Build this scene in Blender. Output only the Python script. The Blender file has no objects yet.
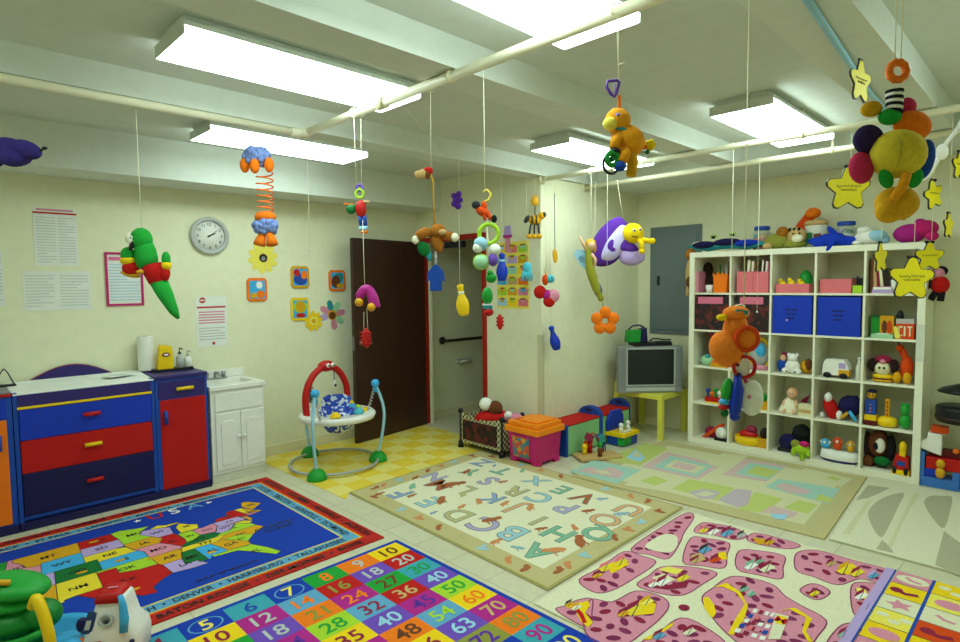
import bpy, math, random
from mathutils import Vector, Matrix, Euler
PI = math.pi
rnd = random.Random(7)
sc = bpy.context.scene
COL = sc.collection

# ------------------------------------------------------------------ camera (calibrated on the room's vanishing points)
FPX, YAW, PITCH, ROLL, EYE = 586.15, .7918, .0636, .0107, 1.573
def cam_axes():
    cy, sy, cp, sp = math.cos(YAW), math.sin(YAW), math.cos(PITCH), math.sin(PITCH)
    f = Vector((cy*cp, sy*cp, -sp)); r = Vector((sy, -cy, 0)); d = f.cross(r)
    cr, sr = math.cos(ROLL), math.sin(ROLL)
    return r*cr + d*sr, -r*sr + d*cr, f
AR, AD, AF = cam_axes()
EYEP = Vector((0, 0, EYE))
cd = bpy.data.cameras.new('camera'); cam = bpy.data.objects.new('camera', cd); COL.objects.link(cam)
m = Matrix.Identity(4)
for i in range(3):
    m[i][0], m[i][1], m[i][2], m[i][3] = AR[i], -AD[i], -AF[i], EYEP[i]
cam.matrix_world = m
cd.sensor_width = 36; cd.lens = FPX/960*36; cd.clip_start = .02
sc.camera = cam
def ray(px, py): return AF + AR*((px-480)/FPX) + AD*((py-321)/FPX)
def onz(px, py, z=0.0):
    v = ray(px, py); return EYEP + v*((z-EYE)/v.z)
def onx(px, py, x):
    v = ray(px, py); return EYEP + v*(x/v.x)
def ony(px, py, y):
    v = ray(px, py); return EYEP + v*(y/v.y)
def mpp(p): return (p-EYEP).dot(AF)/FPX          # metres per pixel at a point

# ------------------------------------------------------------------ materials
PAL = dict(
 wall='E9E7C6', ceil='D6DBD0', beam='DDE2D8', floor='CFC79F', white='EDEBE2', offwhite='D9D8C8', shelfwhite='EFEDD6', paper='E9EAE2',
 red='BE1610', darkred='5E0F12', doorred='A3200F', orange='F5780F', dorange='D9480A', yellow='F5CB0E', pyellow='F0DE5A', gold='D9A017', tan='C9A66B', brown='6B3A1C', dbrown='2A1710',
 black='16161A', charcoal='2B2C30', grey='85888A', lgrey='B9BCB8', steel='A9ADAB', green='1E9A34', dgreen='0F6B2E', lime='A6CF2E', lgreen='8CC98A', mint='9FD3A6',
 blue='0F2FB0', navy='1A174C', purpleblue='32256C', tblue='3F78CC', royal='1238B8', mblue='1B48A6', sky='3FA9E0', lblue='9CCBE2', cyan='4DB7C9', teal='2A8C93', purple='5A2A9A', lilac='B9A0D6', violet='6E49B5',
 pink='E36D96', hotpink='C41F6E', magenta='B02385', rose='D98BA0', salmon='E2727A', skin='E5B48C', violetblue='7F95D2', linegrey='C6CAC4', padwhite='EDEFE6', pastellil='BCABB2', colguard='CDCAA6', lcA='7FB394', lcB='9CC3CC', lcC='AFA5C6', lcD='BDB37C', lcE='D9A877', lcF='8FA3C4', crt='A8623A', cro='CF8A55', crs='8FB0B8', lidorange='FA8A12', bib='1C43A0', brownfur='A8661C', amber='E99A12', lilacw='C9BDE8', olivegreen='9A9A2E', orangep='F58226', staryel='EFDD1C', cguard='D6D8C8', ink='5B686C', pyellowp='D9C034', purplebl='2A1A4A', crimson='C22A55', dgreen2='12802A', panelblue='23406E', darkred2='9A1418', cream='E4DDB4', cream2='EFE9CB', beige='C2B47F', olive='8E8F3A', plum='7D2450', wine='8E1E3E',
 rugblue='0E3AA8', rugred='B8231A', ruglb='5F9FC4', rugyel='E8CF2E', rugteal='3B9DAE', rugpink='D389A3', rugplum='86305A', rugsage='C3B980', rugcream='E2DDBB', pastelteal='A0C6B6', pastellime='BAC46E', pastelpink='CFB0AC', pastelsage='BDB482', pastelcream='D0CCA2', matcream='D9D6B8', matgrey='B0AB8E',
 lackyel='E3DD55', panelgrey='707C80', tvgrey='8D9192', screen='1D2422', label='D9708C', dirtwhite='CFCDBE')
MATS = {}
def srgb(h):
    c = [int(h[i:i+2], 16)/255 for i in (0, 2, 4)]
    return tuple(x/12.92 if x <= .04045 else ((x+.055)/1.055)**2.4 for x in c) + (1,)
def mat(key):
    """'red' plastic, 'red!' plush, 'red%' glossy, 'red_' matte"""
    if key in MATS: return MATS[key]
    base, suf = (key[:-1], key[-1]) if key[-1] in '!%_@' else (key, '')
    col = srgb(PAL[base])
    M = bpy.data.materials.new(key.replace('!', '_plush').replace('%', '_gloss').replace('@', '_metal').rstrip('_') + '_material'); M.use_nodes = True
    nt = M.node_tree; b = nt.nodes['Principled BSDF']
    n = nt.nodes.new('ShaderNodeTexNoise'); tc = nt.nodes.new('ShaderNodeTexCoord'); mx = nt.nodes.new('ShaderNodeMix'); mx.data_type = 'RGBA'
    nt.links.new(tc.outputs['Object'], n.inputs['Vector'])
    amt = .16 if suf == '!' else .06
    n.inputs['Scale'].default_value = 90 if suf == '!' else 14
    mx.inputs['A'].default_value = tuple(c*(1-amt) for c in col[:3])+(1,); mx.inputs['B'].default_value = tuple(min(1, c*(1+amt)) for c in col[:3])+(1,)
    nt.links.new(n.outputs['Fac'], mx.inputs['Factor']); nt.links.new(mx.outputs['Result'], b.inputs['Base Color'])
    b.inputs['Roughness'].default_value = {'': .42, '!': .95, '%': .16, '_': .85, '@': .3}[suf]
    b.inputs['Specular IOR Level'].default_value = .3
    if suf == '@': b.inputs['Metallic'].default_value = .9
    if suf == '!':
        bp = nt.nodes.new('ShaderNodeBump'); bp.inputs['Strength'].default_value = .5; bp.inputs['Distance'].default_value = .004
        nt.links.new(n.outputs['Fac'], bp.inputs['Height']); nt.links.new(bp.outputs['Normal'], b.inputs['Normal'])
    MATS[key] = M
    return M
def special(key, fn):
    M = bpy.data.materials.new(key+'_material'); M.use_nodes = True; fn(M.node_tree, M.node_tree.nodes['Principled BSDF']); MATS[key] = M
def N(nt, t, **kw):
    n = nt.nodes.new('ShaderNode'+t)
    for k, v in kw.items(): n.inputs[k].default_value = v
    return n
def _lamp(nt, b):
    e = N(nt, 'Emission', Color=(.79, 1, .95, 1), Strength=LAMP); nt.links.new(e.outputs[0], nt.nodes['Material Output'].inputs['Surface'])
LAMP = 11.4; EXPO = 0.0
special('lamp', _lamp)
def _door(nt, b):
    tc = N(nt, 'TexCoord'); mp = N(nt, 'Mapping'); mp.inputs['Scale'].default_value = (30, 30, 1.2); no = N(nt, 'TexNoise', Scale=2.0, Detail=5.0)
    cr = N(nt, 'ValToRGB'); cr.color_ramp.elements[0].color = srgb('1C0D08'); cr.color_ramp.elements[1].color = srgb('452415')
    nt.links.new(tc.outputs['Object'], mp.inputs[0]); nt.links.new(mp.outputs[0], no.inputs['Vector']); nt.links.new(no.outputs['Fac'], cr.inputs[0]); nt.links.new(cr.outputs[0], b.inputs['Base Color'])
    b.inputs['Roughness'].default_value = .38
special('doorwood', _door)
def _floor(nt, b):
    tc = N(nt, 'TexCoord'); br = N(nt, 'TexBrick', Scale=1.0); br.offset = 0; br.inputs['Mortar Size'].default_value = .004
    br.inputs['Brick Width'].default_value = .305; br.inputs['Row Height'].default_value = .305
    br.inputs['Color1'].default_value = srgb('E0DBBB'); br.inputs['Color2'].default_value = srgb('DCD6B4'); br.inputs['Mortar'].default_value = srgb('C6BF9C')
    no = N(nt, 'TexNoise', Scale=24.0, Detail=4.0); mx = N(nt, 'Mix'); mx.data_type = 'RGBA'; mx.blend_type = 'MULTIPLY'; mx.inputs['Factor'].default_value = .25
    nt.links.new(tc.outputs['Object'], br.inputs['Vector']); nt.links.new(tc.outputs['Object'], no.inputs['Vector'])
    nt.links.new(br.outputs['Color'], mx.inputs['A']); nt.links.new(no.outputs['Color'], mx.inputs['B']); nt.links.new(mx.outputs['Result'], b.inputs['Base Color'])
    b.inputs['Roughness'].default_value = .38
special('floortile', _floor)
def _checker(c1, c2, scale, rough=.6):
    def f(nt, b):
        tc = N(nt, 'TexCoord'); ch = N(nt, 'TexChecker', Scale=scale, Color1=srgb(c1), Color2=srgb(c2))
        nt.links.new(tc.outputs['Object'], ch.inputs['Vector']); nt.links.new(ch.outputs['Color'], b.inputs['Base Color']); b.inputs['Roughness'].default_value = rough
    return f
special('yelmat', _checker('EACB3A', 'EBDA76', 5.0))
def _blot(c1, c2, c3, scale):
    def f(nt, b):
        tc = N(nt, 'TexCoord'); v = N(nt, 'TexVoronoi', Scale=scale); cr = N(nt, 'ValToRGB'); cr.color_ramp.interpolation = 'CONSTANT'
        cr.color_ramp.elements[0].color = srgb(c1); cr.color_ramp.elements[1].position = .35; cr.color_ramp.elements[1].color = srgb(c2)
        e = cr.color_ramp.elements.new(.65); e.color = srgb(c3)
        nt.links.new(tc.outputs['Object'], v.inputs['Vector']); nt.links.new(v.outputs['Color'], cr.inputs[0]); nt.links.new(cr.outputs[0], b.inputs['Base Color']); b.inputs['Roughness'].default_value = .7
    return f
special('seatfabric', _blot('1636A8', '2B55C8', 'DDE6F0', 40))
special('picprint', _blot('D99A2B', '3F7F8A', 'C8553A', 26))
special('darkprint', _blot('3B1010', '1B0A0A', '5E1A18', 22))
special('toyheap', _blot('3A2014', '6B3A1C', '8E1E1E', 30))
def _glass(nt, b):
    tr = N(nt, 'BsdfTransparent', Color=(.95, .98, .96, 1)); mx = N(nt, 'MixShader', Fac=.16); b.inputs['Roughness'].default_value = .1; b.inputs['Base Color'].default_value = (.8, .85, .82, 1)
    nt.links.new(tr.outputs[0], mx.inputs[1]); nt.links.new(b.outputs[0], mx.inputs[2]); nt.links.new(mx.outputs[0], nt.nodes['Material Output'].inputs['Surface'])
special('clear', _glass)
def _mesh(nt, b):
    tc = N(nt, 'TexCoord'); ch = N(nt, 'TexChecker', Scale=38.0, Color1=srgb('D8D2A0'), Color2=srgb('4A4636')); nt.links.new(tc.outputs['Object'], ch.inputs['Vector']); nt.links.new(ch.outputs['Color'], b.inputs['Base Color'])
special('meshcloth', _mesh)

# ------------------------------------------------------------------ mesh builder
def rotm(r): return Euler(r).to_matrix() if r else None
class B:
    def __init__(s, k=1):
        s.k = (k, k, k) if not isinstance(k, (tuple, list)) else tuple(k); s.v = []; s.f = []; s.mi = []; s.sm = []; s.names = []; s.cur = 0
    def c(s, key):
        if key not in s.names: s.names.append(key)
        s.cur = s.names.index(key); return s
    def add(s, vs, fs, smooth=False, c=None, r=None):
        R = rotm(r); o = len(s.v); kx, ky, kz = s.k
        for p in vs:
            p = Vector(p)
            if R: p = R @ p
            if c: p = p + Vector(c)
            s.v.append((p.x*kx, p.y*ky, p.z*kz))
        for f in fs: s.f.append([i+o for i in f]); s.mi.append(s.cur); s.sm.append(smooth)
        return s
    def box(s, c, d, r=None):
        x, y, z = d[0]/2, d[1]/2, d[2]/2
        vs = [(a*x, b*y, e*z) for a in (-1, 1) for b in (-1, 1) for e in (-1, 1)]
        return s.add(vs, [(0, 1, 3, 2), (4, 6, 7, 5), (0, 4, 5, 1), (2, 3, 7, 6), (0, 2, 6, 4), (1, 5, 7, 3)], False, c, r)
    def bb(s, x0, x1, y0, y1, z0, z1): return s.box(((x0+x1)/2, (y0+y1)/2, (z0+z1)/2), (x1-x0, y1-y0, z1-z0))
    def sph(s, c, r, rot=None, seg=18, rg=11, z0=-1.0, z1=1.0):
        if not isinstance(r, (tuple, list)): r = (r, r, r)
        a0, a1 = math.asin(z0), math.asin(z1); vs = []; fs = []
        for i in range(rg+1):
            a = a0+(a1-a0)*i/rg; cr = max(math.cos(a), 1e-4)
            for j in range(seg):
                t = 2*PI*j/seg; vs.append((r[0]*cr*math.cos(t), r[1]*cr*math.sin(t), r[2]*math.sin(a)))
        for i in range(rg):
            for j in range(seg): fs.append((i*seg+j, i*seg+(j+1) % seg, (i+1)*seg+(j+1) % seg, (i+1)*seg+j))
        fs.append(tuple(range(seg-1, -1, -1))); fs.append(tuple(rg*seg+j for j in range(seg)))
        return s.add(vs, fs, True, c, rot)
    def tube(s, pts, r, seg=8, closed=False, smooth=True):
        pts = [Vector(p) for p in pts]; n = len(pts); rs = r if isinstance(r, (list, tuple)) else [r]*n
        vs = []; fs = []; up = None
        for i, p in enumerate(pts):
            a = pts[(i-1) % n] if (closed or i > 0) else p; b = pts[(i+1) % n] if (closed or i < n-1) else p
            t = (b-a).normalized()
            if up is None: up = Vector((0, 0, 1)) if abs(t.z) < .9 else Vector((1, 0, 0))
            x = t.cross(up)
            if x.length < 1e-4: up = Vector((0, 1, 0)); x = t.cross(up)
            x.normalize(); y = x.cross(t).normalized(); up = y
            for j in range(seg):
                q = 2*PI*j/seg; vs.append(p + x*(rs[i]*math.cos(q)) + y*(rs[i]*math.sin(q)))
        m_ = n if closed else n-1
        for i in range(m_):
            k = (i+1) % n
            for j in range(seg): fs.append((i*seg+j, i*seg+(j+1) % seg, k*seg+(j+1) % seg, k*seg+j))
        if not closed: fs.append(tuple(range(seg-1, -1, -1))); fs.append(tuple((n-1)*seg+j for j in range(seg)))
        return s.add(vs, fs, smooth)
    def cyl(s, p0, p1, r0, r1=None, seg=16):
        return s.tube([p0, p1], [r0, r0 if r1 is None else r1], seg)
    def lathe(s, prof, c=(0, 0, 0), rot=None, seg=20, smooth=True):
        vs = []; fs = []; n = len(prof)
        for (r, z) in prof:
            for j in range(seg): t = 2*PI*j/seg; vs.append((max(r, 1e-4)*math.cos(t), max(r, 1e-4)*math.sin(t), z))
        for i in range(n-1):
            for j in range(seg): fs.append((i*seg+j, i*seg+(j+1) % seg, (i+1)*seg+(j+1) % seg, (i+1)*seg+j))
        fs.append(tuple(range(seg-1, -1, -1))); fs.append(tuple((n-1)*seg+j for j in range(seg)))
        return s.add(vs, fs, smooth, c, rot)
    def torus(s, c, R, r, rot=None, seg=28, ts=10, sx=1.0, sz=1.0):
        """ring in the local x-z plane"""
        vs = []; fs = []
        for i in range(seg):
            a = 2*PI*i/seg
            for j in range(ts):
                b = 2*PI*j/ts; q = R + r*math.cos(b); vs.append((q*math.cos(a)*sx, r*math.sin(b), q*math.sin(a)*sz))
        for i in range(seg):
            for j in range(ts): fs.append((i*ts+j, i*ts+(j+1) % ts, ((i+1) % seg)*ts+(j+1) % ts, ((i+1) % seg)*ts+j))
        return s.add(vs, fs, True, c, rot)
    def prism(s, pts, y0, y1, c=None, rot=None):
        """outline in x-z, extruded along y"""
        n = len(pts); vs = [(p[0], y0, p[1]) for p in pts]+[(p[0], y1, p[1]) for p in pts]
        fs = [tuple(range(n)), tuple(range(2*n-1, n-1, -1))]+[(i, n+i, n+(i+1) % n, (i+1) % n) for i in range(n)]
        return s.add(vs, fs, False, c, rot)
    def pillow(s, pts, th, c=(0, 0, 0), rot=None):
        """stuffed flat shape: outline in x-z, thickest at the middle"""
        n = len(pts); cx = sum(p[0] for p in pts)/n; cz = sum(p[1] for p in pts)/n; vs = []; fs = []
        lev = [(.25, -1), (.6, -1), (.85, -1), (1, 0), (.85, 1), (.6, 1), (.25, 1)]
        for f, sg in lev:
            y = sg*th*math.sqrt(1-f*f); vs += [(cx+(p[0]-cx)*f, y, cz+(p[1]-cz)*f) for p in pts]
        for i in range(len(lev)-1):
            for j in range(n): fs.append((i*n+j, i*n+(j+1) % n, (i+1)*n+(j+1) % n, (i+1)*n+j))
        fs.append(tuple(range(n-1, -1, -1))); fs.append(tuple((len(lev)-1)*n+j for j in range(n)))
        return s.add(vs, fs, True, c, rot)
    def poly(s, pts): return s.add(pts, [tuple(range(len(pts)))])
    def text(s, txt, o, ex, ez, h, align='c', wmax=None, off=.014):
        """flat lettering: o origin, ex reading direction, ez up direction, h cap height (local units)"""
        V_, F_, w, hh = glyphs(txt, off); k = h/hh; kx = k
        if wmax and w*k > wmax: kx = wmax/w
        ex, ez, o = Vector(ex), Vector(ez), Vector(o); off = {'c': w/2, 'l': 0, 'r': w}[align]
        return s.add([o+ex*((x-off)*kx)+ez*((y-hh/2)*k) for x, y in V_], F_)
    def build(s, name, parent=None, bevel=0, loc=None, rz=0.0, seg=2):
        me = bpy.data.meshes.new(name); me.from_pydata(s.v, [], s.f)
        for k in s.names: me.materials.append(MATS[k] if k in MATS else mat(k))
        me.polygons.foreach_set('material_index', s.mi); me.polygons.foreach_set('use_smooth', s.sm); me.update()
        o = bpy.data.objects.new(name, me); COL.objects.link(o)
        if parent: o.parent = parent
        if loc is not None: o.location = loc
        if rz: o.rotation_euler = (0, 0, rz)
        if bevel:
            md = o.modifiers.new('bevel', 'BEVEL'); md.width = bevel; md.segments = seg; md.limit_method = 'ANGLE'; md.angle_limit = .7
        return o
GL = {}
def glyphs(t, off=.014):
    if (t, off) in GL: return GL[(t, off)]
    cu = bpy.data.curves.new('lettering', 'FONT'); cu.body = t; cu.size = 1; cu.resolution_u = 3; cu.offset = off
    ob = bpy.data.objects.new('lettering', cu); COL.objects.link(ob); bpy.context.view_layer.update()
    me = ob.evaluated_get(bpy.context.evaluated_depsgraph_get()).to_mesh()
    V_ = [(v.co.x, v.co.y) for v in me.vertices]; F_ = [tuple(p.vertices) for p in me.polygons]
    x0 = min(v[0] for v in V_); V_ = [(x-x0, y) for x, y in V_]
    w = max(v[0] for v in V_); hh = .7
    bpy.data.objects.remove(ob); bpy.data.curves.remove(cu)
    GL[(t, off)] = (V_, F_, w, hh); return GL[(t, off)]

def tag(o, label, cat, group=None, kind=None):
    o['label'] = label; o['category'] = cat
    if group: o['group'] = group
    if kind: o['kind'] = kind
    return o
class T:
    """a thing: an Empty and the scale its parts are drawn in"""
    def __init__(s, name, label, cat, loc, rz=0.0, k=1, group=None):
        o = bpy.data.objects.new(name, None); COL.objects.link(o); o.empty_display_size = .05
        o.location = loc; o.rotation_euler = (0, 0, rz); s.o = tag(o, label, cat, group); s.k = k; s.loc = Vector(loc)
    def p(s, name, fn, bevel=0, parent=None, label=None):
        b = B(s.k); fn(b); o = b.build(name, parent or s.o, bevel)
        if label: o['label'] = label
        return o
def one(name, label, cat, loc, fn, rz=0.0, k=1, group=None, bevel=0):
    b = B(k); fn(b); return tag(b.build(name, None, bevel, loc, rz), label, cat, group)
def struct(name, fn, bevel=0):
    b = B(); fn(b); o = b.build(name, None, bevel); o['kind'] = 'structure'; return o
RZC = YAW-PI/2                      # local x = image right, local y = away from the camera
def ell(cx, cz, rx, rz, n=20, a0=0.0, a1=2*PI): return [(cx+rx*math.cos(a0+(a1-a0)*i/n), cz+rz*math.sin(a0+(a1-a0)*i/n)) for i in range(n)]
def star_pts(R, r, n=5, ph=PI/2): return [((R if i % 2 == 0 else r)*math.cos(ph+i*PI/n), (R if i % 2 == 0 else r)*math.sin(ph+i*PI/n)) for i in range(2*n)]
def catmull(pts, n=6, closed=False):
    P_ = [Vector(p) for p in pts]; out = []; L = len(P_)
    for i in range(L if closed else L-1):
        a, b, c, d = (P_[(i-1) % L], P_[i], P_[(i+1) % L], P_[(i+2) % L]) if closed else (P_[max(i-1, 0)], P_[i], P_[i+1], P_[min(i+2, L-1)])
        for j in range(n):
            t = j/n; out.append(.5*((2*b)+(c-a)*t+(2*a-5*b+4*c-d)*t*t+(3*b-a-3*c+d)*t**3))
    if not closed: out.append(P_[-1])
    return out

# ------------------------------------------------------------------ the room
YL, XD, YC, XB = 5.2, 4.15, 3.41, 5.85
X0, Y0, CZ, BZ = -1.6, -1.3, 2.67, 2.53
DJ0, DJ1, DH = 4.155, 5.07, 2.03          # doorway in the wall at x = XD
struct('floor', lambda b: b.c('floortile').bb(X0-.1, 6.6, Y0-.1, 6.2, -.1, 0))
struct('wall_left', lambda b: b.c('wall_').bb(X0-.1, XD+.1, YL, YL+.1, 0, CZ))
def _wd(b):
    b.c('wall_'); b.bb(XD, XD+.1, YC+.1, DJ0, 0, CZ); b.bb(XD, XD+.1, DJ0, YL, DH, CZ); b.bb(XD, XD+.1, DJ1, YL, 0, DH)
struct('wall_doorway', _wd)
struct('wall_column', lambda b: b.c('wall_').bb(XD, XB+.1, YC, YC+.1, 0, CZ))
struct('wall_back', lambda b: b.c('wall_').bb(XB, XB+.1, Y0-.1, YC, 0, CZ))
struct('wall_right', lambda b: b.c('wall_').bb(X0-.1, XB, Y0-.1, Y0, 0, CZ))
struct('wall_front', lambda b: b.c('wall_').bb(X0-.1, X0, Y0, YL, 0, CZ))
struct('wall_restroom', lambda b: (b.c('wall_'), b.bb(XD+.1, 6.3, YL, 5.3, 0, CZ), b.bb(6.2, 6.3, YC+.1, YL, 0, CZ)))
struct('ceiling', lambda b: b.c('ceil_').bb(X0-.1, 6.6, Y0-.1, 6.2, CZ, CZ+.1))
for y0, y1 in ((-.82, -.55), (.575, .85), (1.97, 2.19), (3.37, 3.55)):
    struct('ceiling_beam', lambda b: b.c('beam_').bb(X0, 5.0, y0, y1, BZ, CZ))
struct('ceiling_soffit', lambda b: b.c('beam_').bb(X0, XD, 4.78, YL, 2.375, CZ))
struct('ceiling_soffit', lambda b: b.c('beam_').bb(5.0, XB, Y0, YC, BZ, CZ))
struct('baseboard_left', lambda b: b.c('cream').bb(2.14, XD, YL-.015, YL, 0, .09))
struct('baseboard_doorway', lambda b: b.c('cream').bb(XD-.015, XD, YC, DJ0-.09, 0, .09))
struct('baseboard_column', lambda b: b.c('cream').bb(XD, XB-.015, YC-.015, YC, 0, .09))
struct('baseboard_back', lambda b: b.c('cream').bb(XB-.015, XB, Y0, YC, 0, .09))
struct('baseboard_restroom', lambda b: b.c('cream').bb(XD+.1, 6.2, YL-.015, YL, 0, .09))
def _frame(b):
    b.c('doorred'); b.bb(XD-.02, XD+.02, DJ0-.05, DJ0, 0, DH+.05); b.bb(XD-.02, XD+.055, DJ1, DJ1+.05, 0, DH+.05); b.bb(XD-.02, XD+.02, DJ0, DJ1, DH-.005, DH+.05)
struct('trim_1', _frame, .004)
struct('trim_2', lambda b: (b.c('colguard'), b.bb(XD-.004, XD, YC, YC+.04, .1, 1.1), b.bb(XD-.004, XD+.04, YC-.004, YC, .1, 1.1)))
# the open door
hg = Vector((4.13, 5.045, 0)); fr = onz(357.5, 444.5); ang = math.atan2(hg.y-fr.y, hg.x-fr.x); dl = (hg-fr).length
bd = B(); bd.c('doorwood').bb(0, dl, 0, .042, .008, 2.03); dr = bd.build('door_1', None, .002, fr, ang); dr['kind'] = 'structure'
bd = B(); bd.c('steel@').cyl((.065, -.002, 1.0), (.065, -.04, 1.0), .022); bd.tube([(.065, -.04, 1.0), (.065, -.052, 1.0), (.17, -.055, 1.0)], .009); bd.build('door_handle', dr)
bd = B(); bd.c('grey@').bb(-.002, .001, .008, .034, .93, 1.07); bd.build('latch_plate', dr)
t = T('door_closer', 'dark door closer box under the top of the red door frame', 'door closer', (XD+.05, 4.62, DH-.04))
t.p('closer_body', lambda b: b.c('charcoal').bb(-.03, .03, -.14, .14, -.035, .03), .004)
t.p('arm', lambda b: b.c('charcoal').tube([(0, .1, -.02), (-.06, .16, -.03), (0, .26, .0)], .008))
# grab bar and paper holder in the restroom
g0, g1 = ony(447, 341, 5.11), ony(495, 337, 5.11)
t = T('grab_bar', 'dark grab bar along the restroom wall seen through the doorway', 'grab bar', (g0.x, YL, g0.z))
t.p('bar', lambda b: b.c('dbrown').tube([(0, 0, 0), (0, -.07, 0), (.03, -.09, 0), (1.05, -.09, 0), (1.08, -.07, 0), (1.08, 0, 0)], .018, 10))
for q in (0, 1.08): t.p('wall_flange', lambda b: b.c('charcoal').cyl((q, 0, 0), (q, -.012, 0), .045))
g = ony(466, 361, 5.14)
t = T('paper_holder', 'small pale toilet paper holder under the restroom grab bar', 'holder', (g.x, YL, g.z))
t.p('bracket', lambda b: (b.c('lgrey'), b.box((0, -.008, 0), (.2, .016, .05)), b.box((-.09, -.04, 0), (.015, .07, .03)), b.box((.09, -.04, 0), (.015, .07, .03))), .003)
t.p('roller', lambda b: b.c('white').cyl((-.085, -.06, 0), (.085, -.06, 0), .016))

# ceiling lights
def light(cx, cy, label):
    t = T('ceiling_light', label, 'ceiling light', (cx, cy, CZ), 0, 1, 'fluorescent ceiling lights')
    t.p('housing', lambda b: (b.c('ceil'), b.bb(-.59, .59, -.15, .15, -.035, 0), b.bb(-.60, .60, -.185, .185, -.055, -.035), b.bb(-.604, -.60, -.187, .187, -.09, -.035), b.bb(.60, .604, -.187, .187, -.09, -.035)), .003)
    t.p('diffuser', lambda b: b.c('lamp').add([(-.599, -.184, -.0555), (.599, -.184, -.0555), (.599, .184, -.0555), (-.599, .184, -.0555), (-.599, -.178, -.091), (.599, -.178, -.091), (.599, .178, -.091), (-.599, .178, -.091)], [(4, 5, 6, 7), (0, 1, 5, 4), (2, 3, 7, 6), (1, 2, 6, 5), (3, 0, 4, 7)]))
light(1.46, 2.71, 'ceiling light nearest the left pipe elbow, large at upper left')
light(2.08, 4.14, 'ceiling light behind the blue fuzzy hanging toy, beside the left wall soffit')
light(4.08, 2.77, 'ceiling light half hidden behind the orange hanging plush animal')
light(4.20, 1.43, 'ceiling light on the right, above the white cube shelf')
light(1.50, 1.41, 'ceiling light cut off by the top edge of the photo')
light(-.6, 2.71, 'added unseen fill light behind the camera on the left side'); light(3.2, -.2, 'added unseen fill light beyond the right edge of view')  # two added fixtures out of view, brightening the foreground and the hanging stars

# overhead pipes
PZ = 2.505
t = T('overhead_pipe', 'long cream pipe with an elbow, running below the ceiling nearest the camera', 'pipe', (1.815, 3.37, PZ), 0, 1, 'overhead pipes')
t.p('pipe_run', lambda b: b.c('cream2').tube([(0, -4.5, 0), (0, -.05, 0)], .023, 14))
t.p('pipe_branch', lambda b: b.c('cream2').tube([(-.05, 0, 0), (-3.3, 0, 0)], .021, 14))
t.p('elbow', lambda b: (b.c('cream2').tube([(0, -.08, 0), (0, -.03, 0), (-.03, 0, 0), (-.08, 0, 0)], .028, 14), b.sph((-.0, -.0, 0), .03)))
t.p('coupling', lambda b: b.c('cream').cyl((0, -.80, 0), (0, -.86, 0), .03))
for y in (-1.36, -3.6): t.p('hanger_rod', lambda b: (b.c('cream').cyl((0, y, 0), (0, y, CZ-PZ), .008), b.cyl((0, y-.012, 0), (0, y+.012, 0), .028)))
for x, lab in ((4.17, 'straight cream pipe starting at the column corner under the ceiling beams'), (4.83, 'straight cream pipe nearest the cube shelf, under the back soffit')):
    t = T('overhead_pipe', lab, 'pipe', (x, YC, PZ), 0, 1, 'overhead pipes')
    t.p('pipe_run', lambda b: b.c('cream2').tube([(0, 0 if x > XD else .0, 0), (0, -4.6, 0)], .021, 12))
    t.p('wall_flange', lambda b: b.c('cream').cyl((0, -.0, 0), (0, -.012, 0), .045))
    for y in (-2.15, -3.4): t.p('hanger_rod', lambda b: (b.c('cream').cyl((0, y, 0), (0, y, (BZ if x > 4.9 else CZ)-PZ), .007), b.cyl((0, y-.012, 0), (0, y+.012, 0), .026)))
# ------------------------------------------------------------------ changing table and cabinets along the left wall
def pull(b, x, z, w=.12, y=0.0, vert=False):
    d = (0, 0, w/2) if vert else (w/2, 0, 0)
    p = Vector((x, y-.028, z)); d = Vector(d)
    b.tube([p-d, p+d], .0135, 10); b.cyl(p-d*.7, p-d*.7+Vector((0, .03, 0)), .009); b.cyl(p+d*.7, p+d*.7+Vector((0, .03, 0)), .009)
YF, YK = 4.75, 5.19
t = T('changing_table', 'wide changing table with blue, red and navy drawers and a white padded top', 'changing table', (.475, YF, 0))
W = .825
def _body(b):
    b.c('mblue'); b.bb(0, .025, 0, YK-YF, 0, .90); b.bb(W-.025, W, 0, YK-YF, 0, .90); b.bb(.025, W-.025, .02, YK-YF, .03, .79); b.bb(.025, W-.025, .0, .02, .062, .085)
    b.c('navy').bb(.0, W, -.03, .38, 0, .05)
t.p('carcass', _body, .003)
t.p('tray_panel', lambda b: b.c('purpleblue').bb(.025, W-.025, -.004, .018, .808, .888), .003)
t.p('trim_strip', lambda b: b.c('yellow').bb(.02, W-.02, -.012, .012, .793, .809), .003)
for z0, z1, c, hc, lab in ((.588, .790, 'royal', 'red', 'blue top drawer'), (.370, .584, 'red_', 'yellow', 'red middle drawer'), (.09, .366, 'navy', 'red', 'navy bottom drawer')):
    d = t.p('drawer', lambda b: b.c(c).bb(.028, W-.028, -.006, .018, z0, z1), .003, label=lab)
    t.p('handle', lambda b: pull(b.c(hc), W*.51, (z0+z1)/2+.02, .10, -.006), 0, d)
t.p('changing_pad', lambda b: b.c('padwhite_').add([(.0, -.005, .885), (W, -.005, .885), (W, YK-YF-.02, .885), (0, YK-YF-.02, .885), (.0, -.005, .897), (W, -.005, .897), (W, YK-YF-.02, .925), (0, YK-YF-.02, .925), (.1, .12, .900), (W-.1, .12, .900), (W-.1, .32, .908), (.1, .32, .908)],
   [(0, 3, 2, 1), (0, 1, 5, 4), (1, 2, 6, 5), (2, 3, 7, 6), (3, 0, 4, 7), (4, 5, 9, 8), (5, 6, 10, 9), (6, 7, 11, 10), (7, 4, 8, 11), (8, 9, 10, 11)]), .006)
arc = [(.12+.56*i/16, .90+.105*math.sin(PI*i/16)) for i in range(17)]
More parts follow.
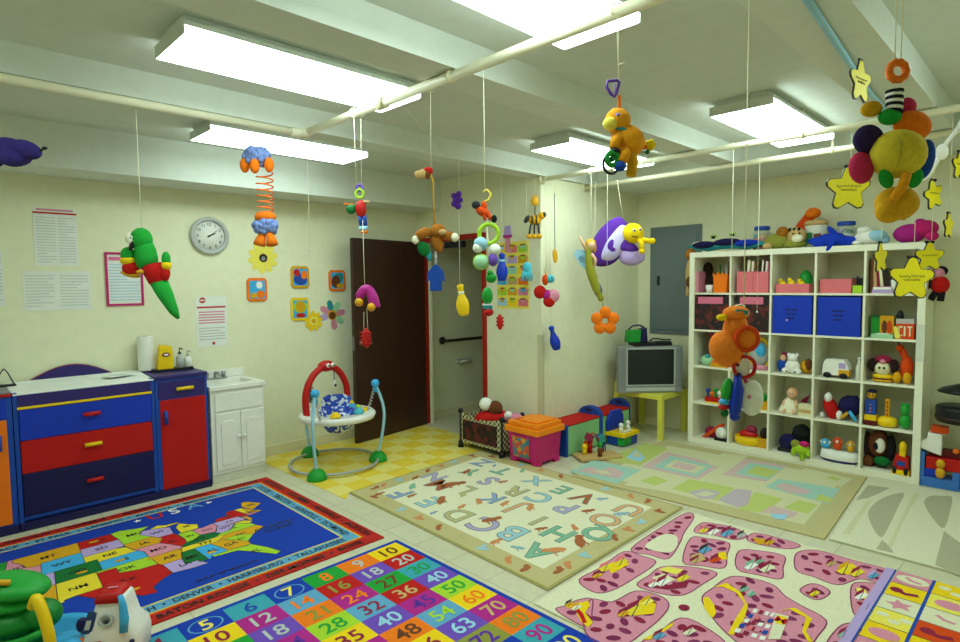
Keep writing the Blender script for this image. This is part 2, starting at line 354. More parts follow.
ar = t.p('back_arch', lambda b: b.c('purpleblue').prism([(.12, .80)]+arc+[(.68, .80)], YK-YF-.018, YK-YF), .002)
t.p('edging', lambda b: b.c('plum').tube([(x, YK-YF-.01, z+.003) for x, z in arc], .006, 6), 0, ar)
t = T('storage_cabinet', 'narrow blue cabinet with a red door and purple drawer, right of the changing table', 'cabinet', (1.302, YF, 0))
W2 = .372
t.p('carcass', lambda b: (b.c('mblue').bb(0, W2, 0, YK-YF, .05, .885), b.c('navy').bb(.0, W2, -.03, .38, 0, .05)), .003)
t.p('top_panel', lambda b: (b.c('purpleblue').bb(-.0, W2+.003, -.012, YK-YF, .885, .912)), .004)
d = t.p('drawer', lambda b: b.c('purpleblue').bb(.022, W2-.018, -.006, .01, .735, .868), .003); t.p('handle', lambda b: pull(b.c('yellow'), .20, .805, .12, -.006), 0, d)
d = t.p('door', lambda b: b.c('red_').bb(.03, W2-.018, -.006, .01, .05, .728), .003); t.p('handle', lambda b: pull(b.c('mblue'), .06, .60, .10, -.006, True), 0, d)
t = T('storage_cabinet', 'blue cabinet with an orange door cut off by the left photo edge', 'cabinet', (-.02, YF, 0))
W3 = .49
t.p('carcass', lambda b: (b.c('mblue').bb(0, W3, 0, YK-YF, .03, .885), b.c('navy').bb(.0, W3, -.03, .38, 0, .05)), .003)
t.p('top_panel', lambda b: b.c('grey').bb(0, W3, -.006, YK-YF, .905, .915), .002)
t.p('edging', lambda b: b.c('red').bb(0, W3, -.012, YK-YF, .886, .905), .003)
t.p('drawer', lambda b: b.c('royal').bb(.02, W3-.03, -.006, .01, .745, .868), .003)
d = t.p('door', lambda b: b.c('orange').bb(.02, W3-.03, -.006, .01, .06, .738), .003); t.p('handle', lambda b: pull(b.c('mblue'), W3-.075, .60, .10, -.006, True), 0, d)
# things standing on the cabinets
q = ony(147, 378, 5.10)
t = T('paper_towel_roll', 'tall white paper towel roll standing at the back of the changing table', 'paper towel', (q.x, 5.10, .921))
t.p('roll', lambda b: b.c('white_').lathe([(.018, .0), (.055, .0), (.057, .01), (.057, .26), (.055, .268), (.02, .268)]))
t.p('cardboard_core', lambda b: b.c('tan_').lathe([(.019, -.0), (.019, .2705), (.0165, .2705), (.0165, .2)]))
q0, q1 = ony(157, 370, 5.0), ony(191, 366, 5.0)
one('tray', 'flat black tray under the yellow wipes tub and the pump bottles', 'tray', ((q0.x+q1.x)/2, 5.05, .912), lambda b: (b.c('black').bb(-.15, .13, -.10, .09, 0, .012), b.bb(-.15, -.143, -.10, .09, .012, .022), b.bb(.123, .13, -.10, .09, .012, .022), b.bb(-.143, .123, -.10, -.093, .012, .022)), bevel=.003)
q = ony(165, 366, 5.03)
t = T('wipes_tub', 'yellow wipes canister with a round dark badge on the black tray', 'wipes', (q.x, 5.03, .924))
t.p('tub', lambda b: b.c('yellow').prism([(-.062, 0), (.058, 0), (.05, .17), (-.035, .185), (-.042, .17)], -.035, .035), .008)
t.p('lid', lambda b: b.c('yellow').prism([(-.045, .172), (.052, .165), (.046, .182), (-.03, .198)], -.032, .032), .004)
bd = t.p('badge', lambda b: (b.c('wine').prism(ell(0, .118, .03, .018), -.0375, -.0355), b.c('white').prism(ell(.002, .118, .018, .008), -.0382, -.0376)))
for i, (px, c, hh, lab) in enumerate(((180, 'lgrey', .12, 'grey pump bottle on the black tray beside the yellow canister'), (188, 'white', .10, 'white pump bottle at the right end of the black tray'))):
    q = ony(px, 365, 5.02)
    t = T('pump_bottle', lab, 'bottle', (q.x, 5.02, .924), 0, 1)
    t.p('bottle', lambda b: b.c(c).lathe([(.02, 0), (.027, .004), (.028, hh*.7), (.02, hh*.82), (.009, hh*.88), (.009, hh*.95)]))
    t.p('pump', lambda b: (b.c('charcoal' if i == 0 else 'lgrey').cyl((0, 0, hh*.95), (0, 0, hh*1.05), .012), b.cyl((0, 0, hh*1.05), (0, 0, hh*1.3), .004), b.tube([(0, 0, hh*1.3), (.005, -.02, hh*1.33), (.008, -.045, hh*1.27)], .005)))
q = ony(4, 375, 5.05)
t = T('wire_stand', 'small dark wire stand on the orange-doored cabinet at the left edge', 'stand', (q.x, 5.05, .915))
t.p('base', lambda b: b.c('black').bb(-.06, .06, -.03, .03, 0, .012), .003)
for s in (-1, 1): t.p('wire', lambda b: b.c('charcoal').tube([(s*.05, 0, .012), (s*.02, 0, .09), (0, 0, .12)], .004))
one('paper_scrap', 'small printed slip lying on the right end of the changing pad', 'paper', (1.13, 4.99, .9175), lambda b: (b.c('paper_').box((0, 0, .002), (.19, .12, .003)), b.c('lgrey').box((.0, .02, .0042), (.1, .03, .001)), b.box((.02, -.03, .0042), (.06, .02, .001))), .25)
# vanity with the sink
t = T('sink_vanity', 'white two-door sink vanity right of the blue cabinet', 'vanity', (1.694, YF, 0))
W4 = .43
t.p('cabinet_body', lambda b: (b.c('white').bb(0, W4, 0, YK-YF, .07, .745), b.c('offwhite').bb(.0, W4, .012, YK-YF, 0, .07)), .003)
t.p('false_drawer', lambda b: b.c('white').bb(.03, W4-.015, -.012, 0, .575, .72), .006)
for i in (0, 1):
    x0 = .03+.2*i; x1 = x0+.196
    d = t.p('door', lambda b: (b.c('white'), b.bb(x0, x1, -.014, 0, .10, .56)), .004)
    t.p('raised_panel', lambda b: b.c('white').prism([(x0+.04, .14), (x1-.04, .14), (x1-.04, .47)]+[((x0+x1)/2+(.058)*math.cos(a*PI/8), .47+.03*math.sin(a*PI/8)) for a in range(1, 8)]+[(x0+.04, .47)], -.021, -.013), .005, d)
    t.p('knob', lambda b: (b.c('white%').cyl(((x1-.018) if i == 0 else (x0+.018), -.014, .36), ((x1-.018) if i == 0 else (x0+.018), -.03, .36), .006), b.sph(((x1-.018) if i == 0 else (x0+.018), -.037, .36), .014)), 0, d)
def _top(b):
    b.c('white%'); b.bb(-.01, W4+.015, -.02, .08, .745, .785); b.bb(-.01, W4+.015, .32, YK-YF, .745, .785); b.bb(-.01, .07, .08, .32, .745, .785); b.bb(W4-.055, W4+.015, .08, .32, .745, .785); b.bb(-.01, W4+.015, YK-YF-.022, YK-YF, .785, .855)
t.p('countertop', _top, .006)
t.p('basin', lambda b: b.c('offwhite').add([(.07, .08, .78), (W4-.055, .08, .78), (W4-.055, .32, .78), (.07, .32, .78), (.12, .13, .68), (W4-.10, .13, .68), (W4-.10, .27, .68), (.12, .27, .68)], [(0, 1, 5, 4), (1, 2, 6, 5), (2, 3, 7, 6), (3, 0, 4, 7), (4, 5, 6, 7)]))
f_ = t.p('faucet', lambda b: (b.c('steel@').bb(.08, .27, .335, .385, .785, .80), b.tube([(.175, .36, .80), (.175, .345, .845), (.175, .29, .85), (.175, .25, .825)], [.014, .013, .011, .009])), .004)
for x in (.105, .245): t.p('tap_handle', lambda b: (b.c('steel@').lathe([(.018, .80), (.016, .825), (.022, .83), (.018, .848)], (x, .36, 0)),), 0, f_)
# ------------------------------------------------------------------ papers, clock and pictures on the left wall
def wall_rect(x0, y0, x1, y1):
    a, c = ony(x0, y0, YL), ony(x1, y1, YL); return (a.x+c.x)/2, (a.z+c.z)/2, c.x-a.x, a.z-c.z
def lines(b, w, h, x0, x1, z0, z1, n, key='linegrey', th=.32):
    b.c(key); d = (z0-z1)/n
    for i in range(n):
        zz = (z0-(i+.5)*d)*h; f = 1 if rnd.random() < .7 else .45+.5*rnd.random()
        xa, xb = x0*w, (x0+(x1-x0)*f)*w; dz = d*h*th/2
        b.poly([(xa, -.0035, zz-dz), (xb, -.0035, zz-dz), (xb, -.0035, zz+dz), (xa, -.0035, zz+dz)])
def sheet(b, w, h, key='paper_'): b.c(key).bb(-w/2, w/2, -.003, 0, -h/2, h/2)
x, z, w, h = wall_rect(32, 207, 79, 266)
one('notice', 'tall printed notice with a red headline, top left on the wall', 'notice', (x, YL, z), lambda b: (sheet(b, w, h), lines(b, w, h, -.45, .0, .36, -.46, 17), lines(b, w, h, .05, .46, .36, -.46, 17), b.c('red_').poly([(-.5*w, -.0036, .40*h), (.5*w, -.0036, .40*h), (.5*w, -.0036, .43*h), (-.5*w, -.0036, .43*h)]), lines(b, w, h, -.42, .42, .50, .44, 1, 'rose', .6)))
x, z, w, h = wall_rect(22, 271, 92, 309)
one('notice', 'wide two-page white notice below the tall printed one', 'notice', (x, YL, z), lambda b: (sheet(b, w, h, 'paper_'), lines(b, w, h, -.47, -.06, .42, -.42, 11), lines(b, w, h, .03, .46, .42, -.42, 11)))
x, z, w, h = wall_rect(-14, 250, 5, 306)
one('notice', 'white notice cut off by the left photo edge', 'notice', (x, YL, z), lambda b: (sheet(b, w, h), lines(b, w, h, -.4, .42, .42, -.42, 14)))
x, z, w, h = wall_rect(104, 252, 144, 305)
t = T('framed_notice', 'white notice in a magenta frame behind the hanging parrot', 'framed notice', (x, YL, z))
t.p('frame', lambda b: (b.c('hotpink'), b.bb(-w/2, w/2, -.014, 0, h/2-.016, h/2), b.bb(-w/2, w/2, -.014, 0, -h/2, -h/2+.016), b.bb(-w/2, -w/2+.016, -.014, 0, -h/2+.016, h/2-.016), b.bb(w/2-.016, w/2, -.014, 0, -h/2+.016, h/2-.016)), .002)
t.p('sheet', lambda b: (b.c('paper_').bb(-w/2+.016, w/2-.016, -.003, 0, -h/2+.016, h/2-.016), lines(b, w, h, -.4, .4, .30, -.42, 13, 'lblue'), lines(b, w, h, -.4, .4, .43, .33, 1, 'pink', .7)))
x, z, w, h = wall_rect(195, 297, 228, 345)
def _rn(b):
    sheet(b, w, h); lines(b, w, h, -.42, .42, .22, -.05, 5, 'rose', .5); lines(b, w, h, -.42, .42, -.1, -.38, 5, 'lgrey'); lines(b, w, h, -.46, .46, .31, .27, 1, 'red_', .8)
    b.c('red_').poly([(-.28*w+.026*math.cos(i*PI/4+PI/8), -.0036, .43*h+.026*math.sin(i*PI/4+PI/8)) for i in range(8)]); b.poly([(0.03*w+.013*math.cos(i*PI/6), -.0036, -.44*h+.013*math.sin(i*PI/6)) for i in range(12)])
    b.c('white').poly([(-.28*w-.017, -.004, .43*h-.006), (-.28*w+.017, -.004, .43*h-.006), (-.28*w+.017, -.004, .43*h+.006), (-.28*w-.017, -.004, .43*h+.006)])
one('notice', 'white notice with a red round stop badge above the sink', 'notice', (x, YL, z), _rn)
# clock
q = ony(209, 236, YL)
t = T('wall_clock', 'round silver-rimmed wall clock showing about ten past two', 'clock', (q.x, YL, q.z)); R = .158
t.p('rim', lambda b: (b.c('lgrey%').torus((0, -.02, 0), R-.016, .018, None, 48, 12)))
t.p('dial', lambda b: b.c('white_').cyl((0, -.006, 0), (0, -.014, 0), R-.025, None, 48))
def _num(b):
    b.c('black')
    for i in range(1, 13):
        a = PI/2-i*PI/6; b.text(str(i), (.098*math.cos(a), -.0148, .098*math.sin(a)), (1, 0, 0), (0, 0, 1), .024)
t.p('numerals', _num)
def hand(b, a, L, w): b.prism([(-w*math.sin(a)-.02*math.cos(a), w*math.cos(a)-.02*math.sin(a)), (w*math.sin(a)-.02*math.cos(a), -w*math.cos(a)-.02*math.sin(a)), (L*math.cos(a)+w*.3*math.sin(a), L*math.sin(a)-w*.3*math.cos(a)), (L*math.cos(a)-w*.3*math.sin(a), L*math.sin(a)+w*.3*math.cos(a))], -.018, -.016)
t.p('hour_hand', lambda b: hand(b.c('black'), PI/2-2.2*PI/6, .06, .006)); t.p('minute_hand', lambda b: hand(b.c('black'), PI/2-2*PI/6+.12, .088, .0045))
t.p('centre_cap', lambda b: b.c('black').cyl((0, -.014, 0), (0, -.021, 0), .008))
# decorated square plates
for (x0, y0, x1, y1), c, lab, blobs in (
  ((246, 278, 267, 301), 'orange', 'square party plate with orange rim below the yellow paper sun', (('sky', -.2, .1, .3), ('orange', .15, -.2, .35), ('white', .1, .2, .16), ('gold', -.2, -.25, .18))),
  ((290, 266, 309, 288), 'gold', 'square party plate with blue and red picture, topmost of the wall plates', (('mblue', 0, -.1, .4), ('red', -.2, .2, .2), ('orange', .2, .1, .2), ('black', .1, .38, .12))),
  ((290, 298, 309, 320), 'yellow', 'yellow square plate above the bright yellow paper flower', (('lime', 0, .1, .42), ('gold', 0, .1, .26), ('red', 0, -.27, .26))),
  ((328, 270, 345, 291), 'orange', 'square party plate with green and orange picture, nearest the brown door', (('teal', .1, .15, .34), ('brown', -.1, -.05, .3), ('gold', .15, -.25, .22)))):
    x, z, w, h = wall_rect(x0, y0, x1, y1)
    t = T('party_plate', lab, 'plate', (x, YL, z), 0, (w, 1, h), 'party plates on the wall')
    t.p('rim', lambda b: b.c(c).prism([(-.5+.12, -.5), (.5-.12, -.5), (.5, -.5+.12), (.5, .5-.12), (.5-.12, .5), (-.5+.12, .5), (-.5, .5-.12), (-.5, -.5+.12)], -.016, 0), .004)
    t.p('picture', lambda b: (b.c('sky').bb(-.38, .38, -.0175, -.015, -.38, .38), [b.c(cc).prism(ell(bx, bz, min(br, .37-abs(bx)+.0), min(br, .37-abs(bz)), 14), -.0182-.0006*i, -.0174) for i, (cc, bx, bz, br) in enumerate(blobs)]))
def paper_flower(px, py, R, cols, lab, core, n=8):
    q = ony(px, py, YL); s = mpp(q)*1.08
    t = T('paper_flower', lab, 'paper flower', (q.x, YL-(.0075 if px == 313 else 0), q.z), 0, s, 'paper flowers on the wall')
    for i in range(n):
        a = 2*PI*i/n+.2
        t.p('petal', lambda b: b.c(cols[i % len(cols)]).prism([(R*.2*math.cos(a)+rr*math.cos(a)*R-ww*math.sin(a)*R, R*.2*math.sin(a)+rr*math.sin(a)*R+ww*math.cos(a)*R) for rr, ww in ((0, -.1), (.35, -.22), (.7, -.18), (.82, 0), (.7, .18), (.35, .22), (0, .1))], -(.004+.001*(i % 2))/s, -.0005/s))
    t.p('flower_centre', lambda b: [b.c(cc).prism(ell(0, ez*R, er*R, er*R, 14), -(.008+.001*k)/s, -(.0055+.001*k)/s) for k, (cc, er, ez) in enumerate(core)])
paper_flower(263, 258, 14.5, ('pyellow',), 'yellow paper sun with a dark centre under the orange hanging legs', (('dbrown', .27, 0), ('grey', .14, -.04)), 10)
paper_flower(313, 321, 9.5, ('yellow',), 'bright yellow paper flower below the yellow plate', (('pyellow', .45, 0), ('gold', .22, 0)), 9)
paper_flower(332, 315, 14, ('rose', 'mint', 'teal', 'rose', 'lilac', 'cream2'), 'pink and green paper flower with a dark centre near the brown door', (('gold', .34, 0), ('brown', .25, -.03)), 8)
# poster on the doorway wall
def wd(px, py): p = onx(px, py, XD); return p
a, c = wd(497, 243), wd(529, 309); w, h = a.y-c.y, a.z-c.z
t = T('children_poster', 'poster with a grid of colourful little pictures beside the red door frame', 'poster', (XD, (a.y+c.y)/2, (a.z+c.z)/2), -PI/2)
t.p('sheet', lambda b: b.c('pyellow_').bb(-w/2, w/2, -.004, 0, -h/2, h/2))
cols = ['yellow', 'salmon', 'lime', 'lblue', 'lilac', 'gold', 'rose', 'mint', 'yellow', 'sky', 'tan', 'orange', 'lime', 'gold', 'rose', 'lblue', 'yellow', 'salmon']
def _pics(b):
    for r in range(6):
        for k in range(3):
            cx, cz = (-.33+.33*k)*w, (.40-.16*r)*h; cc = cols[(r*3+k) % len(cols)]
            b.c(cc).bb(cx-.15*w, cx+.15*w, -.0052, -.004, cz-.062*h, cz+.04*h); b.c(cols[(r*5+k*2+3) % len(cols)]).prism(ell(cx, cz+.02*h, .07*w, .034*h, 10), -.0062, -.0052); b.c('brown').bb(cx-.08*w, cx+.08*w, -.0068, -.0062, cz+.038*h, cz+.056*h)
t.p('pictures', _pics)
q = wd(508, 238)
one('paper_hat', 'purple and pink paper cutout stuck above the poster', 'paper cutout', (XD, q.y, q.z), lambda b: (b.c('magenta').prism([(-5, 0), (5, 0), (6, 3), (-6, 3)], -1.2, 0), b.c('lilac').prism([(-5, 3), (5, 3), (4, 12), (-4, 12)], -.8, 0), b.c('rose').prism([(-4, -14), (5, -14), (3, 0), (-3, 0)], -.6, 0)), -PI/2, mpp(q))
# dots and smudges on the column wall are small stickers
for px, py, c in ((528, 290, 'teal'),):
    q = wd(px, py); one('sticker', 'small teal sticker on the wall right of the poster', 'sticker', (XD, q.y, q.z), lambda b: b.c(c).prism(ell(0, 0, .016, .022, 12), -.003, 0), -PI/2)
# electrical panel
q0, q1 = onx(651, 228, XB), onx(701, 336, XB)
t = T('electrical_panel', 'grey electrical panel door on the back wall above the television', 'electrical panel', (XB, (q0.y+q1.y)/2, (q0.z+q1.z)/2), -PI/2)
w, h = q0.y-q1.y, q0.z-q1.z
t.p('surround', lambda b: b.c('panelgrey').bb(-w/2, w/2, -.012, 0, -h/2, h/2), .002)
t.p('panel_door', lambda b: b.c('panelgrey').bb(-w/2+.05, w/2-.05, -.02, -.012, -h/2+.05, h/2-.05), .002)
t.p('latch', lambda b: b.c('charcoal').bb(-w/2+.09, -w/2+.12, -.03, -.02, -.05, .05), .003)
# ------------------------------------------------------------------ jumper
fA, fB, fC = onz(317, 480), onz(378, 461), onz(310, 456)
ctr = (fA+fB+fC)/3
t = T('baby_jumper', 'baby jumper with red arch, blue posts and green feet near the brown door', 'baby jumper', (ctr.x, ctr.y, 0.004))
L = lambda p: Vector((p.x-ctr.x, p.y-ctr.y, 0))
A_, B_, C_ = L(fA), L(fB), L(fC)
# base ring through the three feet
def circ(a, b, c):
    d = 2*(a.x*(b.y-c.y)+b.x*(c.y-a.y)+c.x*(a.y-b.y)); u = lambda p: p.x*p.x+p.y*p.y
    x = (u(a)*(b.y-c.y)+u(b)*(c.y-a.y)+u(c)*(a.y-b.y))/d; y = (u(a)*(c.x-b.x)+u(b)*(a.x-c.x)+u(c)*(b.x-a.x))/d
    o = Vector((x, y, 0)); return o, (a-o).length
O_, RR = circ(A_, B_, C_); rt_ = Vector((math.sin(YAW), -math.cos(YAW), 0)); Oc = O_+rt_*.018; RR *= .955
t.p('base_ring', lambda b: b.c('steel').torus((Oc.x, Oc.y, .03), RR, .013, (PI/2, 0, 0), 48, 8))
top = []
for P_, hh in ((A_, .70), (B_, .70), (C_, .66)):
    out = (P_-O_).normalized()
    t.p('foot', lambda b: b.c('green').sph((P_.x, P_.y, 0), (.082, .082, .092), None, 20, 8, 0, 1))
    pts = catmull([P_+Vector((0, 0, .06)), P_+out*.05+Vector((0, 0, .28)), P_+out*.06+Vector((0, 0, .48)), P_-out*.01+Vector((0, 0, hh))], 5)
    po = t.p('post', lambda b: b.c('lblue').tube(pts, .0135, 10))
    t.p('ball_cap', lambda b: (b.c('sky').sph(P_-out*.01+Vector((0, 0, hh)), .036), b.cyl(P_-out*.01+Vector((0, 0, hh-.08)), P_-out*.01+Vector((0, 0, hh)), .02)), 0, po)
    top.append(P_-out*.01+Vector((0, 0, hh)))
tz = .43; O_ = O_+rt_*.055
for tp in top:
    e = O_+(tp-O_)*.74; e = Vector((e.x, e.y, tz)); n = 60
    hel = [tp.lerp(e, i/n)+Vector((.012*math.cos(i*1.1), .012*math.sin(i*1.1), -.03*math.sin(PI*i/n))) for i in range(n+1)]
    t.p('spring', lambda b: b.c('lgrey').tube(hel, .004, 5))
def _tray(b):
    b.c('white'); pr = [(.14, 0), (.25, -.015), (.315, -.005), (.33, .03), (.31, .05), (.25, .035), (.15, .035), (.14, 0)]
    b.lathe([(r, z+tz-.01) for r, z in pr], (O_.x, O_.y, 0), None, 36)
t.p('tray', _tray)
t.p('seat', lambda b: (b.c('seatfabric').lathe([(.09, tz-.13), (.12, tz-.09), (.145, tz-.02), (.155, tz+.05), (.14, tz+.06), (.12, tz+.02), (.10, tz-.06)], (O_.x, O_.y, 0), None, 28), b.prism([(-.13, tz+.02), (.13, tz+.02), (.13, tz+.13), (.07, tz+.16), (-.07, tz+.16), (-.13, tz+.13)], -.02, .02, (O_.x+.06, O_.y+.11, 0), (-.2, 0, -.5)))
 , .006)
aA, aB = O_+Vector((-.24, .10, tz+.02)), O_+Vector((.20, .17, tz+.02)); am = (aA+aB)/2
arp = catmull([aA, aA+Vector((.0, 0, .20)), am+(aA-am)*.6+Vector((0, 0, .35)), am+Vector((0, 0, .405)), am+(aB-am)*.6+Vector((0, 0, .35)), aB+Vector((0, 0, .20)), aB], 6)
t.p('arch', lambda b: b.c('red').tube(arp, .029, 12))
hd = t.p('arch_head', lambda b: b.c('red').sph(am+Vector((0, 0, .41)), (.078, .06, .05)), 0)
for s in (0, .045): t.p('eye', lambda b: (b.c('white').sph(am+Vector((-.01+s, -.052, .42)), .02), b.c('black').sph(am+Vector((-.01+s, -.07, .419)), .008)), 0, hd)
def spiral(a, col, n=40): return lambda b: b.c(col).tube([a+Vector((.018*math.cos(i*.8), .018*math.sin(i*.8), -.13*i/n)) for i in range(n+1)], .0065, 6)
t.p('hanging_toy', spiral(aA+Vector((.05, 0, .24)), 'charcoal'))
t.p('hanging_toy', lambda b: (b.c('black').tube([am+Vector((.07, -.01, .37)), am+Vector((.07, -.01, .25))], .004), b.c('white').sph(am+Vector((.07, -.01, .25)), (.02, .012, .03)), b.c('black').sph(am+Vector((.075, -.02, .23)), .012)))
for a, c, c2 in ((.3, 'sky', 'yellow'), (-.9, 'cyan', 'lime'), (-2.2, 'yellow', 'mblue')):
    p = O_+Vector((.19*math.cos(a), .19*math.sin(a), tz+.03))
    t.p('tray_toy', lambda b: (b.c(c).lathe([(.045, 0), (.045, .02), (.025, .035), (.022, .05)], p), b.c(c2).sph(p+Vector((0, 0, .055)), .02)))
pe = top[1]; e = O_+(pe-O_)*.72
t.p('tray_clip', lambda b: b.c('yellow').cyl((e.x, e.y, tz-.0), (e.x, e.y, tz+.06), .022))
# ------------------------------------------------------------------ playpen-shaped toy crate, toy bin, benches
c0, c1 = onz(461, 447), onz(502, 459)
ax = (c1-c0); wN = ax.length; ra = math.atan2(ax.y, ax.x); Hc = .35; dp = .27
t = T('mesh_toy_crate', 'dark framed mesh toy crate full of plush left of the pink bin', 'toy crate', (c0.x, c0.y, 0), ra)
for x in (0, wN):
    for y in (0, dp):
        t.p('leg', lambda b: (b.c('black').cyl((x, y, .0), (x, y, .07), .03, .02), b.c('charcoal').cyl((x, y, .07), (x, y, Hc), .011), b.c('black').sph((x, y, Hc+.005), .026)))
def _panels(b):
    b.c('meshcloth')
    for (xa, ya, xb, yb) in ((0, 0, wN, 0), (0, dp, wN, dp), (0, 0, 0, dp), (wN, 0, wN, dp)):
        n = 8
        for i in range(n):
            u, v = i/n, (i+1)/n; sg = lambda q: Hc-.04*math.sin(PI*q)
            P0, P1 = (xa+(xb-xa)*u, ya+(yb-ya)*u), (xa+(xb-xa)*v, ya+(yb-ya)*v)
            b.add([(P0[0], P0[1], .06), (P1[0], P1[1], .06), (P1[0], P1[1], sg(v)), (P0[0], P0[1], sg(u))], [(0, 1, 2, 3)])
t.p('mesh_panel', _panels)
t.p('print_panel', lambda b: b.c('darkprint').bb(.035, wN-.06, -.006, -.002, .09, .28))
t.p('floor_panel', lambda b: b.c('charcoal').bb(.01, wN-.01, .01, dp-.01, .055, .068))
Mc = Matrix.Rotation(ra, 3, 'Z'); cl = lambda x, y, z: c0+Mc @ Vector((x, y, z))
kk = mpp(c0)
t = T('plush_toy', 'red plush with a white and brown ball head lying on the mesh crate', 'plush toy', cl(wN*.55, .15, .30), RZC, kk)
t.p('body', lambda b: b.c('red!').sph((0, 0, 1), (19, 12, 8)))
t.p('head', lambda b: (b.c('white!').sph((-8, -2, 15), (6.5, 6.5, 6.5)), b.c('brown!').sph((1, -3, 11), (7.5, 7, 7.5)), b.c('black').sph((6, -7, 8), 1.6)))
t = T('plush_toy', 'small pink and lilac plush at the right of the mesh crate', 'plush toy', cl(wN*.92, .2, .325), RZC, kk)
t.p('body', lambda b: (b.c('rose!').sph((0, 0, 1), (9, 6, 5)), b.c('lilac!').sph((7, 0, -2), (6, 5, 4))))
t.p('head', lambda b: b.c('white!').sph((-5, -2, 4), 4))
one('plush_toy', 'brown plush heap filling the mesh crate under the red plush', 'plush toy', cl(wN*.5, .15, .19), lambda b: (b.c('brown!').sph((0, 0, 0), (.13, .10, .06)), b.c('tan!').sph((.06, -.05, .03), .06), b.c('wine!').sph((-.07, -.05, .03), .055), b.sph((.02, .06, .05), .06)), ra)
# bin
f0, f1, f2 = onz(505, 459), onz(537.5, 469), onz(563, 459)
ua, va = (f0-f1), (f2-f1)
wy, wx = .34, .335
t = T('toy_bin', 'pink plastic toy bin with a chunky orange lid', 'toy bin', (f1.x, f1.y, 0), 0.0)
H1 = .295
def _bin(b):
    b.c('hotpink')
    b.add([(.018, .018, .025), (wx-.012, .018, .025), (wx-.012, wy-.012, .025), (.018, wy-.012, .025), (0, 0, H1), (wx, 0, H1), (wx, wy, H1), (0, wy, H1)], [(0, 3, 2, 1), (0, 1, 5, 4), (1, 2, 6, 5), (2, 3, 7, 6), (3, 0, 4, 7), (4, 5, 6, 7)])
t.p('body', _bin, .012)
for x, y in ((.045, .045), (wx-.05, .045), (.045, wy-.05), (wx-.05, wy-.05)): t.p('foot', lambda b: b.c('hotpink').bb(x-.035, x+.035, y-.035, y+.035, 0, .05), .01)
t.p('picture_label', lambda b: b.c('picprint').add([(.009, .10, .06), (.009, .28, .06), (-.002, .29, .24), (-.002, .09, .24)], [(0, 1, 2, 3)]))
def _lid(b):
    b.c('lidorange'); b.bb(-.022, wx+.022, -.022, wy+.022, H1-.02, H1+.035); b.bb(.0, wx, .0, wy, H1+.035, H1+.075)
    b.bb(.03, wx-.03, .03, wy-.10, H1+.075, H1+.092)
l_ = t.p('lid', _lid, .014)
t.p('lid_recess', lambda b: b.c('dorange').bb(.05, .15, wy-.09, wy-.03, H1+.0745, H1+.078), .004, l_)
# benches
yb0, yb1 = 3.155, 3.395; xm_ = ony(601, 430, yb0).x
for i, (xa, xb, lab) in enumerate(((4.19, xm_, 'green toy bench with red lid and blue arched ends beside the pink bin'), (xm_+.005, 5.275, 'green toy bench with red lid, further back near the yellow table'))):
    t = T('toy_bench', lab, 'toy bench', (xa, yb0, 0), 0, 1, 'toy benches')
    w = xb-xa
    t.p('box', lambda b: (b.c('lgreen').bb(.03, w-.03, 0, yb1-yb0, .015, .275)), .003)
    t.p('lid', lambda b: (b.c('red_').bb(.03, w-.03, -.006, yb1-yb0, .281, .295), b.c('dgreen').bb(.03, w-.03, -.002, yb1-yb0, .275, .281)), .002)
    D_ = yb1-yb0
    for x in (0, w-.03):
        pr = [(0, 0), (0, .29)]+([] if (i == 0 and x == 0) else [(D_/2-D_/2*math.cos(a*PI/12), .29+.085*math.sin(a*PI/12)) for a in range(1, 12)])+[(D_, .29), (D_, 0)]
        ep = t.p('end_panel', lambda b: b.c('mblue').prism([(-(p[0]), p[1]) for p in pr], x, x+.03, None, (0, 0, -PI/2)) if False else b.c('mblue').add([(x, p[0], p[1]) for p in pr]+[(x+.03, p[0], p[1]) for p in pr], [tuple(range(len(pr))), tuple(range(2*len(pr)-1, len(pr)-1, -1))]+[(j, len(pr)+j, len(pr)+(j+1) % len(pr), (j+1) % len(pr)) for j in range(len(pr))]), .003)
        if i == 0 and x == 0: continue
        t.p('handle_hole', lambda b: b.c('navy').add([(x-.001, D_/2+.04*math.cos(a*PI/6), .335+.013*math.sin(a*PI/6)) for a in range(12)]+[(x+.031, D_/2+.04*math.cos(a*PI/6), .335+.013*math.sin(a*PI/6)) for a in range(12)], [tuple(range(12)), tuple(range(23, 11, -1))]+[(j, 12+j, 12+(j+1) % 12, (j+1) % 12) for j in range(12)]), 0, ep)
    t.p('door_panel', lambda b: b.c('lgreen').bb(w*.55, w*.82, -.004, 0, .05, .22), .002)
# wooden bead toy in front of the bench
q = onz(599, 459); k = mpp(q)
t = T('activity_board', 'low wooden activity board with colourful shapes and loops before the bench', 'activity toy', (q.x, q.y, .009), RZC+.25, k)
t.p('base', lambda b: b.c('tan').box((0, 4, 1.2), (44, 24, 2.4)), .002)
for x, y, c, hgt in ((-12, 8, 'yellow', 8), (-4, 12, 'red', 12), (6, 10, 'green', 9), (10, 14, 'mblue', 13), (0, -2, 'brown', 6), (-8, 14, 'orange', 9)):
    t.p('peg', lambda b: (b.c(c).cyl((x, y, 2.4), (x, y, 2.4+hgt), 2.2), b.sph((x, y, 2.4+hgt), 2.8)))
t.p('wire_loop', lambda b: b.c('red').tube(catmull([(-12, 10, 2), (-10, 10, 16), (-2, 9, 23), (5, 10, 14), (10, 10, 2)], 6), .7, 6))
t.p('wire_loop', lambda b: b.c('mblue').tube(catmull([(-6, 14, 2), (0, 14, 17), (8, 14, 19), (13, 14, 10), (14, 14, 2)], 6), .7, 6))
t.p('bead', lambda b: b.c('wine').box((-6, 10, 19), (7, 5, 7), (0, .5, 0))); t.p('bead', lambda b: b.c('teal').box((7, 12, 16), (7, 5, 7), (0, -.4, 0)))
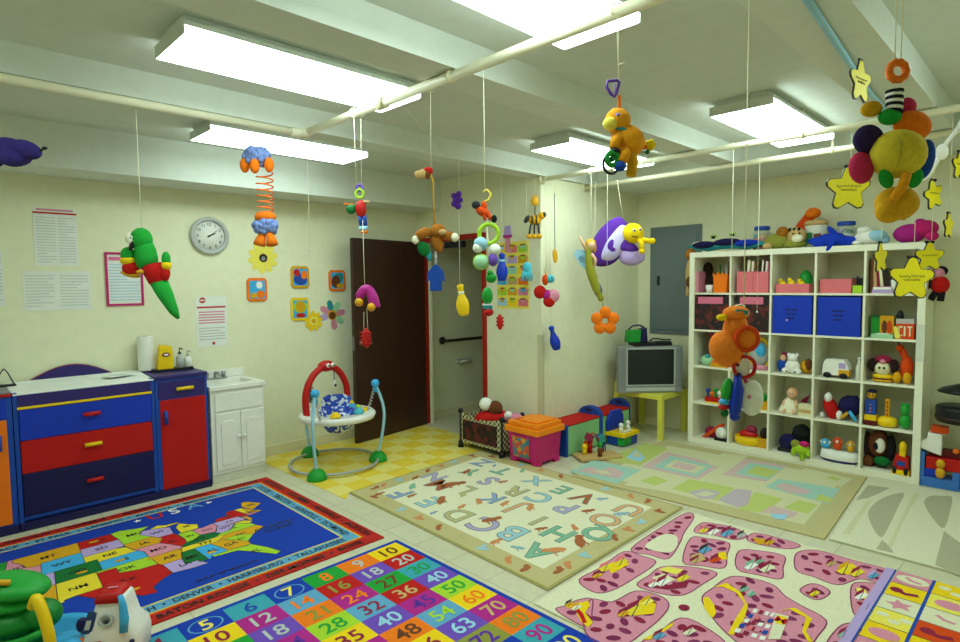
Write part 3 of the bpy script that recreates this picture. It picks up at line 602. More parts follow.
# block table toy
q = onz(626, 447); k = mpp(q)*1.12
t = T('block_box', 'blue and green block box with yellow rim and white pieces by the yellow table', 'block toy', (q.x, q.y, .009), .0, k)
t.p('box', lambda b: (b.c('mblue').bb(-4, 19, 0, 17, 0, 8), b.c('green').bb(-4.3, 8, -.3, 6, .5, 7)), .002)
t.p('rim', lambda b: b.c('yellow').bb(-5.5, 20.5, -1.5, 18.5, 8, 11.5), .003)
t.p('back_board', lambda b: b.c('royal').prism([(-5, 11), (21, 11), (21, 22), (16, 29), (1, 29), (-5, 21)], 15.5, 17.5), .002)
for x, y, c in ((0, 5, 'white'), (13, 6, 'white'), (6, 9, 'navy')): t.p('peg_figure', lambda b: (b.c(c).cyl((x, y, 11.5), (x, y, 17), 2, 1.6), b.sph((x, y, 18), 2.2)))
t.p('sliding_piece', lambda b: b.c('white').box((6, 3, 12.2), (12, 3, 1.6)), .001)
# ------------------------------------------------------------------ yellow side table with the television
TX, TY = 5.29, 2.815
t = T('side_table', 'square yellow side table in the corner under the television', 'side table', (TX, TY, 0))
t.p('tabletop', lambda b: b.c('lackyel').bb(0, .545, 0, .545, .40, .45), .003)
for x in (0, .495):
    for y in (0, .495): t.p('leg', lambda b: b.c('lackyel').bb(x, x+.05, y, y+.05, 0, .40), .002)
pc = onx(647, 391, 5.56); tvk = 1
t = T('television', 'grey tube television with a dark screen on the yellow table', 'television', (5.50, 3.135, .451), RZC+.04)
w, h = .66, .475
def _cab(b):
    b.c('tvgrey'); b.bb(-w/2, w/2, -.22, -.13, 0, h)
    b.add([(-w/2+.01, -.13, .01), (w/2-.01, -.13, .01), (w/2-.01, -.13, h-.01), (-w/2+.01, -.13, h-.01), (-.15, .14, .03), (.15, .14, .03), (.15, .14, .33), (-.15, .14, .33)], [(0, 1, 5, 4), (1, 2, 6, 5), (2, 3, 7, 6), (3, 0, 4, 7), (4, 5, 6, 7)])
t.p('cabinet', _cab, .012)
def _scr(b):
    n = 10; vs = []; fs = []
    for i in range(n+1):
        for j in range(n+1):
            u, v = i/n*2-1, j/n*2-1; vs.append((u*.235, -.222-.012*(1-u*u)*(1-v*v), .265+v*.178))
    for i in range(n):
        for j in range(n): a = i*(n+1)+j; fs.append((a, a+n+1, a+n+2, a+1))
    b.c('screen').add(vs, fs, True)
t.p('screen', _scr)
t.p('bezel', lambda b: (b.c('lgrey'), b.bb(-.25, .25, -.226, -.219, .443, .455), b.bb(-.25, .25, -.226, -.219, .073, .085), b.bb(-.25, -.237, -.226, -.219, .085, .443), b.bb(.237, .25, -.226, -.219, .085, .443)), .002)
for x in (-.285, .285): t.p('speaker_grille', lambda b: b.c('grey').bb(x-.025, x+.025, -.223, -.219, .06, .44), .002)
t.p('lower_panel', lambda b: b.c('lgrey').bb(-.25, .25, -.224, -.219, .02, .055), .002)
tvl = lambda x, y, z: Vector((5.50, 3.135, .451))+Matrix.Rotation(RZC+.04, 3, 'Z') @ Vector((x, y, z))
t = T('disc_player', 'flat black disc player on top of the television', 'disc player', tvl(.02, -.12, h+.001), RZC+.12)
t.p('body', lambda b: b.c('black').bb(-.2, .2, -.09, .08, 0, .03), .004)
t.p('remote', lambda b: b.c('charcoal').bb(.05, .2, -.07, -.02, .03, .045), .004)
q = tvl(-.12, -.10, h+.033)
t = T('gift_bag', 'green and blue box with an open handle standing on the disc player', 'box', q, RZC+.12)
t.p('body', lambda b: b.c('green').prism([(-.10, 0), (.03, 0), (.04, .13), (-.09, .12)], -.05, .06), .004)
t.p('side_panel', lambda b: b.c('navy').prism([(.03, 0), (.11, 0), (.10, .15), (.04, .13)], -.05, .06), .004)
t.p('handle', lambda b: b.c('navy').tube(catmull([(-.08, 0, .12), (-.03, 0, .165), (.04, 0, .17), (.09, 0, .15)], 5), .008))
one('cable_bundle', 'dark cable looping along the top of the television', 'cable', tvl(.1, -.1, h+.034), lambda b: b.c('black').tube(catmull([(-.08, .0, .006), (-.02, .02, .03), (.06, -.01, .02), (.11, .03, .014), (.15, 0, .018)], 6), .007), RZC+.12)
q = ony(634, 389, 3.36)
one('yellow_box', 'small yellow block on the left back corner of the yellow table', 'box', (5.345, 3.33, .451), lambda b: b.c('lackyel').bb(-.05, .05, -.025, .025, 0, .085), RZC, bevel=.006)
# ------------------------------------------------------------------ rugs: one mesh each, the pattern woven into it
class Rug(B):
    def __init__(s, z): super().__init__(1); s.z0 = z; s.z = z; s.n = 0
    def up(s, lv): s.n += 1; return s.z0+.0005*lv+4e-6*s.n
    def quad(s, pts, th):                                      # body with thickness from z - th to z
        n = len(pts); s.add([(x, y, s.z) for x, y in pts]+[(x, y, s.z-th) for x, y in pts], [tuple(range(n))]+[(i, (i+1) % n, n+(i+1) % n, n+i) for i in range(n)]); return s
    def flat(s, pts, lv=1): return (lambda zz: s.add([(p[0], p[1], zz) for p in pts], [tuple(range(len(pts)))]))(s.up(lv))
    def rect(s, x0, x1, y0, y1, lv=1): return s.flat([(x0, y0), (x1, y0), (x1, y1), (x0, y1)], lv)
    def dot(s, x, y, rx, ry, lv=1, a=0, n=14): return s.flat([(x+rx*math.cos(2*PI*i/n)*math.cos(a)-ry*math.sin(2*PI*i/n)*math.sin(a), y+rx*math.cos(2*PI*i/n)*math.sin(a)+ry*math.sin(2*PI*i/n)*math.cos(a)) for i in range(n)], lv)
    def ring(s, x, y, r0, r1, lv=1, n=28, a0=0, a1=2*PI, e=1.0):
        vs = []; fs = []; zz = s.up(lv)
        for i in range(n+1):
            a = a0+(a1-a0)*i/n
            vs += [(x+r0*math.cos(a)*e, y+r0*math.sin(a), zz), (x+r1*math.cos(a)*e, y+r1*math.sin(a), zz)]
            if i: fs.append((2*i-2, 2*i-1, 2*i+1, 2*i))
        return s.add(vs, fs)
    def line(s, pts, w, lv=1, closed=False):
        pts = [Vector((p[0], p[1])) for p in pts]; n = len(pts); vs = []; fs = []; zz = s.up(lv)
        for i, p in enumerate(pts):
            a = pts[(i-1) % n] if closed or i else p; c = pts[(i+1) % n] if closed or i < n-1 else p
            d = (c-a); d = d.normalized() if d.length > 1e-9 else Vector((1, 0)); nn = Vector((-d.y, d.x))*w/2
            vs += [(p.x+nn.x, p.y+nn.y, zz), (p.x-nn.x, p.y-nn.y, zz)]
        for i in range(n if closed else n-1):
            j = (i+1) % n; fs.append((2*i, 2*i+1, 2*j+1, 2*j))
        return s.add(vs, fs)
    def write(s, txt, x, y, h, ex=(1, 0), lv=2, align='c', wmax=None, off=.014):
        return s.text(txt, (x, y, s.up(lv)), (ex[0], ex[1], 0), (-ex[1], ex[0], 0), h, align, wmax, off)
    def px(s, pts, lv=1, smooth=0):
        w = [onz(*p, s.z) for p in pts]; w = [(p.x, p.y) for p in w]
        if smooth: w = [(p.x, p.y) for p in catmull([(a, c, 0) for a, c in w], smooth, True)]
        return s.flat(w, lv)
def wp(px, py, z=0): p = onz(px, py, z); return (p.x, p.y)

# --- map rug
r = Rug(.009); x0, x1, y0, y1 = -.28, 2.06, 2.955, 4.60
r.c('rugred!').quad([(x0, y0), (x1, y0), (x1, y1), (x0, y1)], .008)
def inset(d): return x0+d, x1-d, y0+d, y1-d
r.c('dorange!').rect(*inset(.083), 1); r.c('rugyel!').rect(*inset(.098), 2); r.c('ruglb!').rect(*inset(.106), 3); r.c('rugyel!').rect(*inset(.182), 4); r.c('rugblue!').rect(*inset(.192), 5)
r.c('black')
def border(txts, d, h, side, lv):
    if side in 'bt':
        y = y0+d if side == 'b' else y1-d; r.write(txts, (x0+x1)/2, y, h, (1, 0), lv, 'c', x1-x0-2*d-.1)
    else: r.write(txts, x1-d if side == 'r' else x0+d, (y0+y1)/2, h, (0, -1) if side == 'r' else (0, 1), lv, 'c', y1-y0-2*d-.1)
border('LITTLE ROCK  •  PHOENIX  •  RALEIGH  •  DENVER  •  HARRISBURG  •  TALLAHASSEE', .144, .044, 'b', 6)
border('SACRAMENTO  •  HARTFORD  •  BATON ROUGE  •  DES MOINES  •  BOISE', .043, .044, 'b', 6)
border('OLYMPIA  •  BISMARCK  •  ST PAUL  •  LANSING  •  AUGUSTA  •  MADISON  •  HELENA', .144, .044, 't', 6)
border('SALEM  •  PIERRE  •  LINCOLN  •  TOPEKA  •  ALBANY  •  BOSTON  •  CONCORD', .043, .044, 't', 6)
border('DOVER  •  TRENTON  •  ANNAPOLIS  •  RICHMOND', .144, .044, 'r', 6); border('ATLANTA  •  COLUMBIA  •  NASHVILLE  •  JACKSON', .043, .044, 'r', 6)
border('JUNEAU  •  HONOLULU  •  CARSON CITY  •  CHEYENNE', .144, .044, 'l', 6); border('SANTA FE  •  AUSTIN  •  OKLAHOMA CITY  •  DENVER', .043, .044, 'l', 6)
def LL(lon, lat): return (.90+(lon+96)*((.0285+(48-lat)*.00047) if lon > -96 else (.0262+(48-lat)*.00038)), 4.24-(49-lat)*.0432)
STATES = '''WA g -124.7 48.4 -123 48.3 -122.8 49 -117 49 -117 46 -119 46 -121 45.7 -124 46.2
OR o -124 46.2 -121 45.7 -119 46 -117 46 -117 42 -124.3 42
CA l -124.3 42 -120 42 -120 39 -114.6 35 -114.6 32.7 -117.1 32.5 -118.5 34 -120.6 34.6 -122.4 37.2
NV v -120 42 -114 42 -114 36.2 -114.6 35 -120 39
ID p -117 49 -116 49 -116 48 -114.4 46.6 -113.4 44.8 -111 44.5 -111 42 -117 42
MT o -116 49 -104 49 -104 45 -111 45 -111 44.5 -113.4 44.8 -114.4 46.6 -116 48
WY b -111 45 -104 45 -104 41 -111 41
UT v -114 42 -111 42 -111 41 -109 41 -109 37 -114 37
AZ o -114 37 -109 37 -109 31.3 -111 31.3 -114.8 32.5 -114.6 35 -114 36.2
CO d -109 41 -102 41 -102 37 -109 37
NM y -109 37 -103 37 -103 32 -106.6 32 -108.2 31.8 -108.2 31.3 -109 31.3
ND r -104 49 -97.2 49 -96.6 46 -104 46
SD v -104 46 -96.6 46 -96.5 43 -104 43
NE y -104 43 -98.5 43 -96.4 42.5 -95.3 40 -102 40 -102 41 -104 41
KS b -102 40 -95.3 40 -94.6 39 -94.6 37 -102 37
OK l -103 37 -94.6 37 -94.4 33.7 -97 33.8 -100 34.6 -100 36.5 -103 36.5
TX r -103 36.5 -100 36.5 -100 34.6 -97 33.8 -94.4 33.7 -94 33 -93.8 29.7 -95.5 28.9 -97.2 27.6 -97.2 25.9 -99.2 26.4 -100.5 28.5 -102.5 29.8 -103.2 29 -104.6 29.8 -106.6 32 -103 32
MN l -97.2 49 -95.2 49.3 -93 48.6 -89.7 48 -92 46.7 -92.8 45.5 -91.2 43.5 -96.5 43.5 -96.6 46
IA o -96.5 43.5 -91.2 43.5 -90.2 41.8 -91.4 40.4 -95.8 40.6 -96.4 42.5
MO p -95.8 40.6 -91.4 40.4 -90.2 38.8 -89.2 37 -89.6 36.3 -90.3 36.5 -94.6 36.5 -94.6 39
AR o -94.6 36.5 -90.3 36.5 -89.7 36 -91.1 33 -94 33 -94.4 33.7
LA v -94 33 -91.1 33 -91.5 31 -89.7 31 -89 29.2 -91 29.2 -93.8 29.7
WI v -92.8 45.5 -92 46.7 -90.4 46.5 -88 45.8 -87 45.2 -87.8 42.5 -90.6 42.5 -91.2 43.5
IL r -90.6 42.5 -87.8 42.5 -87.5 39.2 -88 37.8 -89.2 37 -90.2 38.8 -91.4 40.4 -90.2 41.8
MI y -86.8 41.8 -83.4 41.8 -82.5 43.4 -83.5 44.2 -84.8 45.8 -86.3 44.4
MI y -90.4 46.5 -88.4 47.3 -87 46.5 -84.5 46.4 -84.8 46 -87.5 45.7
IN l -87.5 41.7 -84.8 41.7 -84.8 39.1 -86.5 38 -88 37.9 -87.5 39.2
OH p -84.8 41.7 -82.8 41.5 -80.5 42 -80.6 40.5 -82.2 38.5 -84.8 39.1
KY d -89.2 37 -88 37.9 -86.5 38 -84.8 39.1 -82.5 38.3 -82 37.5 -83.7 36.6 -89.2 36.5
TN y -89.6 36.5 -83.7 36.6 -81.7 36.6 -84.3 35 -90.3 35
MS d -91.1 33 -90.3 35 -88.2 35 -88.4 30.3 -89.7 30.3 -89.7 31 -91.5 31
AL b -88.2 35 -85.6 35 -85 32 -85 31 -87.6 31 -88 30.3 -88.4 30.3
GA o -85.6 35 -83.2 35 -81 32 -81.4 30.7 -85 31 -85 32
FL l -87.6 31 -85 31 -82 30.6 -81.4 30.7 -80.5 28 -80.2 25.6 -81.2 25.2 -82.7 28 -84 30 -87.4 30.4
SC l -83.2 35 -81 35.1 -78.7 33.8 -81 32
NC o -84.3 35 -81.7 36.6 -75.9 36.6 -75.6 35.3 -78.7 33.8 -81 35.1
VA l -83.7 36.6 -82 37.5 -80.3 37.6 -77.7 39.3 -76 38 -75.9 36.6
WV v -82.5 38.3 -80.6 40.5 -80.5 39.7 -77.9 39.5 -80.3 37.6 -82 37.5
PA v -80.5 42 -75.3 41.9 -75 40 -80.5 39.7
NJ o -75.3 41.3 -74 41 -74.2 39.5 -75 38.9
MD y -79.4 39.7 -75.8 39.7 -75 38.5 -76.2 38 -77.5 39.2
NY r -79.7 42.2 -79 43.2 -76.3 43.5 -75 45 -73.3 45 -73.5 41.1 -74.5 41.4 -75.3 41.9 -79.7 42
VT y -73.3 45 -71.5 45 -72.4 42.7 -73.3 42.7
NH o -71.5 45 -70.8 43 -72.4 42.7
MA o -73.4 42.7 -70.8 42.8 -70 41.7 -71.3 41.5 -73.4 42
CT p -73.4 42 -71.3 42 -71.5 41.3 -73.5 41.1
ME o -71.1 45.3 -70.2 46.4 -69 47.4 -67.8 47 -67 44.8 -70.7 43.1'''
SC = dict(g='green!', o='gold!', l='lime!', v='lilac!', p='rose!', b='sky!', d='dgreen!', y='rugyel!', r='red!')
def shrink(ps, f=.97):
    return ps
seen = set()
for ln in STATES.split('\n'):
    w = ln.split(); nm, c, v = w[0], w[1], [float(q) for q in w[2:]]
    ps = [LL(v[i], v[i+1]) for i in range(0, len(v), 2)]
    r.c(SC[c]).flat(ps, 6); r.c('charcoal').line(ps, .0045, 7, True)
    if nm in seen: continue
    seen.add(nm); cx = (min(p[0] for p in ps)+max(p[0] for p in ps))/2; cy = (min(p[1] for p in ps)+max(p[1] for p in ps))/2
    if nm == 'FL': cx += .06
    if nm == 'TX': cx += .02; cy += .03
    if nm not in ('NJ', 'CT', 'MD', 'NH', 'VT'): r.c('black').write(nm, cx, cy, .04 if v[0] < -88 or nm in ('GA', 'FL') else .03, (1, 0), 8)
for (lo, la) in ((-105, 38.2), (-98.8, 38.4), (-99.5, 28.6), (-101, 47.6), (-94.5, 36), (-87, 32)): r.c('gold!').dot(*LL(lo, la), .028, .014, 9)
for ch, x, c in (('U', 1.16, 'rugred!'), ('S', 1.28, 'white!'), ('A', 1.41, 'ruglb!')): r.c(c).write(ch, x, 4.355, .105, (1, 0), 7)
for x in (1.05, 1.51): r.c('white!').flat([(x+p[0], 4.345+p[1]) for p in star_pts(.028, .012)], 7)
r.c('black').write('ATLANTIC', 1.66, 3.62, .04, (1, 0), 7); r.write('OCEAN', 1.66, 3.56, .04, (1, 0), 7); r.write('GULF OF MEXICO', 1.2, 3.215, .03, (1, 0), 7)
tag(r.build('map_rug'), 'blue rug with a map of the states and red lettered border', 'rug')

# --- number rug
r = Rug(.009); px0, py1 = -.03, 2.868; cw, ch_ = .2065, .1425; bd_ = .028
r.c('rugblue!').quad([(px0-.0, py1-10*ch_-2*bd_), (px0+10*cw+2*bd_, py1-10*ch_-2*bd_), (px0+10*cw+2*bd_, py1), (px0, py1)], .008)
Kc = dict(b='rugblue!', t='rugteal!', g='green!', o='orange!', y='yellow!', m='magenta!', l='ruglb!', r='red!', p='violet!', h='lime!', v='olive!')
Kt = dict(Y='pyellow', B='mblue', G='green', g='lgrey', R='wine', O='orange', M='magenta', L='lblue', V='olive', P='purple', N='brown', T='tan')
ROWS = ['y o g t b t b g o y', 'r p o m y m l r p r', 'b l y r g p o m g t', 'g o p y b m h l r p', 'm r b o t g y p m h', 't y g p h r m o l y', 'o m t r l h p y p m', 'p g y m o l g t v o', 'y l r b m y r p b t', 'h p o t g m y r l b']
TCOL = ['R P Y R Y B Y O g N', 'Y Y B Y R g O V g g', 'Y R P Y Y g V O N G', 'Y B Y P Y P G R T L', 'Y Y Y B R P R L P G', 'Y R Y Y P Y Y N h O', 'B Y R Y R P Y R L T', 'Y R P Y B R Y Y P V', 'R R Y Y Y R Y Y Y M', 'P Y B R Y Y R Y R Y']
for i in range(10):
    for j in range(10):
        X, Y = px0+bd_+j*cw, py1-bd_-(i+1)*ch_
        r.c(Kc[ROWS[i].split()[j]]).rect(X, X+cw, Y, Y+ch_, 1)
        k = TCOL[i].split()[j]; col = 'lime' if k == 'h' else Kt[k]; nrm = (i+1)*(j+1)
        if i == 0 and j in (4, 6): r.c('ruglb!').ring(X+cw/2, Y+ch_/2, .056, .062, 2, 28, 0, 2*PI, 1.25)
        r.c(col+'_').write(str(nrm), X+cw/2, Y+ch_/2, .088, (1, 0), 3, 'c', cw*.84)
tag(r.build('number_rug'), 'blue edged rug of bright squares numbered as a times table', 'rug')

# --- cream alphabet rug
r = Rug(.011); cs = [(2.335, 3.79), (3.80, 3.865), (3.785, 1.85), (2.275, 1.832)]
r.c('beige!').quad(cs, .010); ctr_ = (sum(p[0] for p in cs)/4, sum(p[1] for p in cs)/4)
def ins(q, d): 
    out = []
    for p in q:
        out.append((p[0]+(d if p[0] < ctr_[0] else -d), p[1]+(d if p[1] < ctr_[1] else -d)))
    return out
r.c('olive!').line(ins(cs, .008), .012, 1, True); r.c('rugcream!').flat(ins(cs, .15), 1)
LCM = dict(dgreen='lcA', teal='lcA', sky='lcB', cyan='lcB', violet='lcC', mblue='lcF', olive='lcD', gold='lcD', orange='lcE', brown='crt')
GL_ = [('A', 537, 552, 'dgreen', .2), ('B', 511, 533, 'sky', .22), ('C', 484, 525, 'violet', .22), ('D', 457, 515, 'olive', .2), ('E', 429, 502, 'cyan', .2), ('F', 400, 494, 'mblue', .2), ('H', 558, 534, 'dgreen', .2), ('I', 538, 521, 'olive', .18), ('J', 514, 509, 'orange', .2), ('K', 491, 498, 'mblue', .18), ('L', 465, 490, 'gold', .18), ('M', 440, 485, 'brown', .2), ('N', 434, 477, 'violet', .18), ('O', 605, 520, 'orange', .2), ('Q', 598, 534, 'teal', .2), ('P', 565, 508, 'violet', .2), ('C', 539, 498, 'sky', .2), ('R', 514, 491, 'olive', .2), ('S', 488, 481, 'violet', .2), ('T', 502, 471, 'dgreen', .18), ('U', 629, 510, 'orange', .2), ('V', 584, 498, 'brown', .2), ('E', 561, 490, 'teal', .18), ('X', 536, 481, 'sky', .18), ('Y', 471, 472, 'teal', .17), ('Z', 482, 463, 'mblue', .18)]
for L_, a, b_, c, hh in GL_:
    x, y = wp(a, b_, .011); r.c('ink').write(L_, x, y, hh*.92, (0, 1), 1, off=.036); r.c(LCM.get(c, c)+'!').write(L_, x, y, hh*.92, (0, 1), 2, off=.012)
CRM = dict(brown='crt', dorange='cro', orange='cro', red='crt', teal='crs', mblue='lcF', dgreen='lcA', gold='lcD', yellow='lcD', charcoal='lcF')
def critter(px_, py_, c, s=1.0, a=.4):
    x, y = wp(px_, py_, .011); s *= .85; c = CRM.get(c, c); r.c(c+'!'); r.dot(x, y, .075*s, .035*s, 4, a); r.dot(x+.075*s*math.cos(a), y+.075*s*math.sin(a), .032*s, .028*s, 5)
    for q in (-.04, .03): r.line([(x+q*s, y), (x+q*s-.02, y-.065*s)], .014*s, 4)
for a, b_, c, s, an in ((556, 550, 'dorange', 1, 2.5), (580, 542, 'brown', 1.1, .7), (575, 528, 'dorange', .6, 1), (495, 542, 'orange', .7, 0), (519, 548, 'teal', .6, 2), (490, 520, 'brown', 1, -.3), (461, 507, 'orange', .6, .2), (441, 501, 'red', 1, .7), (479, 502, 'orange', .7, 1), (452, 484, 'brown', 1.3, -.5), (412, 487, 'dgreen', .8, .7), (379, 494, 'brown', .6, 0), (393, 486, 'gold', .5, 0), (411, 496, 'brown', .6, 0), (415, 478, 'brown', .6, .3), (466, 472, 'brown', .8, .3), (502, 482, 'brown', .6, -.4), (463, 495, 'gold', .7, .5), (504, 504, 'dorange', .7, .2), (530, 508, 'dorange', .8, .5), (587, 511, 'brown', .7, -.5), (540, 529, 'brown', .6, -.5), (601, 499, 'mblue', .6, -.8), (522, 471, 'dgreen', .6, .5), (433, 513, 'mblue', .45, 0), (620, 514, 'teal', .8, -.6), (513, 489, 'yellow', .6, .4), (494, 466, 'charcoal', .45, .4)): critter(a, b_, c, s, an)
for k in range(9):
    for (p, q) in ((cs[3], cs[0]), (cs[3], cs[2]), (cs[0], cs[1]), (cs[2], cs[1])):
        u = (k+.7)/9.4; x = p[0]+(q[0]-p[0])*u; y = p[1]+(q[1]-p[1])*u; x += .075*(1 if x < ctr_[0]-.6 else -1 if x > ctr_[0]+.6 else 0); y += .075*(1 if y < ctr_[1]-.8 else -1 if y > ctr_[1]+.8 else 0)
        r.c(('crt!', 'cro!', 'lcB!', 'lcD!')[k % 4]); r.dot(x, y, .045, .018, 2, k); r.dot(x+.03, y+.02, .02, .015, 3)
tag(r.build('alphabet_rug'), 'cream rug with letters and small animals and a beige border', 'rug')

# --- pastel patchwork rug
r = Rug(.010); cs = [(3.80, 2.82), (3.90, 1.005), (5.385, 1.10), (5.285, 2.80)]
r.c('beige!').quad(cs, .009)
def bil(u, v):
    a = Vector(cs[0]).lerp(Vector(cs[3]), u); b_ = Vector(cs[1]).lerp(Vector(cs[2]), u); p = a.lerp(b_, v); return (p.x, p.y)
r.c('pastelsage!').flat([bil(.03, .025), bil(.97, .025), bil(.97, .975), bil(.03, .975)], 1); r.c('pastelcream!').flat([bil(.1, .08), bil(.9, .08), bil(.9, .92), bil(.1, .92)], 2)
for pts, c, lv in (
 (((570, 472), (593, 460), (641, 470), (617, 484)), 'pastelteal', 3), (((577, 471), (590, 467), (600, 470), (612, 467), (624, 473), (619, 479), (597, 475)), 'pastelpink', 4), (((594, 470), (606, 471), (612, 475), (600, 474)), 'pastelcream', 5),
 (((606, 460), (622, 452), (646, 443), (668, 449), (640, 466)), 'pastellime', 3), (((626, 458), (636, 449), (645, 458), (640, 462)), 'lblue', 4), (((632, 457), (637, 450), (641, 457)), 'pastelcream', 5),
 (((624, 485), (647, 472), (683, 479), (668, 492)), 'pastelcream', 3), (((640, 481), (655, 476), (668, 481), (655, 486)), 'pastellime', 4),
 (((641, 467), (667, 452), (722, 465), (698, 480)), 'pastelpink', 3), (((653, 467), (671, 456), (713, 466), (696, 477)), 'pastelteal', 4), (((664, 467), (675, 460), (706, 467), (695, 474)), 'pastelcream', 5), (((671, 467), (678, 462), (698, 467), (690, 471)), 'pastelpink', 6),
 (((672, 489), (689, 479), (735, 488), (718, 501)), 'pastellime', 3), (((688, 492), (704, 489), (720, 492), (714, 499), (700, 499)), 'pastellil', 4), (((694, 495), (706, 491), (716, 494), (706, 497)), 'pastelcream', 5),
 (((706, 463), (723, 453), (748, 456), (728, 470)), 'pastelcream', 3), (((722, 475), (745, 459), (787, 466), (766, 482)), 'pastelpink', 3), (((735, 474), (750, 463), (784, 468), (768, 480)), 'pastelteal', 4), (((746, 473), (756, 466), (780, 471), (768, 478)), 'pastellime', 5),
 (((718, 500), (736, 489), (752, 491), (748, 505), (738, 508)), 'pastellil', 4), (((738, 510), (755, 492), (783, 499), (765, 513)), 'pastellime', 3), (((765, 487), (778, 479), (840, 489), (828, 504)), 'pastelteal', 3), (((775, 487), (783, 483), (812, 491), (806, 495), (790, 493)), 'pastelpink', 4), (((815, 500), (820, 494), (833, 499), (828, 503)), 'pastellime', 4),
 (((794, 475), (805, 468), (852, 479), (841, 487)), 'pastelcream', 3), (((826, 478), (832, 476), (842, 479), (836, 481)), 'pastellime', 4), (((784, 508), (798, 500), (818, 505), (808, 514)), 'pastellime', 3), (((760, 513), (772, 506), (798, 513), (794, 517), (782, 519), (776, 514)), 'pastelpink', 5), (((770, 514), (788, 515), (784, 520), (774, 519)), 'lblue', 6)):
    r.c(c+'!').px(pts, lv)
tag(r.build('patchwork_rug'), 'pastel patchwork rug in green and teal before the cube shelf', 'rug')

# --- pink road rug
r = Rug(.008); ry0 = -.55
r.c('rugcream!').quad([(2.13, 1.80), (2.13, ry0), (3.735, ry0), (3.735, 1.815)], .007)
BL = [((579, 580), (600, 568), (624, 551.6), (642, 556), (656, 562.5), (635, 578), (611, 591), (593, 592)), ((637, 585.5), (650, 575), (662, 567), (690, 567), (717, 573), (703, 584), (684, 595), (662, 594)),
 ((691, 538), (710, 539), (729, 543), (727, 555), (724, 568), (702, 566), (683, 562)), ((631, 549), (662, 527), (686, 513), (694, 517), (684, 533), (680, 543), (668, 559), (650, 555)), ((694, 532), (702, 523), (716, 524), (735, 528), (747, 536), (735, 540), (712, 535)), ((747, 540), (755, 533), (778, 538), (800, 545), (790, 549), (765, 546)),
 ((739, 551), (760, 551), (784, 556), (783, 568), (781, 579), (758, 575), (737, 569)), ((797, 553), (818, 550.5), (852, 560), (890, 571), (880, 583), (860, 579), (838, 585), (814, 577), (796, 570)), ((852, 585), (870, 583), (882, 587), (874, 602), (865, 617), (853, 612)),
 ((702, 601), (713, 588), (730, 577), (750, 578), (773, 585), (785, 596), (800, 605), (826, 620), (818, 636), (800, 655), (762, 655), (727, 634)), ((590, 600), (612, 602), (636, 591), (660, 596), (669, 605), (661, 618), (644, 632), (626, 644), (600, 644), (584, 628)), ((565, 606), (578, 600), (592, 599), (592, 612), (590, 626), (578, 624), (556, 610)), ((640, 648), (660, 632), (681, 618), (705, 627), (724, 648)), ((826, 648), (838, 628), (852, 623), (861, 628), (855, 648)), ((800, 591), (807, 585), (816, 584), (826, 588), (830, 593), (822, 599), (812, 599))]
for b_ in BL: r.c('rose!').px([p for p in b_], 1, 4)
for b_ in BL:
    w = [(p.x, p.y) for p in catmull([tuple(wp(*p, .008))+(0,) for p in b_], 4, True)]; r.c('rugplum!').line(w, .006, 2, True)
# bushes scattered inside the blocks
def inside(p, poly):
    c = False; n = len(poly)
    for i in range(n):
        (xa, ya), (xb, yb) = poly[i], poly[(i+1) % n]
        if (ya > p[1]) != (yb > p[1]) and p[0] < (xb-xa)*(p[1]-ya)/(yb-ya)+xa: c = not c
    return c
rn = random.Random(3)
for b_ in BL:
    w = [wp(*p, .008) for p in b_]; xs = [p[0] for p in w]; ys = [p[1] for p in w]; area = (max(xs)-min(xs))*(max(ys)-min(ys)); want = int(area*85)+2; k = 0; tr = 0; put = []
    while k < want and tr < 900:
        tr += 1; p = (rn.uniform(min(xs), max(xs)), rn.uniform(min(ys), max(ys)))
        if all(inside((p[0]+dx, p[1]+dy), w) for dx, dy in ((.03, 0), (-.03, 0), (0, .03), (0, -.03))) and all((p[0]-q[0])**2+(p[1]-q[1])**2 > .0035 for q in put):
            put.append(p); k += 1; r.c(('rugplum!', 'wine!', 'plum!')[k % 3]).dot(p[0], p[1], rn.uniform(.024, .036), .019, 3, rn.random()*3, 9)
r.c('rugcream!').px([(645, 547), (662, 535), (676, 536), (677, 546), (668, 553)], 3, 4)
YB = [(((713, 588), (722, 587), (736, 593), (745, 604), (735, 620), (728, 634), (733, 636), (744, 620), (748, 606), (740, 592), (726, 583)), 'yellow'), (((703, 598), (708, 597), (714, 605), (716, 614), (712, 619), (704, 608)), 'yellow'), (((775, 612), (790, 610), (806, 618), (802, 632), (808, 642), (813, 642), (806, 632), (812, 619), (795, 608)), 'yellow'), (((565, 607), (577, 604), (588, 601), (590, 606), (585, 613), (593, 623), (588, 628), (580, 621), (576, 612)), 'yellow'), (((569, 608), (577, 607), (583, 614), (587, 623), (583, 624), (578, 614)), 'red'), (((642, 640), (662, 630), (674, 622), (672, 627), (650, 640)), 'yellow'), (((605, 566), (618, 560), (630, 564), (612, 574)), 'yellow'), (((658, 570), (668, 567), (684, 570), (676, 575)), 'pyellow'), (((630, 604), (642, 600), (656, 604), (654, 614), (634, 616)), 'yellow'), (((718, 553), (726, 552), (727, 560), (719, 560)), 'yellow'), (((690, 556), (700, 553), (706, 560), (696, 563)), 'tan'), (((755, 562), (770, 564), (776, 569), (760, 571)), 'rugcream'), (((838, 566), (852, 564), (866, 573), (846, 575)), 'yellow'), (((856, 588), (866, 590), (868, 600), (858, 598)), 'pyellow'), (((752, 538), (764, 539), (772, 543), (758, 545)), 'gold'), (((645, 587), (670, 585), (690, 580), (686, 588), (668, 590)), 'wine'), (((652, 578), (664, 574), (676, 580), (660, 584)), 'cream'), (((754, 553), (762, 560), (770, 575), (758, 568)), 'wine')]
for pts, c in YB: r.c(c+'!').px(pts, 4)
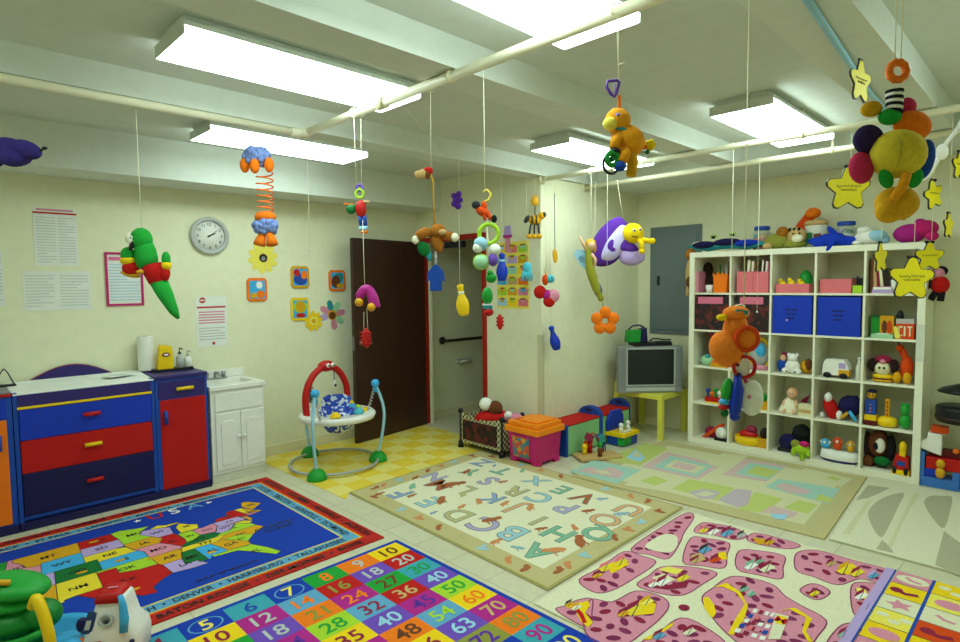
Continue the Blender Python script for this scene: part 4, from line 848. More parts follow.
def house(a, b_, sz=1.0, c1='rugyel!', c2='wine!'):
    r.c(c1).px([(a-6*sz, b_+3*sz), (a+1*sz, b_-1*sz), (a+5*sz, b_+1*sz), (a-2*sz, b_+5*sz)], 5); r.c(c2).px([(a-6*sz, b_+3*sz), (a-4*sz, b_-1*sz), (a+2.5*sz, b_-4*sz), (a+1*sz, b_-1*sz)], 5); r.c('charcoal').px([(a-2.4*sz, b_+5*sz), (a+1*sz, b_-1*sz), (a+1.5*sz, b_-.8*sz), (a-1.8*sz, b_+5*sz)], 6)
for a, b_, sz, c1, c2 in ((606, 566, 1, 'rugyel!', 'salmon!'), (622, 560, 1, 'rugyel!', 'salmon!'), (598, 574, .8, 'gold!', 'wine!'), (664, 580, 1.1, 'white!', 'wine!'), (684, 576, 1, 'rugyel!', 'wine!'), (654, 583, .8, 'white!', 'salmon!'), (706, 548, 1, 'ruglb!', 'charcoal'), (716, 558, .9, 'dorange!', 'wine!'), (697, 559, .8, 'tan!', 'wine!'), (636, 607, 1.5, 'rugyel!', 'wine!'), (648, 600, 1, 'pyellow!', 'gold!'), (624, 612, .9, 'gold!', 'wine!'), (714, 530, .9, 'white!', 'wine!'), (728, 531, 1, 'ruglb!', 'wine!'), (704, 529, .7, 'rugyel!', 'salmon!'), (742, 534, .7, 'lgrey!', 'charcoal'), (770, 541, .8, 'gold!', 'wine!'), (752, 564, 1, 'white!', 'lcA!'), (768, 566, 1.1, 'rugcream!', 'wine!'), (760, 560, .7, 'lcA!', 'wine!'), (846, 567, 1.2, 'rugyel!', 'gold!'), (858, 571, 1, 'rugyel!', 'wine!'), (832, 562, .8, 'tan!', 'wine!'), (874, 574, .9, 'ruglb!', 'lilac!'), (862, 594, 1, 'white!', 'wine!'), (868, 605, .9, 'rugyel!', 'wine!'), (815, 592, .8, 'rugyel!', 'wine!'), (745, 588, .7, 'lcA!', 'charcoal'), (752, 593, .7, 'lcA!', 'lgrey!'), (660, 634, 1, 'ruglb!', 'wine!'), (690, 630, 1, 'rugcream!', 'wine!'), (845, 632, 1, 'lcA!', 'wine!'), (577, 606, .8, 'rugcream!', 'gold!'), (570, 603, .7, 'gold!', 'charcoal')): house(a, b_, sz*1.35, c1, c2)
# little buildings of the big block
for u in range(4):
    for v in range(5):
        a = Vector((733, 632)).lerp(Vector((756, 608)), v/5); b_ = Vector((766, 642)).lerp(Vector((777, 612)), v/5); p = a.lerp(b_, (u+.1)/4); q = a.lerp(b_, (u+.75)/4); d = Vector((2.4, -3.6))
        r.c(('white!', 'rose!', 'wine!', 'mblue!', 'white!', 'salmon!')[(u*2+v*3) % 6]).px([tuple(p), tuple(q), tuple(q+d), tuple(p+d)], 5)
r.c('rugcream!').px([(768, 640), (776, 614), (789, 617), (780, 640)], 5); r.c('yellow!').px([(775, 624), (778, 616), (787, 618), (784, 626)], 6); x, y = wp(781, 621, .008); r.c('red_').write('M', x, y, .05, (0, -1), 8)
r.c('wine!'); x, y = wp(684, 608, .008); r.dot(x, y, .03, .025, 3)
# the lettered squares along the right side
yl0, yl1, yl2 = .63, .45, .27
r.c('lilac!').rect(2.13, 3.735, yl0-.012, yl0+.03, 5); r.c('mblue!').rect(2.13, 3.735, yl0-.018, yl0-.010, 6)
cells = [3.735-.162*i for i in range(11)]
for col, (ya, yb) in enumerate(((yl0-.018, yl1), (yl1, yl2), (yl2, yl2-.18), (yl2-.18, yl2-.36), (yl2-.36, ry0))):
    for i in range(10):
        xa, xb = cells[i+1], min(cells[i], 3.735); c = (('rose', 'yellow', 'rugcream', 'pyellow', 'yellow'), ('yellow', 'pyellow', 'rugcream', 'dorange', 'yellow'))[col % 2][i % 5]
        xm, ym = (xa+xb)/2, (ya+yb)/2
        r.c(c+'!').rect(xa+.003, xb-.003, yb+.004, ya-.004, 5); r.c('charcoal').rect(xa-.002, xa+.002, yb, ya, 6)
        q = (i+col*3) % 5
        if q == 0: r.c('rugcream!').dot(xm, ym, .05, .07, 6); r.c('rose!').line([(xm+.02, ym+.03), (xm-.01, ym), (xm-.015, ym-.04)], .02, 7)
        elif q == 1: r.c('wine!').dot(xm+.0, ym+.04, .03, .028, 6); r.line([(xm, ym+.05), (xm-.02, ym), (xm, ym-.05)], .03, 6)
        elif q == 2: r.c('rose!').flat([(xm+p[0], ym+p[1]) for p in star_pts(.06, .028)], 6)
        elif q == 3: [r.c('rugcream!').dot(xm+dx, ym+dy, .022, .026, 6) for dx, dy in ((.02, .04), (-.02, -.01), (.02, -.05))]
        else: r.c('rose!').dot(xm, ym, .045, .06, 6)
    r.c('mblue!').rect(2.13, 3.735, yb-.007, yb+.007, 7)
tag(r.build('road_rug'), 'pink and cream road map rug with lettered squares at lower right', 'rug')

# --- grey and cream play mat
r = Rug(.010); r.c('matcream!').quad([(3.915, .985), (3.915, -.9), (5.40, -.9), (5.40, 1.085)], .009)
r.c('olive!').line([(3.917, .97), (3.917, -.9)], .008, 1)
r.c('matgrey!').px([(856, 500), (868, 485), (890, 488), (878, 494), (868, 498)], 1)
r.px([(868, 514), (873, 505), (885, 497), (904, 493), (898, 507), (890, 524), (882, 537), (874, 530)], 1, 3); r.px([(882, 540), (888, 545), (894, 553), (888, 552), (876, 549)], 1)
r.px([(924, 503), (930, 496), (942, 496), (952, 497), (950, 512), (944, 528), (934, 520)], 1, 3); r.px([(944, 531), (952, 537), (962, 544), (975, 560), (960, 576), (935, 565)], 1)
r.px([(985, 505), (1000, 498), (1020, 500), (1018, 520), (1005, 530)], 1, 3)
r.c('pastelcream!').px([(842, 534), (866, 502), (873, 499), (850, 535)], 1); r.px([(888, 545), (905, 510), (914, 493), (920, 494), (904, 520), (892, 548)], 1)
tag(r.build('play_mat'), 'cream play mat with large grey curved shapes at the right edge', 'mat')

# --- yellow checked mat
r = Rug(.004); r.c('yelmat').quad([(2.25, 3.70), (2.325, 3.785), (2.33, 3.80), (3.77, 3.875), (4.09, 3.90), (4.09, 5.16), (2.225, 5.16)], .0035)
tag(r.build('floor_mat'), 'yellow checked floor mat under the baby jumper', 'mat')
# ------------------------------------------------------------------ toys hanging from the pipes on strings
PLN = {'u': (ony, 3.37), 'a': (onx, 1.815), 'b': (onx, 4.17), 'c': (onx, 4.83)}
class H(T):
    def __init__(s, name, label, cat, px, py, plane, group='toys hanging from the ceiling pipes', turn=0.0):
        fn, v = PLN[plane] if isinstance(plane, str) else plane
        P_ = fn(px, py, v); k = mpp(P_); super().__init__(name, label, cat, P_, RZC+turn, k, group); s.P = P_
    def string(s, x, z0, ztop=None, key='cream2', th=None, x1=None):
        zt = ((ztop if ztop is not None else PZ)-s.P.z)/s.k; w = th or .0016/s.k
        s.p('string', lambda b: b.c(key).tube([(x, 0, z0), (x if x1 is None else x1, 0, zt)], w, 5))
        if ztop is None: s.p('knot', lambda b: b.c(key).torus((x if x1 is None else x1, 0, zt), .0235/s.k, .0022/s.k, (0, 0, 0) , 16, 5))
def eye(b, x, y, z, r, w='white'): b.c(w).sph((x, y, z), r, None, 10, 7); b.c('black').sph((x, y-r*.75, z), r*.55, None, 8, 6)

t = H('plush_bug', 'dark purple plush bug cut off by the left photo edge', 'plush toy', 8, 152, 'u'); t.k *= 1.15
t.p('body', lambda b: b.c('purpleblue!').sph((2, 0, 0), (18, 13, 12), (0, .25, 0)))
t.p('wing', lambda b: b.c('purpleblue!').sph((18, -4, 1), (14, 8, 8), (0, .3, 0))); t.p('wing', lambda b: b.c('purpleblue!').sph((9, -6, -6), (12, 8, 8)))
t.p('head', lambda b: (b.c('purpleblue!').sph((-12, -3, -4), 10), b.c('black').sph((-14, -11, -2), 1.6)))
t.p('tail', lambda b: (b.c('black').tube([(30, -4, -1), (34, -4, 1.5)], 1.1), b.sph((35, -4, 2), (2.3, 1.6, 1.5))))
t.string(-6, 9)
t = H('plush_parrot', 'green plush parrot with red and yellow wings hanging before the framed notice', 'plush toy', 150, 262, 'u')
t.p('body', lambda b: (b.c('green!').lathe([(1, -7), (9, -5), (10.5, 3), (10, 12), (8, 19), (1, 22)], (-3, 0, 0), (0, -.12, 0)), b.c('red!').lathe([(6.5, -21), (9.5, -18), (11.2, -8), (10.2, -1), (5, 0)], (3, 0, -2), (0, -.28, 0))))
t.p('head', lambda b: b.c('green!').sph((-7, -1, 22), (10.5, 9.5, 12)))
t.p('face_patch', lambda b: (b.c('white!').sph((-13, -5, 21), (5, 5, 6)), b.c('black').sph((-12.5, -9, 15.5), (2.2, 2, 5), (0, .4, 0))))
t.p('beak', lambda b: b.c('cream2').tube([(-15, -4, 27), (-19, -5, 24), (-19.5, -5, 19)], [3.2, 2.6, .6], 8))
t.p('eye', lambda b: eye(b, -12, -9, 24, 1.5))
for sx, x0 in ((-1, -20), (1, 18)):
    f = 1 if sx < 0 else .55; dz = 0 if sx < 0 else -5
    t.p('wing', lambda b: (b.c('green!').sph((x0*f+ (8 if sx > 0 else 0), -3, 7+dz), (7*f, 5, 8)), b.c('yellow!').sph((x0*f+(8 if sx > 0 else 0), -3, 1.5+dz), (8*f, 5.6, 5)), b.c('red!').sph((x0*f+2*(-sx)+(8 if sx > 0 else 0), -2.5, -6+dz), (8.4*f, 5.5, 8)) , b.c('gold!').sph((x0*f+(9 if sx > 0 else 1), -2, -12), (10*f, 4, 3), (0, .25, 0)) if sx < 0 else b))
t.p('tail', lambda b: b.c('green!').tube([(8, 0, -20), (14, 0, -33), (22, 0, -50), (26, 0, -57)], [8.5, 7.5, 4.5, 1.5], 14))
t.p('foot', lambda b: b.c('gold').sph((-5, -9, -10), (4, 3, 2.4)))
t.string(-7, 33)
t = H('spring_creature', 'blue fuzzy hanging toy with orange feet and a long orange spring', 'hanging toy', 262, 195, 'u')
def fuzz(b, c, R, n, key, sd):
    r_ = random.Random(sd); b.c(key).sph(c, (R[0]*.86, R[1]*.86, R[2]*.86))
    for i in range(n):
        a, z = r_.uniform(0, 2*PI), r_.uniform(-.9, .95); q = math.sqrt(1-z*z); b.sph((c[0]+R[0]*.8*q*math.cos(a), c[1]+R[1]*.8*q*math.sin(a), c[2]+R[2]*.8*z), R[0]*.23, None, 7, 5)
t.p('upper_fluff', lambda b: fuzz(b, (-4, 0, 38), (14, 12, 11), 46, 'sky!' if False else 'violetblue!', 1))
for x, y in ((-15, -3), (-3, -9), (9, -3)): t.p('foot', lambda b: b.c('orange!').sph((x, y, 29 if abs(x+3) > 1 else 27), (4.6, 5, 7.5)))
t.p('spring', lambda b: b.c('orange').tube([(3+ 8*math.cos(i*.45), 8*math.sin(i*.45), 22-42*(i/98)**.9) for i in range(99)], .75, 5))
t.p('belly', lambda b: b.c('orange!').sph((3, -1, -22), (10.5, 9, 6)))
t.p('lower_fluff', lambda b: fuzz(b, (3, 0, -31), (14, 12, 9), 46, 'violetblue!', 2))
for x in (-2, 9): t.p('leg', lambda b: b.c('orange!').tube([(x*.6+2, -3, -38), (x, -3, -45), (x+(1 if x > 0 else -1), -4, -50)], [3.2, 5, 6], 12))
t.string(-4, 48)
t = H('linked_toy', 'small red and green toy with blue legs hanging high before the brown door', 'hanging toy', 360, 210, 'a')
t.p('link', lambda b: (b.c('violet').torus((0, 0, 22), 3, 1), b.c('lime').torus((0, 0, 16), 4, 1.3)))
t.p('body', lambda b: b.c('red').sph((1, 0, 1), (5.5, 5, 9)))
t.p('wing', lambda b: (b.c('dgreen').sph((-9, 0, 1), (5, 3, 5)), b.cyl((-8, 0, 3), (6, 0, 7), 1.2), b.c('orange').box((-11, 0, 6), (10, 1, 1.4), (0, .1, 0)), b.c('tan').sph((6, 0, 8), (4, 2, 1.4))))
for x in (0, 4): t.p('leg', lambda b: (b.c('mblue').cyl((x, 0, -6), (x+1, 0, -16), 2.4, 2), b.c('lblue').sph((x+1, 0, -18), 2.8), b.c('orange').sph((x+2, -1, -22), 1.8)))
t.string(-3, 25, x1=-4); t.string(2, 25, x1=3)
t = H('finger_puppet', 'pink hanging toy with two yellow balls below the red and green one', 'hanging toy', 367, 300, 'a')
t.p('body', lambda b: b.c('magenta').tube(catmull([(-8, 0, -6), (-7, 0, 4), (-1, 0, 11), (5, 0, 5), (8, 0, -8)], 5), [3.5]*5+[4.5]*6+[5]*5+[5.5]*5, 12))
for x, z in ((-7, -2), (5, -7)): t.p('yellow_ball', lambda b: b.c('gold').sph((x, -5, z), 4.2))
t.string(-2, 11, 1.573+ .35, x1=-2.5)
t = H('rubber_bug', 'red knobbly bug hanging lowest before the brown door', 'hanging toy', 366, 338, 'a')
t.p('body', lambda b: b.c('red').sph((0, 0, 0), (4.6, 4, 10)))
for i in range(4): t.p('leg_pair', lambda b: b.c('red').tube([(-5.6, -1, 5-3.6*i), (0, -3, 6-3.6*i), (5.6, -1, 5-3.6*i)], 1.1, 6))
t.string(-2, 9, t.P.z+t.k*26, x1=-1.4); t.string(2, 9, t.P.z+t.k*30, x1=1.5)
t = H('plush_dog', 'small tan dog head plush with red cap on a long yellow strap', 'hanging toy', 424, 174, 'a')
t.p('head', lambda b: (b.c('tan!').sph((0, 0, 0), (6, 5, 5)), b.c('tan!').sph((-5.5, -2, -1), (4.4, 4, 4))))
t.p('nose', lambda b: b.c('brown').sph((-9, -3, -1), 1.6)); t.p('cap', lambda b: b.c('red!').sph((4, 0, 3), (5, 5, 4)))
t.p('ear', lambda b: b.c('brown!').sph((4, -4, -2), (2.6, 2, 4)))
t.p('strap', lambda b: b.c('gold').tube([(6, 0, 2), (9, 0, -8), (9.5, 0, -52)], .9, 6))
t.string(7, 4, x1=8)
t = H('plush_bear', 'brown plush bear with outstretched arms hanging on a yellow strap', 'plush toy', 435, 236, 'a')
t.p('body', lambda b: b.c('brownfur!').sph((2, 0, -6), (6, 5, 11), (0, -.25, 0))); t.p('head', lambda b: (b.c('brownfur!').sph((3, -2, 5), (8, 7, 7)), b.c('tan!').sph((8, -8, 3), (4, 3, 3))))
t.p('arm', lambda b: b.c('brownfur!').tube([(-2, 0, 2), (-9, -2, 4), (-17, -4, -1)], [4, 5, 5], 12)); t.p('arm', lambda b: b.c('brownfur!').tube([(5, 0, 2), (12, -2, 0), (17, -3, -1)], [4, 4.5, 4.5], 12))
t.p('paw', lambda b: b.c('cream2!').sph((20, -5, -2), (4, 4, 4.4))); t.p('paw', lambda b: b.c('cream2!').sph((-19, -5, -4), (3.5, 3.5, 4.4)))
t.p('leaf_toy', lambda b: (b.c('dgreen!').sph((-11, -3, -13), (6, 3, 8), (0, -.5, 0)), b.c('teal!').sph((-6, -2, -20), (3, 3, 5))))
t = H('tag_toy', 'flat blue shirt-shaped tag hanging under the brown bear', 'hanging toy', 436, 278, 'a')
t.p('tag', lambda b: b.c('mblue').prism([(-6, -13), (6, -13), (6, -2), (9, -4), (8, 6), (2, 13), (-2, 13), (-8, 6), (-9, -4), (-6, -2)], -1.5, 1.5), .001)
t.p('chain', lambda b: (b.c('lgrey').tube([(0, 0, 13), (.5, 0, 28)], .8, 5), [b.torus((0, 0, 16+3*i), 1.4, .5, (0, 0, i*1.5), 10, 5) for i in range(4)]))
pb = (lambda x, y, X: onx(x, y, X), 3.2)
t = H('plush_flower', 'small purple plush hanging above the yellow bowling pin', 'hanging toy', 457, 200, (ony, 3.42))
t.p('body', lambda b: [b.c('purple!').sph((dx, 0, dz), (r_, 3, r_)) for dx, dz, r_ in ((0, 0, 4.5), (-3, 4, 3), (2, 6, 3), (-3, -4, 3), (1, -6, 3.4), (3, 0, 3))])
t.string(2, 6, 2.53)
def pin(px, py, col, lab, plane, H_, ztop, tilt=0.0, sx=0.0, band=None):
    t = H('toy_bowling_pin', lab, 'toy bowling pin', px, py, plane, 'hanging toy bowling pins')
    pr = [(.10, -.5), (.17, -.47), (.21, -.36), (.245, -.2), (.22, -.04), (.14, .12), (.095, .24), (.10, .32), (.135, .40), (.12, .47), (.05, .5)]
    bo = t.p('body', lambda b: b.c(col).lathe([(r*H_*.86, z*H_) for r, z in pr], (0, 0, 0), (0, tilt, 0)))
    t.p('neck_band', lambda b: b.c(band or col).lathe([(.112*H_*.9, .18*H_), (.1*H_*.9, .27*H_)], (0, 0, 0), (0, tilt, 0)), 0, bo)
    t.string(H_*.5*math.sin(tilt), H_*.48*math.cos(tilt), ztop)
    return t
pin(462, 300, 'yellow', 'yellow toy bowling pin hanging in the open doorway', (ony, 3.42), 32, onx(457, 207, 3.2).z if False else ony(462, 208, 3.42).z, -.12, 0, 'cream2')
t = H('plush_fox', 'orange plush animal with a black head and foot hanging on a yellow hook', 'plush toy', 485, 211, 'a')
t.p('body', lambda b: (b.c('dorange!').sph((-2, 0, -1), (8, 5, 4.6), (0, .5, 0)), b.sph((-1, 0, 5), (3, 3, 5))))
t.p('head', lambda b: b.c('charcoal!').sph((-9, -1, 6), (4.4, 4, 4))); t.p('foot', lambda b: b.c('black!').sph((9, -1, -8), (3, 3, 4)))
for x in (-1, 4): t.p('leg', lambda b: b.c('dorange!').tube([(x, -2, -3), (x+1, -3, -9)], 1.7, 8))
t.p('hook', lambda b: b.c('pyellow').tube([(-2, 0, 9), (4, 0, 11), (6, 0, 17), (2, 0, 21), (-2, 0, 19)], 1.1, 7))
t.string(0, 20)
t = H('teething_rings', 'hanging chain of green, white and purple rings and balls by the red door frame', 'hanging toy', 487, 262, 'a')
t.p('large_ring', lambda b: b.c('lime').torus((2, 0, 28), 9.5, 2.2)); t.p('blue_ball', lambda b: (b.c('lblue').sph((-6, -1, 18), 7), b.c('white').sph((-9, -3, 14), 5)))
t.p('white_ball', lambda b: b.c('white').sph((8, -1, 12), 6)); t.p('green_ball', lambda b: (b.c('mint').sph((-6, -2, 0), (7.5, 7, 7.5)), b.c('lime').torus((-6, -3, 0), 6.5, 1.6)))
t.p('purple_ball', lambda b: b.c('violet').sph((6, -2, 2), (5.2, 5, 6.5))); t.p('frog', lambda b: (b.c('green').sph((4, -2, -16), (5.5, 4, 5)), b.sph((3, -3, -11), 3)))
t.p('long_bead', lambda b: (b.c('green').sph((0, -2, -34), (5.5, 4, 9)), b.c('lime').torus((0, -2, -34), 4, 1, None, 16, 6, 1, 1.7))); t.p('end_bead', lambda b: (b.c('teal').box((0, -2, -45), (10, 6, 3.4)), b.c('white').box((0, -2, -42.5), (10, 6, 1.6)), b.c('red').sph((1, -2, -50), (5, 4, 4.4))), .001)
t.p('cord', lambda b: b.c('cream2').tube([(0, 0, 44), (1, 0, 20), (1, 0, -10), (1, 0, -46)], .7, 5))
t = H('plush_bee', 'small yellow and black bee under a yellow sun near the column corner', 'hanging toy', 535, 220, (ony, 3.40))
t.p('sun', lambda b: (b.c('gold').sph((0, 0, 19), (4, 2, 5)), [b.cyl((0, 0, 19), (6*math.cos(i*PI/4), 0, 19+7*math.sin(i*PI/4)), 1.2, .2, 6) for i in range(8)]))
t.p('body', lambda b: (b.c('gold!').sph((0, 0, 0), (6.5, 4.5, 5)), [b.c('black').torus((x, 0, 0), 4.6 if abs(x) < 2 else 4, .8, (0, 0, PI/2), 18, 6) for x in (-3, 1)]))
t.p('head', lambda b: (b.c('gold!').sph((6.5, -1, 4), 3.6), b.c('black').sph((9, -2, 5), 2.6))); t.p('wing', lambda b: b.c('charcoal').sph((-8, 0, 1), (2.4, 1.4, 4.6), (0, .6, 0)))
for x in (-6, -1, 4): t.p('leg', lambda b: (b.c('black').tube([(x*.7, -1, -4), (x, -1, -14)], .9, 6), b.c('gold!').sph((x, -2, -16.5), (3, 3, 2.4))))
t.p('string', lambda b: b.c('black').tube([(0, 0, 5), (0, 0, 15)], .5, 5)); t.string(0, 24, 2.53)
pin(502, 267, 'royal', 'blue toy bowling pin hanging in front of the poster', (onx, 3.9), 28, 2.53, 0, 0, 'lblue')
t = H('rubber_bug', 'small red bug hanging below the poster', 'hanging toy', 500, 322, (onx, 3.9))
t.p('body', lambda b: b.c('red').sph((0, 0, 0), (3.2, 3, 8)))
for i in range(3): t.p('leg_pair', lambda b: b.c('red').tube([(-4, -1, 4-3.6*i), (0, -2, 4.5-3.6*i), (4, -1, 4-3.6*i)], .8, 6))
t.string(0, 7, 2.0)
t = H('plush_fish', 'light blue plush squid hanging at the right edge of the poster', 'hanging toy', 527, 271, (onx, 4.02))
t.p('body', lambda b: b.c('cyan!').sph((0, 0, 3), (4.5, 3.5, 6)))
for i in range(4): t.p('tentacle', lambda b: b.c('cyan!').tube([(-3+2*i, -1, 0), (-4.5+3*i, -2, -6), (-3.5+2.4*i, -1, -10)], [1.6, 1.3, .8], 7))
t.string(0, 8, 2.53)
t = H('plush_butterfly', 'red and pink plush butterfly with a teal head before the column wall', 'plush toy', 546, 292, (ony, 3.25))
for x, z, c, r_ in ((-6, 0, 'red!', 6.4), (3, -9, 'red!', 6), (7, -4, 'rose!', 6.5), (1, -3, 'magenta!', 5)): t.p('wing', lambda b: b.c(c).sph((x, -1, z), (r_, 3.4, r_*1.05)))
t.p('body', lambda b: b.c('dorange!').sph((-1, -3, 12), (3.4, 3, 5.5))); t.p('head', lambda b: (b.c('cyan!').sph((4, -3, 13), 4.2), b.c('black').sph((5, -7, 14), .8)))
t.p('antenna', lambda b: b.c('gold').tube([(0, -2, 16), (-1, -2, 21)], .8)); t.string(0, 17, 2.53)
t = H('hang_tag', 'thin yellow tag on a dark cord before the column wall', 'hanging tag', 555, 256, (ony, 3.33))
t.p('tag', lambda b: b.c('gold').prism(ell(0, 0, 3, 7, 16), -.6, .6, None, (0, -.15, .7))); t.p('cord', lambda b: b.c('charcoal').tube([(0, 0, 6), (-.5, 0, 62)], .35, 5)); t.string(-.5, 62, 2.53, x1=-.5)
pin(554, 338, 'royal', 'blue toy bowling pin hanging alone before the column wall', (ony, 3.3), 25, 2.53, -.25, 0, 'mblue')
pin(597, 286, 'royal', 'blue toy bowling pin hanging behind the green winged doll', (onx, 4.60), 21, 2.5, -.2, 0, 'mblue')
# orange plush animal near the camera
t = H('plush_monkey', 'orange plush animal with yellow muzzle and green ring on a purple clip', 'plush toy', 622, 145, 'a', turn=.1)
t.p('body', lambda b: b.c('amber!').sph((6, 0, 4), (17.5, 14, 15.5), (0, .55, 0))); t.p('belly', lambda b: b.c('amber!').sph((9, -4, -1), (11, 10, 10)))
t.p('head', lambda b: b.c('amber!').sph((-5, -1, 23), (13, 12, 12.5))); t.p('muzzle', lambda b: b.c('pyellow!').sph((-14, -6, 19), (7.5, 7, 6.5)))
t.p('eye_patch', lambda b: b.c('lilac!').sph((-6, -9.5, 25), (6, 3, 4.2), (0, .3, 0))); t.p('eye', lambda b: b.c('black').sph((-8, -12.4, 25.5), 1.1))
for x in (-8, 1): t.p('ear', lambda b: b.c('amber!').sph((x, 2, 33), (3, 2.4, 3.6)))
t.p('collar', lambda b: b.c('teal').torus((-2, 0, 13), 9.5, 1.8, (PI/2, .25, 0)))
t.p('arm', lambda b: (b.c('amber!').tube([(-3, -6, 8), (-10, -10, 2), (-12, -12, -6)], [4.6, 5, 5], 12), b.c('charcoal!').sph((-12, -13, -9), (5.5, 5, 3.2))))
t.p('leg', lambda b: (b.c('amber!').tube([(2, -5, -6), (-2, -12, -13), (-6, -14, -20)], [6, 6, 5], 12), b.c('mblue!').sph((-7, -15, -24), (6, 5.5, 5)))); t.p('leg', lambda b: (b.c('gold!').tube([(8, -2, -6), (8, -8, -18), (6, -10, -32)], [6, 5.5, 5], 12)))
t.p('tail', lambda b: (b.c('orange!').tube([(18, 2, -2), (26, 2, -1)], 2.4, 8), [b.c('yellow!').sph((30+2.6*math.cos(i*1.25), 2, 1+2.6*math.sin(i*1.25)), 3.2) for i in range(5)], b.c('dgreen').sph((27, 2, -6), 2.4)))
t.p('toy_ring', lambda b: (b.c('charcoal').torus((-16, -14, -22), 9, 1.3, (0, 0, .3)), b.c('green').torus((-15, -15, -17), 6, 2.6, (0, 0, .2)), b.c('dgreen').sph((-15, -15, -17), 3)))
t.p('strap', lambda b: b.c('orange').box((-3, 0, 40), (3, 1, 17))); t.p('clip', lambda b: (b.c('purple').tube([(-15, 0, 62), (-16, 0, 56), (-11, 0, 49), (-8, 0, 47), (-6, 0, 50), (-3, 0, 61), (-5, 0, 63)], 1.5, 8, True), b.c('lilac').tube([(-9, 0, 61), (-7, 0, 55), (-9, 0, 50)], .9, 6)))
t.string(-4, 62); t.string(-4, 78, x1=-6)
t.p('knot', lambda b: b.c('cream2').tube([(-4, 0, 78), (2, 0, 80)], .8, 5))
# big purple butterfly
t = H('plush_butterfly', 'large purple and white plush butterfly with a yellow smiling head', 'plush toy', 616, 242, (onx, 4.6))
def wing(b, c, rx, ry, rz, rot, pat):
    b.c('lilacw!').sph(c, (rx, ry, rz), rot, 24, 14)
    for dx, dz, r1, r2 in pat:
        R_ = rotm(rot); q = Vector((dx*rx, -ry*math.sqrt(max(0, 1-dx*dx-dz*dz))*.98, dz*rz)); q = R_ @ q if R_ else q
        b.c('purple!').sph((c[0]+q.x, c[1]+q.y, c[2]+q.z), (r1, 1.1, r2), rot, 16, 8)
sm = lambda q: [(p.x, p.z) for p in catmull([(x, 0, z) for x, z in q], 5, True)]
OUT = sm([(-26, -16), (-23, 2), (-12, 17), (2, 25), (11, 18), (16, 6), (8, -10), (-4, -22), (-18, -24)])
t.p('upper_wing', lambda b: b.c('purple!').pillow(OUT, 6))
t.p('wing_panel', lambda b: b.c('lilacw!').pillow(sm([(-17, -18), (-14, -3), (-5, 10), (5, 18), (12, 12), (13, 2), (6, -10), (-4, -19)]), 7, (0, -2, 0)))
for x, z, rx, rz in ((-4, -4, 6, 7.5), (6, -3, 4, 6)): t.p('wing_spot', lambda b: b.c('purple!').sph((x, -7.2, z), (rx, 1.6, rz), (0, .5, 0)))
t.p('lower_wing', lambda b: (b.c('lilac!').pillow(sm([(4, -8), (16, -6), (27, -10), (27, -19), (16, -24), (4, -20)]), 6, (0, -3, 0)), b.c('purple!').sph((12, -6, -6), (9, 3.4, 5), (0, .3, 0))))
t.p('head', lambda b: b.c('yellow!').sph((15, -7, 8), (10.5, 9, 10)))
t.p('eye', lambda b: eye(b, 14, -15, 10, 1.7)); t.p('eye', lambda b: eye(b, 20, -14, 11, 1.7)); t.p('mouth', lambda b: b.c('dbrown').tube(catmull([(12, -15.2, 5), (15, -16, 3.5), (18, -15.4, 4)], 4), .5, 6))
t.p('antenna', lambda b: (b.c('yellow!').tube([(19, -12, 2), (22, -14, -3), (22, -14, -10)], 2.6, 8), b.sph((22, -14, -10), 3))); t.p('antenna', lambda b: (b.c('yellow!').tube([(22, -11, 2), (28, -12, 0), (33, -12, -1)], 2.4, 8), b.sph((33, -12, 0), 3)))
t.string(8, 16, PZ-.02, x1=1)
# winged doll and orange flower
t = H('winged_doll', 'slim cloth doll in green with pale blue wings beside the butterfly', 'doll', 592, 268, 'b')
t.p('body', lambda b: b.c('olivegreen!').tube(catmull([(-3, 0, 22), (-3, 0, 10), (-2, 0, 0), (2, 0, -14), (6, 0, -24), (10, 0, -33)], 4), [3.4]*4+[4]*4+[4.6]*4+[4.2]*4+[3]*4+[1.6], 12))
t.p('head', lambda b: b.c('skin').sph((-1, -1, 22), (4.2, 4, 4.8))); t.p('hair', lambda b: (b.c('gold!').sph((-1, 1.2, 24), (5.4, 4.4, 5)), b.sph((2.4, 0, 20), (2, 2, 5))))
t.p('arm', lambda b: b.c('skin').tube([(-4, 0, 15), (-9, -1, 24), (-13, -2, 31)], [1.8, 1.5, 1.3], 8)); t.p('arm', lambda b: b.c('skin').tube([(-1, -2, 14), (3, -3, 8), (2, -4, 2)], [1.7, 1.5, 1.3], 8))
t.p('wing', lambda b: b.c('lblue').prism(ell(-12, 6, 11, 6, 18), 1.5, 2.3, None, (0, .5, 0))); t.p('wing', lambda b: b.c('lblue').prism(ell(-9, -3, 8, 4, 18), 1.5, 2.2, None, (0, .9, 0)))
t.string(-1, 27)
t = H('plush_flower', 'orange five-petalled flower hanging left of the television', 'hanging toy', 605, 321, 'b')
for i in range(5): t.p('petal', lambda b: b.c('orange!').sph((8.6*math.cos(i*2*PI/5+.3), 0, 8.6*math.sin(i*2*PI/5+.3)), (6, 3.4, 6)))
t.p('ring', lambda b: b.c('orange!').torus((0, 0, 0), 6.8, 3)); t.p('cord', lambda b: b.c('olive').tube([(0, 0, 9), (-3, 0, 20)], .6, 5)); t.string(2, 12)
